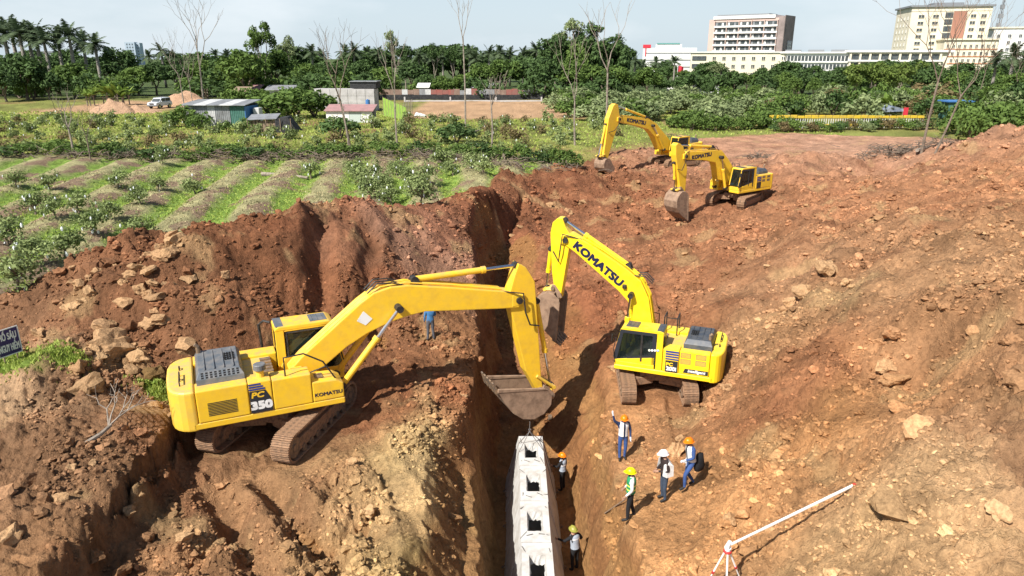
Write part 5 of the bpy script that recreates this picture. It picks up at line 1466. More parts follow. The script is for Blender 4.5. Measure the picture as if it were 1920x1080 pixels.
qz = d.to_track_quat('X', 'Z').to_matrix().to_4x4()
for i in range(4):
    L0, L1 = d.length * i / 4, d.length * (i + 1) / 4 + .02
    MB().box(L0, L1, -.030 + .002 * i, .030 - .002 * i, -.02, .02 - .002 * i, qz).build('staff_section', M['white'], stf, .004)
MB().box(-.02, .05, -.034, .034, -.025, .025, qz).build('end_cap', M['red'], stf)
# danger board
SIGN = mat('navy_sign', (.030, .018, .11), .5, (.04, .025, .12), 5)
sx_, sy_, sz_ = at_y(15, 641, 22.8)
gs = gz(sx_, sy_)
sg = empty('danger_sign', (sx_, sy_, gs), R(65))
tag(sg, 'navy danger board on a thin post at the left edge', 'sign')
zb_ = sz_ - gs
MB().box(-.37, .37, -.015, .015, zb_ - .47, zb_ + .47).build('board', SIGN, sg, .003)
for q in ((-.39, .39, -.025, -.005, zb_ + .455, zb_ + .49), (-.39, .39, -.025, -.005, zb_ - .49, zb_ - .455), (-.40, -.365, -.025, -.005, zb_ - .455, zb_ + .455), (.365, .40, -.025, -.005, zb_ - .455, zb_ + .455)):
    MB().box(*q).build('frame_strip', M['white'], sg)
put_text(sg, 'HỐ SÂU', .34, M['white'], (.0, -.018, zb_ + .19), -1, bold=.011, sx=.50)
put_text(sg, 'NGUY HIỂM', .36, M['white'], (.0, -.018, zb_ - .22), -1, bold=.010, sx=.345)
for s in (-.22, .22):
    MB().tube([(s, .04, -.1), (s, .04, zb_ + .3)], .025, 8).build('post', M['wood'], sg)
# shovel stuck in the slope, crowbar lying by the green vest
px_, py_, pz_ = on_ground(1031, 783, -1)
sv = empty('shovel', (px_, py_, pz_))
tag(sv, 'small shovel lying on the slope above the hung block', 'shovel')
MB().tube([(0, 0, .06), (.35, .75, .42)], .02, 6).build('handle', M['wood'], sv)
MB().prism([(-.10, .0), (.08, .02), (.10, .16), (-.06, .16)], -.14, .1).build('blade', M['steel'], sv, .01)
a_, b_ = Vector(on_ground(1134, 963, -.6)), Vector(on_ground(1176, 946, -.5))
cb_ = MB().tube([(0, 0, .05), b_ - a_ + Vector((0, 0, .25))], .022, 6).build('wooden_stick', M['wood'], None, loc=a_)
tag(cb_, 'thin wooden stick held low beside the man in the green vest', 'stick')
ORD = ['first', 'second', 'third', 'fourth', 'fifth', 'sixth', 'seventh', 'eighth', 'ninth', 'tenth', 'eleventh', 'twelfth', 'thirteenth', 'fourteenth', 'fifteenth', 'sixteenth', 'seventeenth', 'eighteenth', 'nineteenth', 'twentieth']
ORD += ['twenty-' + q for q in ORD[:9]] + ['thirtieth'] + ['thirty-' + q for q in ORD[:9]]
# ------------------------------------------------------------------ vegetation
def leaf_cloud(rg, centres, radii, n, size, squash=1.0, droop=0.0):
    """n leaf-sized quads spread through clumps"""
    k = rg.integers(0, len(centres), n)
    d = rg.normal(size=(n, 3))
    d /= np.linalg.norm(d, axis=1)[:, None]
    rr = rg.uniform(0.35, 1.0, n) ** 0.6
    p = centres[k] + d * (radii[k] * rr)[:, None] * np.array([1, 1, squash])
    nrm = d + rg.normal(size=(n, 3)) * 0.7 + np.array([0, 0, 0.45])
    nrm /= np.linalg.norm(nrm, axis=1)[:, None]
    a = np.cross(nrm, rg.normal(size=(n, 3)))
    a /= np.linalg.norm(a, axis=1)[:, None]
    a[:, 2] -= droop
    b = np.cross(nrm, a)
    s = size * rg.uniform(0.6, 1.3, n)[:, None]
    a, b = a * s, b * s * 0.55
    v = np.stack([p - a, p + b * .9 - a * .1, p + a, p - b * .9 - a * .1], 1).reshape(-1, 3)
    f = np.arange(4 * n).reshape(n, 4)
    cl = rg.uniform(size=len(centres))
    lv = np.clip(0.55 * rg.uniform(size=n) + 0.45 * cl[k], 0, 1)
    return v, f, np.repeat(lv, 4)
def crown_mesh(name, seed, n, centres, radii, size, mt, **kw):
    v, f, lv = leaf_cloud(np.random.default_rng(seed), np.array(centres, float), np.array(radii, float), n, size, **kw)
    return fast_mesh(name, v, f, mt, False, {'lv': ('FLOAT', lv)})
def dome_clumps(rg, rx, rz, cz, m, rc):
    c, r = [], []
    for i in range(m):
        d = rg.normal(size=3)
        d /= np.linalg.norm(d)
        d[2] = abs(d[2]) * 1.1 - 0.25
        q = rg.uniform(.45, 1) ** .5
        c.append((d[0] * rx * q, d[1] * rx * q, cz + d[2] * rz * q))
        r.append(rc * rg.uniform(.7, 1.3))
    return c, r
def limbs(mb, rg, p, d, ln, r, lev, maxlev, spread, n, tips, sides=5, up=.25):
    q = p + d * ln * .5 + Vector(rg.normal(size=3)) * ln * .05
    e = p + d * ln + Vector(rg.normal(size=3)) * ln * .06
    mb.tube([p, q, e], [r, r * .82, r * .62], sides, cap=(lev == maxlev))
    if lev == maxlev:
        tips.append(e)
        return
    m = n if isinstance(n, int) else int(rg.integers(n[0], n[1] + 1))
    a0 = rg.uniform(0, 6.28)
    for i in range(m):
        a = a0 + 6.28 * i / m + rg.uniform(-.4, .4)
        o = d.orthogonal().normalized()
        o = (Matrix.Rotation(a, 3, d) @ o)
        nd_ = (d * math.cos(spread) + o * math.sin(spread) * rg.uniform(.6, 1.3) + Vector((0, 0, up))).normalized()
        limbs(mb, rg, e if i < 2 else q.lerp(e, .5), nd_, ln * rg.uniform(.6, .82), r * .6, lev + 1, maxlev, spread, n, tips, max(3, sides - 1), up)
PROTO = {}
def proto(kind, i, trunk, crown, extra=None): PROTO.setdefault(kind, []).append((trunk, crown, extra))
for i in range(6):                       # guava bushes: many crooked stems, loose leaves, paper bags on the fruit
    rg = np.random.default_rng(100 + i)
    mb, tips = MB(), []
    limbs(mb, rg, Vector((0, 0, -.05)), Vector((rg.uniform(-.15, .15), rg.uniform(-.15, .15), 1)).normalized(), .45, .06, 0, 2, .75, (3, 4), tips, 6, .12)
    c = [tuple(t) for t in tips] + [tuple(Vector(t) + Vector(rg.normal(size=3)) * .25) for t in tips]
    r = [rg.uniform(.22, .42) for _ in c]
    cm = crown_mesh('crown', 200 + i, 800, c, r, .080, M['leaf_guava'], squash=.8)
    bg = MB()
    for _ in range(6):
        q = Vector(c[rg.integers(0, len(c))]) + Vector(rg.normal(size=3)) * .22
        bg.tube([q, q + Vector((0, 0, -.07)), q + Vector((0, 0, -.16))], [.02, .05, .04], 5)
    proto('guava', i, mb.mesh('stem', M['bark']), cm, bg.mesh('fruit_bags', M['bag']))
for i in range(5):                       # the same kind seen small
    rg = np.random.default_rng(140 + i)
    mb, tips = MB(), []
    limbs(mb, rg, Vector((0, 0, -.05)), Vector((0, 0, 1)), .4, .055, 0, 1, .8, (4, 5), tips, 5, .1)
    c = [tuple(Vector(t) + Vector(rg.normal(size=3)) * .3) for t in tips for _ in range(3)]
    cm = crown_mesh('crown', 240 + i, 330, c, [rg.uniform(.3, .5) for _ in c], .14, M['leaf_guava'], squash=.8)
    bg = MB()
    for _ in range(4):
        q = Vector(c[rg.integers(0, len(c))]) + Vector(rg.normal(size=3)) * .3
        bg.tube([q, q + Vector((0, 0, -.10)), q + Vector((0, 0, -.2))], [.025, .065, .05], 4)
    proto('guava_small', i, mb.mesh('stem', M['bark']), cm, bg.mesh('fruit_bags', M['bag']))
    proto('dry_small', i, PROTO['guava_small'][i][0], crown_mesh('crown', 260 + i, 300, c, [.45] * len(c), .13, M['leaf_dry'], squash=.8))
for i in range(6):                       # thick low bushes
    rg = np.random.default_rng(170 + i)
    c, r = dome_clumps(rg, 1.15, .95, .7, 26, .42)
    tr = MB()
    for _ in range(4):
        a = rg.uniform(0, 6.28)
        tr.tube([(0, 0, -.1), (.35 * math.cos(a), .35 * math.sin(a), .8)], [.06, .03], 5)
    tm = tr.mesh('stem', M['bark'])
    for kd, mt in (('bush_blue', 'leaf_blue'), ('bush_mid', 'leaf_mid'), ('bush_dark', 'leaf_dark'), ('bush_dry', 'leaf_dry')):
        proto(kd, i, tm, crown_mesh('crown', 300 + i, 620, c, r, .15, M[mt], squash=.85))
for i in range(6):                       # dense round fruit and shade trees, unit height about 8
    rg = np.random.default_rng(400 + i)
    c, r = dome_clumps(rg, 3.1, 3.1, 4.4, 60, 1.0)
    mb, tips = MB(), []
    limbs(mb, rg, Vector((0, 0, -.2)), Vector((0, 0, 1)), 2.2, .26, 0, 2, .6, 3, tips, 7, .25)
    tm = mb.mesh('trunk', M['bark'])
    for kd, mt in (('dome_dark', 'leaf_dark'), ('dome_mid', 'leaf_mid')):
        proto(kd, i, tm, crown_mesh('crown', 420 + i, 2600, c, r, .34, M[mt], squash=.8))
for i in range(4):                       # tall loose trees, unit height about 14
    rg = np.random.default_rng(440 + i)
    mb, tips = MB(), []
    limbs(mb, rg, Vector((0, 0, -.2)), Vector((0, 0, 1)), 5.2, .24, 0, 3, .42, 3, tips, 7, .30)
    c = [tuple(t) for t in tips]
    tm = mb.mesh('trunk', M['bark_pale'])
    for kd, mt in (('tall_light', 'leaf_mid'), ('tall_dark', 'leaf_dark'), ('tall_blue', 'leaf_blue')):
        proto(kd, i, tm, crown_mesh('crown', 460 + i, 2300, c, [rg.uniform(.8, 1.5) for _ in c], .33, M[mt], squash=.85))
for i in range(3):                       # feathery bamboo-like clumps, unit height about 8
    rg = np.random.default_rng(480 + i)
    mb, c = MB(), []
    for _ in range(16):
        a, t = rg.uniform(0, 6.28), rg.uniform(.4, 2.6)
        h = rg.uniform(5, 8)
        pts = [(0.4 * math.cos(a), .4 * math.sin(a), 0), (t * .4 * math.cos(a), t * .4 * math.sin(a), h * .6), (t * math.cos(a), t * math.sin(a), h), (t * 1.5 * math.cos(a), t * 1.5 * math.sin(a), h * .93)]
        mb.tube(pts, [.05, .04, .02, .01], 4)
        for q in (.45, .6, .75, .9, 1.0):
            s = q * (len(pts) - 1)
            j = min(int(s), len(pts) - 2)
            c.append(tuple(Vector(pts[j]).lerp(Vector(pts[j + 1]), s - j)))
    proto('bamboo', i, mb.mesh('stem', M['bark_pale']), crown_mesh('crown', 490 + i, 2600, c, [rg.uniform(.5, .95) for _ in c], .26, M['leaf_light'], droop=.5))
for i in range(5):                       # royal palms, unit height 15
    rg = np.random.default_rng(520 + i)
    tr = MB().tube([(0, 0, -.3), (0, 0, 4), (.05, 0, 8), (0, 0, 11.2), (0, 0, 12.6)], [.30, .27, .28, .22, .16], 8)
    V, Fc, LV = [], [], []
    for j in range(20):
        a = 2.4 * j
        el = R(rg.uniform(-35, 75)) if j > 2 else R(80)
        L = rg.uniform(3.0, 4.0)
        pts = []
        p, dirv = Vector((0, 0, 12.5)), Vector((math.cos(a) * math.cos(el), math.sin(a) * math.cos(el), math.sin(el)))
        for s in range(8):
            pts.append(p.copy())
            p = p + dirv * L / 7
            dirv = (dirv + Vector((0, 0, -.20))).normalized()
        side = Vector((-math.sin(a), math.cos(a), 0))
        for s in range(7):
            for q in (0.0, .5):
                o = pts[s].lerp(pts[s + 1], q)
                ln = .95 * math.sin(math.pi * min(1, (s + q + 1.2) / 8.4)) + .15
                fwd = (pts[s + 1] - pts[s]).normalized()
                for sd in (1, -1):
                    t = o + side * sd * ln * .8 + fwd * ln * .45 + Vector((0, 0, -ln * rg.uniform(.15, .6)))
                    b = len(V)
                    V += [tuple(o), tuple(o + fwd * .30), tuple(t)]
                    Fc.append((b, b + 1, b + 2))
                    LV += [rg.uniform(.1, .9)] * 3
    proto('palm', i, tr.mesh('trunk', M['palm_trunk'], smooth=True), fast_mesh('crown', V, Fc, M['leaf_palm'], False, {'lv': ('FLOAT', LV)}))
for i in range(3):                       # banana clumps, unit height 3.5
    rg = np.random.default_rng(560 + i)
    tr = MB()
    V, Fc, LV = [], [], []
    for st in range(4):
        bx_, by_ = rg.normal(size=2) * .6
        hh_ = rg.uniform(1.2, 2.0)
        tr.tube([(bx_, by_, -.1), (bx_, by_, hh_)], [.13, .09], 6)
        for j in range(8):
            a, el = rg.uniform(0, 6.28), R(rg.uniform(25, 80))
            p, dirv = Vector((bx_, by_, hh_)), Vector((math.cos(a) * math.cos(el), math.sin(a) * math.cos(el), math.sin(el)))
            side = Vector((-math.sin(a), math.cos(a), 0))
            lvv = rg.uniform(0, 1)
            b = len(V)
            for s in range(6):
                w = .30 * math.sin(math.pi * (s + .35) / 5.6) + .03
                V += [tuple(p - side * w), tuple(p + Vector((0, 0, -.06))), tuple(p + side * w)]
                LV += [lvv * .8, lvv, lvv * .8]
                p = p + dirv * .36
                dirv = (dirv + Vector((0, 0, -.22))).normalized()
            for s in range(5):
                for q in (0, 1):
                    Fc.append((b + 3 * s + q, b + 3 * s + q + 1, b + 3 * s + q + 4, b + 3 * s + q + 3))
    proto('banana', i, tr.mesh('stem', M['bark_pale']), fast_mesh('crown', V, Fc, M['leaf_banana'], False, {'lv': ('FLOAT', LV)}))
PN = {'guava': 'guava_tree', 'guava_small': 'guava_bush', 'dry_small': 'dry_bush', 'dome_dark': 'shade_tree', 'dome_mid': 'shade_tree', 'tall_light': 'tall_tree', 'tall_dark': 'tall_tree', 'tall_blue': 'tall_tree', 'bamboo': 'bamboo_clump', 'palm': 'palm_tree', 'banana': 'banana_plant'}
rv = random.Random(11)
def plant(kind, x, y, s, label, group=None, cat=None, z=None, sxy=None):
    trunk, crown, extra = rv.choice(PROTO[kind])
    z = gz(x, y) if z is None else z
    root = empty(PN.get(kind, 'bush'), (x, y, z), rv.uniform(0, 6.28))
    root.scale = (sxy or s, sxy or s, s)
    tag(root, label, cat or ('bush' if 'bush' in PN.get(kind, 'bush') else 'tree' if 'tree' in PN.get(kind, '') else 'plant'), group)
    link('stem' if trunk.name.startswith('stem') else 'trunk', trunk, root)
    link('crown', crown, root)
    if extra: tag(link('fruit_bags', extra, root), kind='stuff')
    return root

# near orchard: trees on the beds left of the heap
NEAR = [(34, 545, 1.25, 'guava tree with forked trunk nearest the danger sign'), (122, 484, 1.1, 'guava tree with white bags just behind the crest of the stony heap'), (178, 440, 1.05, 'slim guava tree behind the stony heap, right of the bagged one'),
        (261, 450, 1.05, 'round dense green guava tree right behind the rock-topped crest'), (209, 413, .95, 'guava tree two steps behind the round dense one, on its left'), (264, 382, .9, 'guava tree with dark trunk leaning on the bed behind the round one'),
        (367, 366, .95, 'small round guava tree alone on a bed, dark shadow at its foot'), (298, 358, .8, 'nearly leafless guava tree left of the small round one'), (222, 352, .95, 'pale stemmed guava tree on the third bed from the left'),
        (95, 356, .95, 'guava tree far up the left beds near the brush line'), (67, 402, 1.05, 'guava tree at the left edge, middle of the beds'), (15, 458, 1.15, 'dark guava tree cut by the left edge, above the forked one'),
        (105, 408, 1.0, 'guava tree beside the left edge one, a step to the right'), (583, 335, 1.0, 'lone guava tree by the fallen log'), (305, 306, .85, 'little guava tree at the head of the beds'),
        (150, 400, 1.0, 'leafy guava tree between the slim and the pale stemmed ones'), (30, 350, 1.0, 'guava tree at the left edge near the brush line'), (60, 500, 1.1, 'broad guava tree between the forked and the bagged ones')]
for px, py, s, lab in NEAR:
    x, y, z = on_ground(px, py, 3.3)
    plant('guava', x, y, s * rv.uniform(1.0, 1.2), lab, 'guava trees on the left beds')
for i, (px, py) in enumerate([(690, 372), (735, 384), (775, 366), (800, 345), (705, 340), (745, 330), (665, 330), (850, 330), (885, 316), (905, 322), (720, 355), (760, 345), (680, 352), (830, 318), (790, 385)]):
    x, y, z = on_ground(px, py, 3.5)
    plant('guava', x, y, rv.uniform(1.0, 1.35), 'guava tree in the thick group left behind the brown heap, above the big boom', 'guava trees grouped behind the heap')
# brush line between the beds and the far orchard
for i in range(34):
    px = -20 + i * 33 + rv.uniform(-10, 10)
    if px > 1120: break
    x, y, z = at_y(px, 300, rv.uniform(64, 67.5))
    plant(rv.choice(['bush_dark', 'bush_mid', 'bush_mid']), x, y, rv.uniform(.5, .85), 'low leafy bush in the brush line between the beds and the far orchard', 'brush line bushes', sxy=rv.uniform(.8, 1.3))
# far orchard
SHED_ZONES = [(365, 480, 98, 88), (478, 575, 92, 84), (590, 705, 130, 93)]
cnt = 0
for row in range(11):
    y = 68.5 + row * 5.0
    for i in range(26):
        px = -25 + i * 46 + rv.uniform(-17, 17) + (row % 2) * 20
        yy = y + rv.uniform(-1.6, 1.6)
        x = at_y(px, 250, yy)[0]
        if any(a - 15 < px < b + 15 and d1 - 12 < yy < d0 for a, b, d0, d1 in SHED_ZONES): continue
        if x > 7 + (yy - 66) * .6 or (yy > 102 and -18 < x < 12) or rv.random() < .22 or (px < 380 and yy > 108) or signed_dirt(np.array([x]), np.array([yy]))[0] > -1.5: continue
        if rv.random() < .13:
            plant('dry_small', x, yy, rv.uniform(.8, 1.2), 'brownish half-dry bush among the green ones of the far orchard', 'dry bushes of the far orchard')
        else:
            plant('guava_small', x, yy, rv.uniform(.75, 1.15), 'low guava bush with pale fruit bags in the lime green far orchard', 'guava bushes of the far orchard')
        cnt += 1
# thicket behind the far machines, then rougher scrub to the right
for i in range(95):
    y = rv.uniform(92, 150)
    px = rv.uniform(1045, 1470)
    x = at_y(px, 200, y)[0]
    plant('bush_blue' if rv.random() < .8 else 'bush_mid', x, y, rv.uniform(1.2, 1.8), 'dense grey green bush in the thicket behind the far excavators', 'thicket behind the far excavators', sxy=rv.uniform(1.6, 2.3))
for i in range(15):
    px = 1270 + i * 15 + rv.uniform(-5, 5)
    x = at_y(px, 250, 89)[0]
    plant('bush_mid', x, rv.uniform(89, 93), rv.uniform(.9, 1.2), ORD[i] + ' from the left: round bush edging the bare earth behind the far excavators', 'bushes edging the bare earth')
for i in range(24):
    px = 1455 + i * 13 + rv.uniform(-6, 6)
    x = at_y(px, 250, 87)[0]
    plant(rv.choice(['bush_dark', 'bush_blue', 'bush_dry', 'bush_mid']), x, rv.uniform(87.5, 89.5), rv.uniform(.5, .9), 'scrubby bush in front of the yellow barrier', 'scrub in front of the yellow barrier')
for i in range(80):
    y = rv.uniform(97, 165)
    px = rv.uniform(1440, 1960)
    x = at_y(px, 200, y)[0]
    k = rv.choice(['bush_mid', 'bush_mid', 'bush_dark', 'bush_dry', 'bush_blue'])
    plant(k, x, y, rv.uniform(1.2, 2.3), {'bush_mid': 'bright green scrub bush on the rising ground behind the yellow barrier', 'bush_dark': 'dark green scrub bush on the rising ground behind the yellow barrier', 'bush_dry': 'brown dry scrub bush on the rising ground behind the yellow barrier', 'bush_blue': 'grey green scrub bush on the rising ground behind the yellow barrier'}[k], 'scrub behind the yellow barrier', sxy=rv.uniform(1.5, 2.6))
for i in range(14):
    px, y = rv.uniform(1800, 1960), rv.uniform(76, 88)
    x = at_y(px, 230, y)[0]
    plant('bush_mid', x, y, rv.uniform(1.6, 2.6), 'big glossy green bush beyond the crest of the right spoil heap', 'bushes beyond the right heap', sxy=rv.uniform(1.5, 2.2), z=4.0)
# tree belt.  px, top py, distance, kind, width factor
def belt(px, top, D, kind, unit, wf, label, group):
    x = at_y(px, 150, D)[0]
    zt = at_y(px, top, D)[2]
    h = max(2.0, zt - 4.2)
    s = h / unit
    plant(kind, x, D, s, label, group, sxy=s * wf)
for i, (px, top, D) in enumerate(sorted(((5, 50, 205), (25, 38, 196), (39, 33, 210), (53, 38, 190), (69, 42, 205), (83, 40, 195), (96, 55, 186), (122, 52, 192), (144, 42, 188), (167, 58, 198), (189, 62, 180), (-15, 45, 195)))):
    belt(px, top + 2, D, 'palm', 15, 1.5, ORD[i] + ' from the left: tall royal palm in the crowded grove at the upper left', 'palms of the left grove')
for i, (px, top, D) in enumerate(sorted(((285, 95, 230), (310, 82, 215), (330, 96, 230), (410, 94, 235), (430, 95, 240), (559, 88, 225), (589, 84, 220), (606, 92, 235), (650, 85, 225), (667, 82, 215), (692, 88, 230), (712, 90, 225), (735, 95, 240)))):
    belt(px, top, D, 'palm', 15, 1.5, ORD[i] + ' from the left: distant palm of the tree line left of the centre', 'palms left of the centre')
for i, (px, top, D) in enumerate(sorted(((787, 92, 205), (805, 96, 215), (831, 94, 210), (850, 90, 225), (881, 86, 215), (892, 98, 205), (917, 86, 205), (937, 86, 215), (956, 90, 225), (981, 90, 215), (1006, 82, 220)))):
    belt(px, top, D, 'palm', 15, 1.5, ORD[i] + ' from the left: distant palm in the tree line at the centre', 'palms at the centre')
for i, (px, top, D) in enumerate(sorted(((1172, 108, 215), (1189, 104, 210), (1205, 112, 220), (1228, 106, 205), (1263, 106, 205)))):
    belt(px, top, D, 'palm', 15, 1.5, ORD[i] + ' from the left: distant palm in front of the far white buildings', 'palms before the white buildings')
for i, (px, top, D) in enumerate(sorted(((1862, 96, 135), (1892, 84, 130), (1918, 92, 138), (1940, 88, 128)))):
    belt(px, top, D, 'palm', 15, 1.5, ORD[i] + ' from the left: stout palm with pale trunk at the upper right edge', 'palms at the right edge')
TREES = [(45, 92, 150, 'dome_dark', 1.15), (5, 120, 145, 'dome_dark', 1.1), (85, 130, 150, 'dome_dark', 1.1), (135, 112, 160, 'dome_mid', 1.3), (225, 80, 205, 'dome_dark', 1.0), (200, 105, 190, 'dome_dark', 1.1), (255, 120, 165, 'dome_mid', 1.2), (290, 112, 170, 'dome_dark', 1.1),
         (330, 115, 185, 'dome_dark', 1.2), (350, 105, 230, 'dome_dark', 1.2), (380, 110, 200, 'dome_mid', 1.2), (455, 85, 150, 'dome_mid', 1.1), (420, 105, 170, 'dome_dark', 1.1), (500, 46, 158, 'tall_light', .75), (520, 85, 165, 'dome_mid', 1.0), (545, 72, 175, 'tall_blue', .7),
         (575, 112, 160, 'dome_mid', 1.1), (610, 110, 175, 'dome_dark', 1.1), (640, 112, 190, 'dome_dark', 1.1), (680, 108, 200, 'dome_dark', 1.2), (720, 120, 165, 'dome_mid', 1.1), (742, 66, 190, 'tall_blue', .65), (760, 72, 190, 'tall_dark', .8), (770, 110, 180, 'dome_dark', 1.1),
         (800, 135, 165, 'dome_dark', 1.2), (815, 85, 200, 'tall_dark', .7), (850, 78, 200, 'tall_dark', .8), (830, 140, 160, 'dome_mid', 1.3), (870, 135, 162, 'dome_mid', 1.2), (905, 112, 165, 'dome_mid', 1.1), (945, 102, 165, 'dome_mid', 1.1), (985, 97, 168, 'dome_dark', 1.1), (1025, 100, 162, 'dome_dark', 1.15),
         (1065, 108, 162, 'dome_mid', 1.1), (1105, 112, 165, 'dome_mid', 1.1), (1155, 118, 160, 'dome_mid', 1.1), (1190, 130, 165, 'dome_dark', 1.1), (1040, 50, 185, 'tall_dark', 1.0), (1065, 46, 190, 'tall_blue', .95), (1095, 52, 188, 'tall_dark', 1.0), (1135, 60, 185, 'tall_dark', 1.05),
         (1165, 72, 190, 'tall_dark', 1.0), (1120, 66, 195, 'dome_dark', .7), (1060, 75, 190, 'dome_dark', .75), (1215, 120, 160, 'dome_mid', 1.0), (1240, 140, 165, 'dome_dark', 1.1), (1285, 124, 170, 'tall_light', 1.1), (1275, 142, 165, 'dome_dark', 1.1), (1310, 140, 175, 'dome_mid', 1.0),
         (1345, 110, 175, 'tall_blue', 1.3), (1375, 128, 170, 'dome_dark', 1.0), (1400, 132, 175, 'dome_mid', 1.1), (1430, 124, 175, 'dome_dark', 1.0), (1470, 132, 170, 'dome_mid', 1.1), (1500, 128, 172, 'dome_dark', 1.1), (1540, 130, 175, 'dome_dark', 1.2), (1490, 140, 155, 'dome_mid', .9),
         (1570, 122, 165, 'dome_dark', 1.1), (1760, 118, 160, 'dome_dark', 1.1), (1800, 128, 150, 'dome_mid', 1.1), (1840, 130, 145, 'dome_dark', 1.1), (1720, 128, 165, 'dome_dark', 1.1), (1905, 130, 120, 'dome_mid', 1.0), (1870, 150, 110, 'dome_mid', 1.0), (1930, 140, 105, 'dome_dark', 1.0),
         (1040, 62, 186, 'dome_dark', .7), (1100, 58, 184, 'dome_dark', .75), (1148, 72, 186, 'dome_dark', .8), (1080, 70, 180, 'dome_mid', .6), (1330, 150, 150, 'dome_dark', .9), (1420, 155, 148, 'dome_mid', .9), (1560, 150, 150, 'dome_mid', 1.0), (1530, 142, 152, 'dome_mid', .8)]
TL = {'dome_dark': 'dark round-crowned tree in the belt behind the orchards', 'dome_mid': 'mid green round-crowned tree in the belt behind the orchards', 'tall_light': 'tall light green tree standing above the belt', 'tall_dark': 'tall dark loose-crowned tree standing above the belt', 'tall_blue': 'tall grey green feathery tree standing above the belt'}
TG = {'dome_dark': 'dark round trees of the belt', 'dome_mid': 'green round trees of the belt', 'tall_light': 'tall light green trees', 'tall_dark': 'tall dark trees', 'tall_blue': 'tall grey green trees'}
seen_kind = {}
for px, top, D, kind, wf in sorted(TREES):
    n_ = seen_kind.get(kind, 0)
    seen_kind[kind] = n_ + 1
    belt(px, top, D, kind, 8.0 if kind.startswith('dome') else 14.5, wf, ORD[n_] + ' from the left: ' + TL[kind], TG[kind])
for i in range(70):                      # undergrowth closing the belt at ground level
    px, D = rv.uniform(-30, 1960), rv.uniform(150, 175)
    if 1180 < px and D < 160: D += 12
    x = at_y(px, 150, D)[0]
    plant(rv.choice(['bush_dark', 'bush_dark', 'bush_mid']), x, D, rv.uniform(2.0, 3.4), 'bush of the dark undergrowth at the foot of the tree belt', 'undergrowth of the tree belt', sxy=rv.uniform(2.4, 3.8))
for i in range(60):                      # farther wood that shows between the trunks
    px, D = rv.uniform(-40, 1960), rv.uniform(215, 270)
    x = at_y(px, 130, D)[0]
    if px > 1180: s = rv.uniform(.75, 1.05)
    else: s = rv.uniform(1.1, 1.7)
    plant('dome_dark', x, D, s, 'far dark tree filling the gaps of the belt', 'far trees behind the belt', sxy=s * 1.4)
for px, top, D, wf in ((1605, 122, 150, 1.2), (1640, 118, 155, 1.3), (1690, 116, 152, 1.2), (1665, 126, 145, 1.2)):
    belt(px, top, D, 'bamboo', 8, wf, {1605: 'leftmost', 1640: 'second', 1690: 'rightmost', 1665: 'lowest'}[px] + ' feathery yellow green bamboo clump below the cream tower', 'bamboo below the cream tower')
for px, y, s, lab in ((205, 128, 1.3, 'big banana clump left of the parked car'), (180, 132, 1.0, 'yellowing banana clump beside the sand mound'), (232, 134, 1.1, 'banana clump nearest the parked car'), (1668, 108, 1.0, 'banana clump behind the tarpaulin shelter'), (1142, 98, .7, 'young banana plant behind the farthest machine')):
    x = at_y(px, 180, y)[0]
    plant('banana', x, y, s, lab, cat='banana plant')
for px, y, s, lab, k in ((350, 92, 1.6, 'round dark bush left of the grey shed', 'bush_mid'), (510, 100, 2.3, 'broad dark bush right of the grey shed', 'bush_mid'), (555, 104, 2.6, 'big leafy bush between the grey shed and the pale wall', 'bush_mid'), (590, 106, 2.3, 'leafy bush touching the pale wall', 'bush_mid'),
                         (635, 80, 1.4, 'creeper-covered dark bush at the leaning bare tree', 'bush_dark'), (855, 74, 1.3, 'dark bush under the fallen branch', 'bush_dark'), (470, 86, 1.0, 'small bush before the green shed panel', 'bush_mid')):
    x = at_y(px, 220, y)[0]
    plant(k, x, y, s, lab, sxy=s * 1.35)

# bare trees
def bare(label, px, py, h, lean=(0, 0), seed=1, spread=.45, r=.11, first=.42, n=(2, 3), lev=4, D=None, z=None, mt='bark_pale', up=.30):
    x, y, zz = on_ground(px, py, 4.0) if D is None else (at_y(px, py, D)[0], D, gz(at_y(px, py, D)[0], D))
    rg = np.random.default_rng(seed)
    r *= .8
    root = empty('bare_tree', (x, y, zz - .1))
    tag(root, label, 'tree', 'bare trees')
    d = Vector((lean[0], lean[1], 1)).normalized()
    top = d * h * first
    MB().tube([(0, 0, -.2), d * h * first * .5 + Vector((rg.uniform(-.1, .1), 0, 0)), top], [r * 1.25, r, r * .8], 8).build('trunk', M[mt], root)
    mb, tips = MB(), []
    for k in range(3):
        a = 2.1 * k + rg.uniform(0, 1)
        nd_ = (d + Vector((math.cos(a), math.sin(a), 0)) * spread * rg.uniform(.3, 1)).normalized()
        limbs(mb, rg, top * (1 - .03 * k), nd_, h * (1 - first) * .36, r * .55, 1, lev, spread, n, tips, 5, up)
    tag(mb.build('crown', M[mt], root), kind='stuff')
    return root
bare('tall bare tree with a wide fan crown behind the grey shed', 385, 205, 17.5, D=100, seed=3, spread=.5, r=.16)
bare('thin bare tree left of the wide fan-crowned one', 345, 205, 12.5, D=98, seed=4, spread=.35, r=.10)
bare('second thin bare stem beside the parked car', 362, 205, 9.5, D=104, seed=14, spread=.3, r=.08)
bare('pale bare tree with upright forked limbs at the head of the left beds', 138, 292, 7.2, seed=5, spread=.55, first=.36, r=.12, lev=3)
bare('darker bare tree right of the pale forked one', 170, 300, 6.0, seed=6, spread=.6, first=.33, r=.08, lev=3, mt='bark')
bare('dark leaning bare tree with a crooked crown before the pale wall', 660, 290, 13.0, lean=(-.16, .05), seed=7, spread=.55, first=.40, r=.13, mt='bark')
bare('slim pale bare stem beside the leaning dark tree', 655, 296, 5.5, lean=(-.05, 0), seed=17, spread=.2, first=.7, r=.07, lev=2)
bare('straight bare tree left of the green netting', 745, 280, 12.5, seed=8, spread=.36, r=.10, lev=3)
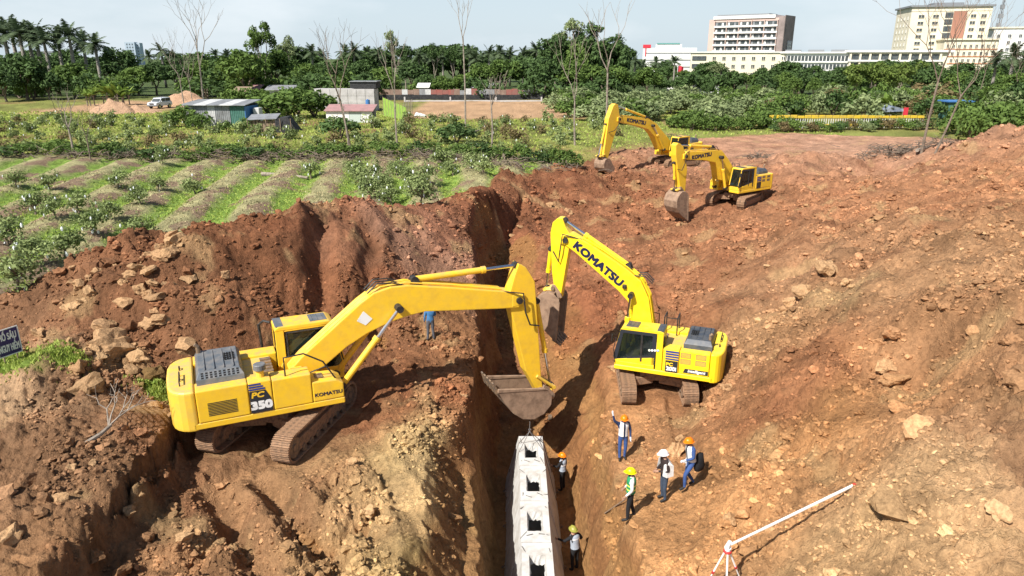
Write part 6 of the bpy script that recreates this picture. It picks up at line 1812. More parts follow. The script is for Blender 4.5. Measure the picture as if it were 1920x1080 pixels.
bare('tallest slender bare tree at the middle of the picture', 873, 238, 17.5, lean=(-.01, 0), seed=9, spread=.34, first=.62, r=.12, lev=3)
bare('bare forked tree just right of the tallest slender one', 922, 283, 8.5, seed=10, spread=.5, first=.5, r=.10, lev=3)
bare('bare straight tree between the forked one and the farthest machine', 1078, 272, 13.0, lean=(-.03, 0), seed=12, spread=.4, first=.35, r=.11, lev=3)
bare('bare tree rising right behind the farthest bucket', 1133, 292, 16.5, seed=13, spread=.42, first=.5, r=.12, lev=3)
bare('big bare tree at the edge of the bare earth, left of the pair', 1727, 288, 15.5, lean=(.06, 0), seed=20, spread=.55, first=.40, r=0.122, mt="bark")
bare('bare tree leaning right, right of the pair beyond the earth', 1752, 286, 14.0, lean=(.28, .0), seed=21, spread=.5, first=.36, r=0.101, mt="bark")
bare('bare tree in the scrub before the cream tower', 1828, 205, 14.5, D=112, lean=(.08, 0), seed=22, spread=.5, first=.45, r=0.079, mt="bark")
bare('bare spreading tree among the palms at the right edge', 1905, 185, 12.0, D=118, lean=(-.08, 0), seed=23, spread=.6, first=.4, r=0.086, mt="bark")
# uprooted bush, logs and brush
ux, uy, uz = on_ground(178, 828, 1.7)
rg = np.random.default_rng(31)
mb, tips = MB(), []
ub = empty('uprooted_bush', (ux, uy, uz + .05))
tag(ub, 'leafless uprooted bush lying on the shelf left of the big machine', 'dead bush')
MB().tube([(-.15, -.2, .0), (.1, .2, .10), (.25, .5, .22)], [.075, .06, .05], 7).build('trunk', M['bark_pale'], ub)
for a in (-.5, -.1, .4, .9):
    limbs(mb, rg, Vector((.2, .45, .2)), Vector((math.sin(a) * .8, .75, .45)).normalized(), .62, .030, 0, 2, .6, (2, 3), tips, 5, .12)
tag(mb.build('branches', M['bark_pale'], ub), kind='stuff')
def log(label, a, b, r, z=3.5, mt='wood', up=.08):
    p, q = Vector(on_ground(*a, z)), Vector(on_ground(*b, z))
    o = MB().tube([(0, 0, up), (q - p) * .5 + Vector((0, 0, up + .05)), q - p + Vector((0, 0, up))], [r, r * .9, r * .6], 8).build('log', M[mt], None, loc=p)
    tag(o, label, 'log')
log('fallen pale log lying across two beds left of the lone tree', (492, 331), (578, 338), .16, mt='bark_pale', up=.2)
log('dark log at the brush line above the beds', (455, 298), (500, 303), .16)
log('bent branch sticking up out of the dark bush at the centre', (868, 272), (903, 256), .10, mt='bark_pale', up=.8)
log('pale trunk on the heap of uprooted brush at the right', (1718, 292), (1768, 279), .16, mt='bark_pale', up=.5)
def brush(label, px, py, n, wx, wy, h, z=3.4, seed=1):
    x, y, zz = on_ground(px, py, z)
    rg = np.random.default_rng(seed)
    mb = MB()
    for _ in range(n):
        bx_, by_ = rg.normal() * wx, rg.normal() * wy
        a = rg.uniform(0, 6.28)
        l_ = rg.uniform(.5, 1.5)
        z0_ = rg.uniform(0, h) + gz(x + bx_, y + by_) - zz
        e = Vector((math.cos(a) * l_, math.sin(a) * l_, rg.uniform(-.2, .5)))
        b0 = Vector((bx_, by_, z0_))
        mb.tube([b0, b0 + e * .5 + Vector(rg.normal(size=3)) * .08, b0 + e], [.04, .03, .012], 4)
    o = mb.build('brush_pile', M['bark'], None, loc=(x, y, zz))
    tag(o, label, 'brush pile', kind='stuff')
brush('pile of uprooted brush at the foot of the bare pair on the right', 1690, 290, 260, 2.0, .8, .7, seed=41)
brush('dry brush heaped along the head of the beds on the left', 230, 298, 300, 8.0, .8, .5, seed=42)
brush('dry brush heaped along the head of the beds behind the log', 560, 298, 420, 7.0, .8, .6, seed=43)
brush('dry brush heaped along the head of the beds above the guava group', 870, 300, 300, 5.0, .8, .5, seed=44)
brush('small heap of twigs on the bare earth behind the far pair', 1425, 298, 60, .6, .4, .3, seed=45)
# grass and weeds
def blades(name, n, region, hmin, hmax, mt, seed, label, w=.035, thin=None):
    rg = np.random.default_rng(seed)
    x, y = region(rg, n)
    if thin is not None:
        k = rg.uniform(size=len(x)) < thin(x, y)
        x, y = x[k], y[k]
    z = grid_at('z', x, y)
    n = len(x)
    a = rg.uniform(0, 6.28, n)
    sc = (0.6 + 0.022 * np.hypot(x, y))
    h = rg.uniform(hmin, hmax, n)
    ww = w * sc
    lx, ly = rg.normal(size=n) * .35 * h, rg.normal(size=n) * .35 * h
    v = np.stack([np.stack([x - np.cos(a) * ww, y - np.sin(a) * ww, z - .02], 1), np.stack([x + np.cos(a) * ww, y + np.sin(a) * ww, z - .02], 1), np.stack([x + lx, y + ly, z + h], 1)], 1).reshape(-1, 3)
    me = fast_mesh(name, v, np.arange(3 * n).reshape(n, 3), mt, False, {'lv': ('FLOAT', np.repeat(rg.uniform(0, 1, n), 3))})
    tag(link(name, me), label, 'grass', kind='stuff')
def field_region(rg, n):
    th, r = np.radians(rg.uniform(-40, 4, n)), np.exp(rg.uniform(math.log(27), math.log(66), n))
    x, y = r * np.sin(th), r * np.cos(th)
    k = signed_dirt(x, y) < -.3
    return x[k], y[k]
blades('bed_grass', 70000, field_region, .03, .10, M['grass'], 51, 'short bright green grass in the furrows of the beds', .05,
       lambda x, y: np.clip(0.38 - 0.75 * np.cos(2 * math.pi * row_phase(x, y)) + 0.6 * fbm(x * .5, y * .5, 4, 110), 0, 1))
blades('dry_grass', 40000, field_region, .03, .10, M['straw'], 52, 'dry straw-coloured grass on the beds', .04, lambda x, y: np.clip(0.35 + 0.5 * np.cos(2 * math.pi * row_phase(x, y)), 0, 1))
def far_field(rg, n):
    x, y = rg.uniform(-90, 40, n), rg.uniform(66, 118, n)
    k = (signed_dirt(x, y) < -.3) & (np.abs(x) < y * .8) & ~((y > 103) & (x > -17) & (x < 13))
    return x[k], y[k]
blades('orchard_grass', 30000, far_field, .06, .25, M['grass'], 53, 'lime green grass under the far orchard bushes', .05)
def patches(rg, n):
    q = np.array([(-16.6, 22.4, 1.1), (-12.2, 22.6, .7), (-18.2, 23.0, .9), (-15.2, 22.3, .5)])
    k = rg.integers(0, 4, n)
    return q[k, 0] + rg.normal(size=n) * q[k, 2] * .6, q[k, 1] + rg.normal(size=n) * q[k, 2] * .35
blades('weeds', 6000, patches, .04, .15, M['grass'], 54, 'green weeds on the shelf beside the stony heap', .04)
# ------------------------------------------------------------------ far buildings, sheds, fences, vehicles
B_CREAM = mat('cream_render', (0.74, 0.67, 0.51), .85, (0.66, 0.59, 0.45), .15)
B_WHITE = mat('white_render', (0.76, 0.75, 0.71), .85, (0.66, 0.65, 0.61), .12)
B_PINK = mat('pink_render', (0.56, 0.41, 0.35), .85, (0.48, 0.36, 0.31), .15)
B_BROWN = mat('mauve_brown_render', (0.30, 0.24, 0.22), .85, (0.21, 0.17, 0.155), .15)
B_RUST = mat('rust_panel', (0.33, 0.16, 0.11), .8)
B_GREYR = mat('grey_roof', (0.20, 0.21, 0.22), .8)
B_GLASS = mat('window_glass', (0.045, 0.055, 0.06), .15, (0.10, 0.11, 0.11), .7)
B_TEAL = mat('teal_roof', (0.10, 0.26, 0.24), .7)
B_REDS = mat('red_sign', (0.55, 0.03, 0.05), .6)
B_HAZE = mat('haze_tinted_render', (0.42, 0.50, 0.58), .9)  # far towers: distance haze painted into the wall colour
B_ORNG = mat('orange_trim', (0.50, 0.20, 0.10), .8)
def win_mesh(w, h, frame=None):
    m = MB().box(-w / 2, w / 2, -.05, .06, -h / 2, h / 2)
    return m.mesh('window', B_GLASS)
def frame_mesh(w, h, mt):
    m = MB()
    for q in ((-w / 2 - .12, w / 2 + .12, -.14, .02, h / 2, h / 2 + .14), (-w / 2 - .12, w / 2 + .12, -.22, .02, -h / 2 - .16, -h / 2), (-w / 2 - .12, -w / 2, -.12, .02, -h / 2, h / 2), (w / 2, w / 2 + .12, -.12, .02, -h / 2, h / 2), (-.06, .06, -.09, .02, -h / 2, h / 2)):
        m.box(*q)
    return m.mesh('window_frame', mt)
def windows(root, face, x0, x1, n, zs, w, h, dep, mt, skip=None):
    """face 'front' (-y) or 'left' / 'right' ends; x along the face"""
    wm, fm = win_mesh(w, h), frame_mesh(w, h, mt)
    for j, z in enumerate(zs):
        for i in range(n):
            if skip and skip(i, j): continue
            x = x0 + (x1 - x0) * (i + .5) / n
            if face == 'front': loc, rot = (x, -dep / 2 - .01, z), (0, 0, 0)
            elif face == 'left': loc, rot = (-face_w(root) / 2 - .01, -x, z), (0, 0, R(-90))
            else: loc, rot = (face_w(root) / 2 + .01, x, z), (0, 0, R(90))
            o = link('window', wm, root, loc, rot)
            link('window_frame', fm, o)
def face_w(root): return root['_w']
def block(label, px, D, yaw, w, dep, ztop, mt, z0=3.5, cat='building'):
    x = at_y(px, 110, D)[0]
    root = empty('building', (x, D, z0), yaw)
    tag(root, label, cat)
    root['_w'] = w
    MB().box(-w / 2, w / 2, -dep / 2, dep / 2, -1, ztop - z0).build('wall', mt, root)
    return root
# slab block with balconies
h1 = at_y(1400, 36, 420)[2]
b = block('tall pinkish slab block with seven rows of white balconies', 1402, 420, R(-38), 42, 16, h1, B_PINK)
H = h1 - 3.5
for j in range(8):
    z = H - 3.0 - j * 3.25
    if z < 3: break
    MB().box(-17.5, 17.8, -9.4, -8.0, z - 1.35, z - .45).build('balcony', B_WHITE, b)
    MB().box(-17.3, 17.6, -8.12, -8.0, z - .45, z + 1.55).build('balcony_recess', B_GLASS, b)
    for i in range(6):
        x = -17.4 + i * 7.0
        MB().box(x - .18, x + .18, -9.2, -8.13, z - .45, z + 1.9).build('pier', B_PINK, b)
    for i in range(10):
        x = -16.5 + i * 3.5
        MB().box(x - .5, x + .5, -8.2, -8.13, z - .4, z + 1.2).build('balcony_door', B_WHITE if (i + j) % 3 else B_GREYR, b)
MB().box(-18.5, 16, -8.6, 7, H, H + 1.6).build('roof_parapet', B_WHITE, b)
MB().box(-17, 12, -7, 6, H + 1.6, H + 2.4).build('roof_canopy', B_GREYR, b)
MB().box(20.9, 21.3, -8.0, 8.0, -1, H + 1.2).build('end_wall', B_BROWN, b)
MB().box(17.9, 21.2, -8.35, -8.0, -1, H + .6).build('end_pier', B_BROWN, b)
for j in range(2):
    MB().box(21.3, 21.5, -1.5, 5.5, H - 17 - j * 7, H - 11.5 - j * 7).build('stair_opening', B_GLASS, b)
    for i in range(3):
        for q in range(3): MB().box(21.5, 21.62, -1.0 + q * 2.2, .3 + q * 2.2, H - 16.5 - j * 7 + i * 1.6, H - 15.7 - j * 7 + i * 1.6).build('screen_block', B_WHITE, b)
# cream tower
h2 = at_y(1750, 16, 400)[2]
b = block('cream hospital-like tower with dark cornice and a rust coloured panel', 1752, 400, R(-13), 37, 28, h2, B_CREAM)
H = h2 - 3.5
MB().box(-19.5, 19.5, -15, 15, H, H + .9).build('cornice', B_GREYR, b)
MB().box(-18.6, 18.6, -14.2, 14.2, H - 2.0, H - .8).build('frieze', B_RUST if False else B_CREAM, b)
MB().box(-6, 8, -5, 5, H + .9, H + 2.6).build('roof_house', B_GREYR, b)
MB().box(1.2, 7.2, -14.25, -14.0, H - 15, H - 2.2).build('rust_panel', B_RUST, b)
for q in range(4): MB().box(-2.6, 1.0, -14.2, -14.0, H - 5.2 - q * 3.3, H - 2.6 - q * 3.3).build('stair_window', B_GLASS, b)
windows(b, 'front', -17, -3.5, 2, [H - 4.5 - 3.25 * j for j in range(9)], 2.6, 1.5, 28, B_CREAM)
windows(b, 'front', 8.0, 17.5, 2, [H - 4.5 - 3.25 * j for j in range(4)], 2.4, 1.6, 28, B_CREAM)
windows(b, 'left', -12, 12, 4, [H - 5 - 3.25 * j for j in range(8)], .9, 1.4, 28, B_WHITE)
for i in range(9):
    MB().tube([(-17 + i * 4.2, -13, H + .9), (-17 + i * 4.2, -13, H + rv.uniform(2, 3.6))], .10, 5).build('roof_aerial', B_GREYR, b)
# lower wing in front of the tower with orange trimmed windows
h3 = at_y(1800, 76, 385)[2]
b = block('cream wing with orange trimmed window rows beside the cream tower', 1808, 378, R(-14), 24, 12, h3, B_CREAM)
H = h3 - 3.5
windows(b, 'front', -11.5, 11.5, 9, [H - 3.0 - 3.4 * j for j in range(5)], 1.1, 1.6, 12, B_CREAM)
for j in range(5): MB().box(-11.8, 11.8, -6.3, -6.0, H - 4.5 - 3.4 * j, H - 4.2 - 3.4 * j).build('trim_band', B_ORNG, b)
MB().box(-12.6, 12.6, -6.8, 6.8, H, H + .6).build('cornice', B_CREAM, b)
# white block at the right edge, with lattice mast behind
h4 = at_y(1890, 54, 430)[2]
b = block('pale block at the upper right edge', 1905, 430, R(-18), 32, 18, h4, B_WHITE)
windows(b, 'front', -16, 16, 6, [h4 - 3.5 - 4 - 3.6 * j for j in range(6)], 1.5, 1.7, 18, B_WHITE)
MB().box(-17.6, 17.6, -9.6, 9.6, h4 - 3.5, h4 - 2.7).build('cornice', B_CREAM, b)
mx, my, mz = at_y(1866, 60, 440)
ms = empty('lattice_mast', (mx, my, 3.5))
tag(ms, 'dark lattice mast rising behind the pale block at the upper right', 'mast')
mt_ = at_y(1872, -4, 440)[2] - 3.5
for sx in (-1, 1):
    for sy in (-1, 1): MB().tube([(sx * 1.5, sy * 1.5, 0), (sx * .35 + 1.6, sy * .35, mt_)], .16, 5).build('mast_leg', B_GREYR, ms)
for i in range(14):
    z0_, z1_ = mt_ * i / 14, mt_ * (i + 1) / 14
    t0, t1 = 1.5 - 1.15 * i / 14, 1.5 - 1.15 * (i + 1) / 14
    o0, o1 = 1.6 * i / 14, 1.6 * (i + 1) / 14
    s = 1 if i % 2 else -1
    MB().tube([(s * t0 + o0, -t0, z0_), (-s * t1 + o1, -t1, z1_)], .10, 4).build('mast_brace', B_GREYR, ms)
for q in (.62, .74, .86): MB().box(1.6 * q - .9, 1.6 * q + .9, -.9, .9, mt_ * q, mt_ * q + 2.2).build('antenna', B_GREYR, ms)
# long low blocks
h5 = at_y(1390, 99, 360)[2]
b = block('long cream three-storey block below the slab block', 1393, 360, R(-12), 49, 12, h5, B_CREAM)
windows(b, 'front', -16, 20, 8, [h5 - 3.5 - 2.6 - 3.6 * j for j in range(3)], 1.5, 1.5, 12, B_CREAM)
for j in range(3): MB().box(-24, -17.5, -6.3, -6.02, h5 - 3.5 - 3.4 - 3.6 * j, h5 - 3.5 - 1.5 - 3.6 * j).build('gallery_window', B_GLASS, b)
MB().box(-25, 25, -6.6, 6.6, h5 - 3.5, h5 - 3.0).build('cornice', B_WHITE, b)
h6 = at_y(1540, 100, 350)[2]
b = block('white block with two long rows of gallery windows', 1535, 350, R(-22), 33, 11, h6, B_WHITE)
for j in range(3):
    MB().box(-15.5, 13, -5.66, -5.5, h6 - 3.5 - 3.4 - 3.7 * j, h6 - 3.5 - 1.2 - 3.7 * j).build('gallery_window', B_GLASS, b)
    for i in range(19): MB().box(-15.5 + i * 1.55, -15.2 + i * 1.55, -5.9, -5.66, h6 - 3.5 - 3.4 - 3.7 * j, h6 - 3.5 - 1.2 - 3.7 * j).build('gallery_post', B_WHITE, b)
    MB().box(-16.4, 16.4, -6.4, -5.5, h6 - 3.5 - 4.1 - 3.7 * j, h6 - 3.5 - 3.5 - 3.7 * j).build('gallery_slab', B_WHITE, b)
MB().box(-17, 17, -6.6, 6, h6 - 3.5, h6 - 2.9).build('roof_slab', B_WHITE, b)
for i in range(3): MB().box(-15 + i * 10, -8 + i * 10, -3, 2, h6 - 2.9, h6 - 1.9).build('roof_plant', B_GREYR, b)
h7 = at_y(1690, 98, 340)[2]
b = block('cream balcony block in front of the cream tower', 1678, 340, R(-14), 40, 11, h7, B_CREAM)
for j in range(3):
    MB().box(-20, 17, -5.66, -5.5, h7 - 3.5 - 3.2 - 3.7 * j, h7 - 3.5 - .9 - 3.7 * j).build('gallery_window', B_GLASS, b)
    for i in range(10): MB().box(-20.4 + i * 4.1, -19.6 + i * 4.1, -6.5, -5.66, h7 - 3.5 - 3.4 - 3.7 * j, h7 - 3.5 - .7 - 3.7 * j).build('gallery_post', B_CREAM, b)
    MB().box(-20.9, 18, -6.9, -5.5, h7 - 3.5 - 4.0 - 3.7 * j, h7 - 3.5 - 3.3 - 3.7 * j).build('balcony', B_WHITE, b)
MB().box(-22, 22, -6.9, 6, h7 - 3.5, h7 - 2.6).build('roof_slab', B_WHITE, b)
h8 = at_y(1255, 90, 390)[2]
b = block('low white building with a red roof sign left of the slab block', 1254, 390, R(-10), 27, 14, h8, B_WHITE)
for j in range(3): MB().box(-12, 13, -7.12, -7.0, h8 - 3.5 - 2.8 - 3.4 * j, h8 - 3.5 - 2.3 - 3.4 * j).build('window_strip', B_GREYR, b)
MB().box(-7, 6, -4, 4, h8 - 3.5, h8 - 1.7).build('roof_house', B_WHITE, b)
MB().box(-6.5, 5, -4.4, 4.4, h8 - 1.7, h8 - 1.1).build('teal_roof', B_TEAL, b)
MB().box(-13.6, -9.6, -7.2, -6.8, h8 - 3.5, h8 - 1.9).build('roof_sign', B_REDS, b)
MB().box(-12.4, -11.9, -7.3, -7.0, h8 - 7.5, h8 - 3.6).build('sign_blade', B_REDS, b)
h9 = at_y(255, 79, 900)[2]
b = block('pale far tower block rising over the left trees', 250, 900, R(10), 11, 12, h9, B_HAZE)
windows(b, 'front', -4.5, 4.5, 3, [h9 - 6 - 3.4 * j for j in range(7)], 1.4, 1.6, 12, B_HAZE)
b = block('pale far tower block, right neighbour of the taller one on the left skyline', 262, 905, R(10), 8, 12, h9 - .8, B_HAZE)
windows(b, 'front', -3.4, 3.4, 2, [h9 - 7 - 3.4 * j for j in range(7)], 1.4, 1.6, 12, B_HAZE)
h10 = at_y(80, 99, 300)[2]
b = block('white building showing between the palm trunks at the left', 80, 300, R(5), 12, 8, h10, B_WHITE)
MB().box(-6.5, 6.5, -4.5, 4.5, h10 - 3.5, h10 - 2.9).build('roof_slab', B_GREYR, b)
windows(b, 'front', -5, 5, 3, [h10 - 5.5, h10 - 9], 1.4, 1.4, 8, B_WHITE)

# ---- sheds
TIN = mat('weathered_tin', (0.30, 0.31, 0.32), .55, (0.19, 0.19, 0.19), 1.2, .4, .7, metal=.3)
TIN_W = mat('pale_tin', (0.55, 0.55, 0.54), .5, (0.40, 0.40, 0.40), 1.5)
TIN_G = mat('green_tarpaulin', (0.05, 0.14, 0.11), .6, (0.08, 0.18, 0.15), 2)
TIN_B = mat('blue_tarpaulin', (0.06, 0.18, 0.42), .5)
TIN_P = mat('pink_roof', (0.36, 0.20, 0.19), .6, (0.28, 0.17, 0.16), 1)
CONC_P = mat('pale_concrete_wall', (0.46, 0.44, 0.43), .9, (0.37, 0.355, 0.34), 1.0, bump=.2)
NET_BLK = mat('black_net', (0.02, 0.02, 0.022), .9, (0.045, 0.045, 0.045), 4)
NET_GRN = mat('lime_net', (0.26, 0.40, 0.06), .8, (0.18, 0.30, 0.06), 2)
def sheet(root, name, x0, x1, y, z0, z1, mt, step=.22, amp=.03):
    n = max(2, int((x1 - x0) / step) * 2)
    v, f = [], []
    for i in range(n + 1):
        x = x0 + (x1 - x0) * i / n
        yy = y + (amp if i % 2 else -amp)
        v += [(x, yy, z0), (x, yy, z1), (x, yy + .04, z0), (x, yy + .04, z1)]
    for i in range(n):
        a, b = 4 * i, 4 * i + 4
        f += [(a, b, b + 1, a + 1), (a + 2, a + 3, b + 3, b + 2), (a + 1, b + 1, b + 3, a + 3)]
    return MB().add(v, f).build(name, mt, root)
x, y, z = at_y(422, 232, 95)[0], 95, gz(at_y(422, 232, 95)[0], 95)
s = empty('shed', (x, y, z), R(-4))
tag(s, 'grey corrugated shed with a green panel and low flat roof in the far orchard', 'shed')
for i in range(6): sheet(s, 'wall_sheet', -4.1 + i * .98, -4.1 + (i + 1) * .98 - .02, -2.0 + .01 * (i % 2), 0, 2.55, TIN if i % 3 else TIN_W)
sheet(s, 'green_panel', 1.82, 3.7, -2.0, 0, 2.5, TIN_G)
MB().box(3.72, 3.8, -2, 2.2, 0, 2.45).build('end_wall', TIN_B, s)
MB().box(-4.1, 3.7, 2.2, 2.3, 0, 2.7).build('back_wall', TIN, s)
for i in range(5): MB().prism([(-2.5, 2.56), (2.6, 2.98), (2.6, 3.04), (-2.5, 2.62)], -4.5 + i * 1.72, -4.5 + (i + 1) * 1.72 - .02).build('roof_sheet', TIN_W if i % 2 else TIN, s, rot=(0, 0, 0)) if False else MB().add([(-4.5 + i * 1.72, -2.5, 2.58), (-2.8 + i * 1.72, -2.5, 2.58), (-2.8 + i * 1.72, 2.6, 3.0), (-4.5 + i * 1.72, 2.6, 3.0), (-4.5 + i * 1.72, -2.5, 2.66), (-2.8 + i * 1.72, -2.5, 2.66), (-2.8 + i * 1.72, 2.6, 3.08), (-4.5 + i * 1.72, 2.6, 3.08)],
        [(0, 3, 2, 1), (4, 5, 6, 7), (0, 1, 5, 4), (1, 2, 6, 5), (2, 3, 7, 6), (3, 0, 4, 7)]).build('roof_sheet', TIN_W if i % 2 else TIN, s)
MB().box(4.2, 5.0, -.6, .6, .2, 2.2).build('water_tank', TIN_W, s, .1, 2)
x, y = at_y(515, 244, 86)[0], 86
z = gz(x, y)
s = empty('shack', (x, y, z), R(6))
tag(s, 'low ramshackle shack draped with black net in front of the grey shed', 'shack')
for i in range(8): MB().box(-2.6 + i * .38, -2.3 + i * .38, -1.0, -.94, 0, 1.3 + .1 * (i % 3)).build('wall_board', M['wood'], s)
MB().add([(-2.8, -1.3, 1.45), (.6, -1.3, 1.55), (.6, 1.4, 1.95), (-2.8, 1.4, 1.85), (-2.8, -1.3, 1.52), (.6, -1.3, 1.62), (.6, 1.4, 2.02), (-2.8, 1.4, 1.92)], [(0, 3, 2, 1), (4, 5, 6, 7), (0, 1, 5, 4), (1, 2, 6, 5), (2, 3, 7, 6), (3, 0, 4, 7)]).build('roof_sheet', TIN, s)
MB().add([(.4, -1.2, 1.55), (1.8, -1.0, 1.75), (2.9, -1.3, .0), (.4, -1.5, 0), (.4, 1.2, 1.6), (1.8, 1.2, 1.75), (3.0, 1.4, 0), (.4, 1.4, 0)], [(0, 3, 2, 1), (1, 2, 6, 5), (0, 1, 5, 4), (4, 5, 6, 7), (3, 7, 6, 2), (0, 4, 7, 3)]).build('net_cover', NET_BLK, s)
for q in (-2.7, -.6, 1.0, 2.2): MB().tube([(q, -1.4, 0), (q, -1.4, 1.6)], .05, 6).build('post', M['wood'], s)
x, y = at_y(646, 205, 118)[0], 118
s = empty('panel_wall_building', (x, y, gz(x, y)), R(-2))
tag(s, 'pale concrete panel building behind the leaning bare tree', 'building')
for j in range(3):
    for i in range(7): MB().box(-5.0 + i * 1.43, -3.6 + i * 1.43, -.1, .02 * ((i + j) % 2), .1 + j * 1.12, 1.19 + j * 1.12).build('wall_panel', CONC_P, s, .02)
MB().box(-5, 5, .05, 3, 0, 3.4).build('wall', CONC_P, s)
MB().box(1.0, 5.2, .5, 4, 3.5, 4.5).build('dark_canopy', NET_BLK, s)
MB().box(.9, 5.4, .3, 4.2, 4.5, 4.6).build('canopy_roof', TIN, s)
x, y = at_y(660, 229, 98)[0], 98
s = empty('lean_to', (x, y, gz(x, y)), R(-2))
tag(s, 'white lean-to with a pink roof in front of the concrete panel building', 'shed')
for i in range(4): MB().box(-3.1 + i * 1.55, -1.58 + i * 1.55, -1.2, -1.12, 0, 1.45).build('wall_panel', B_WHITE if i != 2 else mat('pale_mint_panel', (.45, .52, .47), .7), s, .01)
MB().box(-3.1, 3.1, 1.0, 1.1, 0, 1.7).build('back_wall', CONC_P, s)
MB().add([(-3.3, -1.5, 1.48), (3.3, -1.5, 1.48), (3.3, 1.4, 2.15), (-3.3, 1.4, 2.15), (-3.3, -1.5, 1.56), (3.3, -1.5, 1.56), (3.3, 1.4, 2.23), (-3.3, 1.4, 2.23)], [(0, 3, 2, 1), (4, 5, 6, 7), (0, 1, 5, 4), (1, 2, 6, 5), (2, 3, 7, 6), (3, 0, 4, 7)]).build('roof', TIN_P, s)
x, y = at_y(690, 200, 112)[0], 112
tag(MB().tube([(0, 0, 1.3), (0, 0, 2.1)], .34, 14).tube([(0, 0, 2.1), (0, 0, 2.2)], .12, 8).tube([(0, 0, 0), (0, 0, 1.3)], .4, 6).build('water_barrel', TIN_B, None, loc=(x, y, gz(x, y))), 'blue water barrel on a stand by the concrete panel building', 'barrel')
for px, D, w, mt, lab in ((455, 142, 2.6, M['wood'], 'small rust-roofed hut left of the light tall tree'), (478, 150, 2.6, TIN_P, 'little red-walled hut under the dark trees'), (532, 148, 6.0, TIN, 'long grey hut under the trees right of the tall light tree'), (905, 160, 4.5, TIN_W, 'white tin-roofed hut behind the red fence panels'), (795, 160, 2.2, B_WHITE, 'small white hut behind the grey fence')):
    x = at_y(px, 180, D)[0]
    s = empty('hut', (x, D, gz(x, D)))
    tag(s, lab, 'hut')
    MB().box(-w / 2, w / 2, -1.2, 1.2, 0, 2.2).build('wall', M['wood'] if mt is TIN_P else CONC_P, s)
    MB().add([(-w / 2 - .3, -1.6, 2.1), (w / 2 + .3, -1.6, 2.1), (w / 2 + .3, 1.6, 2.9), (-w / 2 - .3, 1.6, 2.9), (-w / 2 - .3, -1.6, 2.2), (w / 2 + .3, -1.6, 2.2), (w / 2 + .3, 1.6, 3.0), (-w / 2 - .3, 1.6, 3.0)], [(0, 3, 2, 1), (4, 5, 6, 7), (0, 1, 5, 4), (1, 2, 6, 5), (2, 3, 7, 6), (3, 0, 4, 7)]).build('roof', mt, s)
    MB().box(-.4, .4, -1.24, -1.18, 0, 1.8).build('door', M['wood'], s)
# boundary fence of odd sheets above a black net
x0_, x1_ = at_y(700, 185, 151)[0], at_y(1025, 185, 151)[0]
fn = empty('boundary_fence', (x0_, 151, gz(x0_, 151)))
tag(fn, 'long boundary fence of odd red and grey sheets above dark netting', 'fence')
nf = 30
F_RED = mat('faded_red_sheet', (.27, .085, .07), .7, (.21, .11, .09), 1)
F_BR = mat('brown_sheet', (.20, .13, .10), .8, (.26, .18, .14), 1)
for i in range(nf):
    w = (x1_ - x0_) / nf
    mt = F_RED if i in (10, 11, 12, 13, 17, 23, 24) else rv.choice([TIN, F_BR, TIN_W, TIN, F_BR])
    if i > 26: mt = NET_BLK
    MB().box(i * w, (i + 1) * w - .03, -.03, .03, 1.0, 2.0 + rv.uniform(-.1, .25)).build('fence_sheet', mt, fn)
    MB().tube([(i * w, .08, 0), (i * w, .08, 2.2)], .05, 5).build('post', M['wood'], fn)
    MB().box(i * w, (i + 1) * w - .01, -.12, -.08, 0, 1.02 + rv.uniform(-.08, .08)).build('net_panel', NET_BLK, fn)
# low kerb wall in front of the fence yard
xk0, xk1 = at_y(760, 195, 146)[0], at_y(1015, 195, 146)[0]
kw = empty('kerb_wall', (xk0, 145.5, gz(xk0, 145.5)))
tag(kw, 'low pale kerb wall along the back of the tan yard', 'wall')
MB().box(0, xk1 - xk0, -.12, .12, -.1, .32).build('wall', CONC_P, kw)
for i in range(4): MB().box(i * (xk1 - xk0) / 3 - .15, i * (xk1 - xk0) / 3 + .15, -.18, .18, 0, .95).build('pier', CONC_P, kw)
# lime netting pen
x, y = at_y(705, 222, 103)[0], 103
s = empty('netting_pen', (x, y, gz(x, y)))
tag(s, 'pen fenced with lime green netting right of the pink-roofed lean-to', 'netting pen')
for i in range(8):
    a, b_ = Vector((i * .55, i * .9 * 0 + (7 - i) * .9, 0)), Vector(((i + 1) * .55, (6 - i) * .9, 0))
    hh_ = 2.7 - .12 * i
    MB().add([a, b_, b_ + Vector((0, 0, hh_ - .12)), a + Vector((0, 0, hh_)), a + Vector((.03, .02, 0)), b_ + Vector((.03, .02, 0)), b_ + Vector((.03, .02, hh_ - .12)), a + Vector((.03, .02, hh_))], [(0, 1, 2, 3), (4, 7, 6, 5), (3, 2, 6, 7)]).build('net_panel', NET_GRN, s)
    MB().tube([a, a + Vector((0, 0, hh_ + .15))], .04, 5).build('post', M['wood'], s)
for i in range(6):
    x, y = at_y(758 + i * 3, 220, 104 + i * 1.5)[0], 104 + i * 1.5
    tag(MB().tube([(0, 0, -.1), (.05, 0, 2.3)], .06, 6).build('stake', M['bark_pale'], None, loc=(x, y, gz(x, y))), ORD[i] + ' from the left: pale wooden stake at the left end of the tan yard', 'stake', 'stakes at the tan yard')
x, y = at_y(784, 222, 104)[0], 104
hg = MB()
for i, (dx, dz, rr) in enumerate(((0, .35, .45), (.5, .3, .38), (.9, .22, .3))): hg.tube([(dx - rr, 0, dz), (dx - rr * .4, .05, dz + .25), (dx + rr * .5, 0, dz + .15), (dx + rr, 0, dz - .1)], [rr * .3, rr * .7, rr * .6, rr * .2], 7)
tag(hg.build('sack_heap', M['white'], None, loc=(x, y, gz(x, y))), 'heap of white sacks at the left end of the tan yard', 'sacks', kind='stuff')
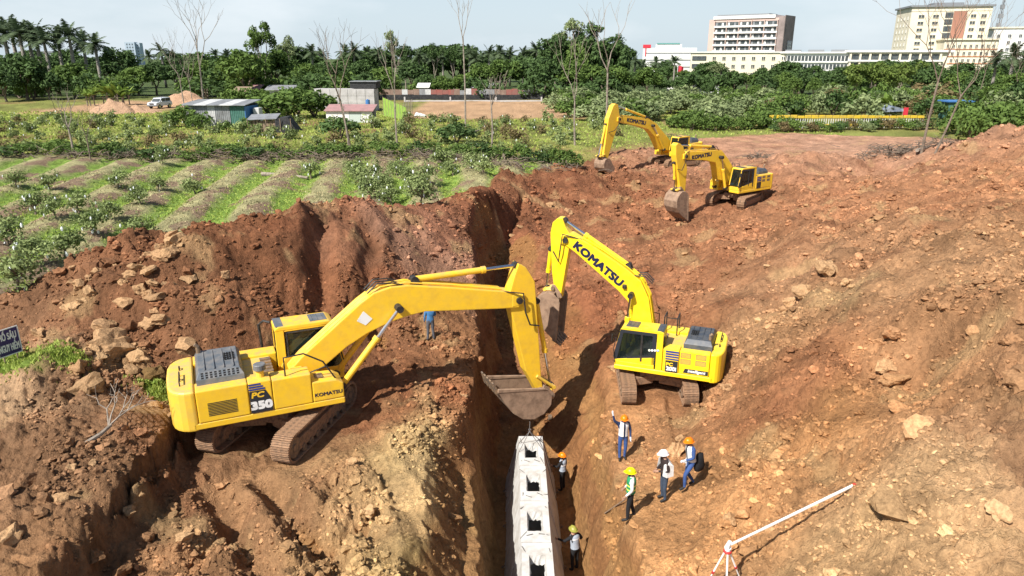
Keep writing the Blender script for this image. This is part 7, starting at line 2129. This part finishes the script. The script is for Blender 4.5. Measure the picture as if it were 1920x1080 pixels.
# sand mound and bund by the car
def mound(label, px, y, w, d, h, seed):
    x = at_y(px, 195, y)[0]
    rg = np.random.default_rng(seed)
    n = 34
    g = np.linspace(-1, 1, n)
    X, Y = np.meshgrid(g, g)
    r = np.hypot(X, Y)
    Z = h * np.clip(1 - r, 0, 1) ** .8 * (1 + .45 * fbm(X * 2 + seed, Y * 2, 3, seed)) - .15
    i = np.arange(n * n).reshape(n, n)
    f = np.stack([i[:-1, :-1], i[:-1, 1:], i[1:, 1:], i[1:, :-1]], -1).reshape(-1, 4)
    c = np.tile([*(np.array(lin(196, 160, 130)) * .8), 1], (n * n, 1))
    me = fast_mesh('sand_mound', np.stack([X.ravel() * w, Y.ravel() * d, Z.ravel()], 1), f, M['soil'], True, {'soil': ('FLOAT_COLOR', c)})
    tag(link('sand_mound', me, None, (x, y, gz(x, y))), label, 'mound')
mound('tan sand mound between the banana clump and the parked car', 212, 116, 4.2, 3.0, 2.1, 5)
mound('low tan bund running right of the sand mound', 255, 117, 4.5, 2.2, 1.2, 6)
mound('tan bank behind the parked car', 345, 138, 5.5, 3.0, 2.2, 7)
for px, y, k, s_ in ((440, 128, 'bush_mid', 1.9), (470, 130, 'bush_mid', 2.0), (495, 131, 'bush_mid', 1.9), (540, 132, 'bush_mid', 2.0), (372, 88, 'bush_mid', 1.1), (400, 85, 'guava_small', 1.2), (425, 86, 'bush_mid', .8), (452, 84, 'guava_small', 1.3), (480, 81, 'guava_small', 1.1), (505, 80, 'guava_small', 1.2), (540, 79, 'guava_small', 1.2), (625, 92, 'guava_small', 1.2), (700, 90, 'guava_small', 1.4)):
    plant(k, at_y(px, 230, y)[0], y, s_, 'bush growing right in front of the sheds of the far orchard', 'bushes before the sheds')
# parked car
CARW = mat('silver_white_car_paint', (.62, .65, .68), .25, spec=.6)
x, y = at_y(300, 196, 126)[0], 126
car = empty('parked_car', (x, y, gz(x, y) + .02), R(-100))
tag(car, 'white off-road car with roof rack parked on the sandy lane', 'car')
MB().prism([(-2.15, .45), (2.15, .45), (2.2, .75), (2.1, 1.0), (1.1, 1.12), (-2.1, 1.12), (-2.2, .8)], -.88, .88).build('body', CARW, car, .06, 2)
MB().prism([(-2.05, 1.12), (1.05, 1.12), (.45, 1.72), (-1.9, 1.76)], -.76, .76).build('cabin', CARW, car, .06, 2)
MB().prism([(1.08, 1.16), (.50, 1.66), (.47, 1.66), (1.02, 1.16)], -.68, .68).build('windscreen', B_GLASS, car)
for sy in (-1, 1):
    MB().prism([(-.5, 1.18), (.85, 1.18), (.40, 1.62), (-.5, 1.64)], sy * .762, sy * .775).build('side_window', B_GLASS, car)
    MB().prism([(-1.9, 1.18), (-.6, 1.18), (-.6, 1.64), (-1.8, 1.66)], sy * .762, sy * .775).build('side_window', B_GLASS, car)
    MB().box(2.1, 2.2, sy * .62 - .16, sy * .62 + .16, .78, .95).build('headlight', M['white'], car, .02)
    MB().box(.7, .85, sy * .88, sy * 1.02, 1.1, 1.28).build('mirror', CARW, car, .02)
    for wx in (-1.35, 1.35):
        wo = MB().tube([(wx, sy * .68, .36), (wx, sy * .90, .36)], .36, 18).build('wheel', M['black'], car)
        MB().tube([(wx, sy * .88, .36), (wx, sy * .92, .36)], .2, 12).build('rim', M['chrome'], wo)
MB().box(2.16, 2.24, -.4, .4, .72, .94).build('grille', M['black'], car)
MB().box(2.1, 2.26, -.86, .86, .42, .62).build('bumper', M['grey_hood'], car, .03)
for sy in (-.6, .6): MB().tube([(-1.7, sy, 1.78), (-1.7, sy, 1.9), (.2, sy, 1.9), (.2, sy, 1.75)], .03, 6).build('rack_rail', M['black'], car)
for i in range(4): MB().tube([(-1.6 + i * .55, -.6, 1.9), (-1.6 + i * .55, .6, 1.9)], .025, 6).build('rack_bar', M['black'], car)
# yellow barrier across the back of the bare earth
YB = mat('yellow_plastic', (.62, .43, .03), .6, (.48, .34, .06), 1.2)
xa, xb = at_y(1440, 240, 91)[0], at_y(1730, 240, 91)[0]
yb = empty('yellow_barrier', (xa, 91, gz(xa, 91)))
tag(yb, 'long yellow plastic barrier with upper and lower bands behind the bare earth', 'barrier')
nb = 22
for i in range(nb):
    w = (xb - xa) / nb
    for z0_, hh_ in ((1.28, .36), (.30, .30)):
        MB().box(i * w + .04, (i + 1) * w - .04, -.08, .08, z0_ + rv.uniform(-.04, .04), z0_ + hh_ + rv.uniform(-.05, .06)).build('barrier_panel', YB, yb, .03)
    for q in (.15, .5, .85): MB().tube([(i * w + q * w, 0, 0), (i * w + q * w, 0, 1.3)], .035, 5).build('barrier_post', M['white'], yb)
# shelter with tarpaulin, blue tarp in the bushes
x, y = at_y(1664, 228, 99)[0], 99
s = empty('tarpaulin_shelter', (x, y, gz(x, y)))
tag(s, 'grey tarpaulin shelter with a red cloth behind the yellow barrier', 'shelter')
TARP = mat('grey_blue_tarpaulin', (.13, .16, .22), .45, (.30, .33, .38), 1.2)
MB().add([(-1.4, -.8, 1.7), (0, -.9, 2.1), (1.5, -.8, 1.75), (1.5, .9, 1.8), (0, .9, 2.2), (-1.4, .9, 1.75), (-1.45, -.85, 1.3), (1.55, -.85, 1.4)], [(0, 1, 4, 5), (1, 2, 3, 4), (0, 6, 7, 2, 1)]).build('tarpaulin', TARP, s)
for q in (-1.35, 1.45): MB().tube([(q, -.8, 0), (q, -.8, 1.7)], .04, 5).build('post', M['wood'], s)
MB().box(1.5, 2.1, -.9, -.8, .9, 1.9).build('red_cloth', B_REDS, s)
x, y = at_y(1788, 215, 104)[0], 104
s = empty('blue_roof_hut', (x, y, gz(x, y)))
tag(s, 'small hut with a blue roof edge half hidden in the right bushes', 'hut')
MB().box(-1.6, 1.6, -1, 1, 0, 2.3).build('wall', TIN_G, s)
MB().box(-1.9, 1.9, -1.3, 1.3, 2.3, 2.5).build('roof', TIN_B, s)
# flag
x, y = at_y(1268, 170, 172)[0], 172
fl = empty('flag', (x, y, gz(x, y)), R(10))
tag(fl, 'red flag on a pole in front of the far white buildings', 'flag')
zt_ = at_y(1268, 122, 172)[2] - gz(x, y)
MB().tube([(0, 0, 0), (0, 0, zt_)], .06, 6).build('pole', M['white'], fl)
v, f = [], []
for i in range(7):
    for z_ in (zt_ - 1.5, zt_ - .1): v.append((i * .24, .15 * math.sin(i * 1.3), z_ - .05 * i))
for i in range(6): f.append((2 * i, 2 * i + 2, 2 * i + 3, 2 * i + 1))
MB().add(v, f).build('cloth', B_REDS, fl)
x, y = at_y(1300, 165, 168)[0], 168
s = empty('garden_wall', (x, y, gz(x, y)))
tag(s, 'short white garden wall under the trees below the slab block', 'wall')
for i in range(4): MB().box(-6 + i * 3, -3.2 + i * 3, -.15, .15, 0, 2.4 - .3 * (i % 2)).build('wall_panel', B_WHITE, s, .03)
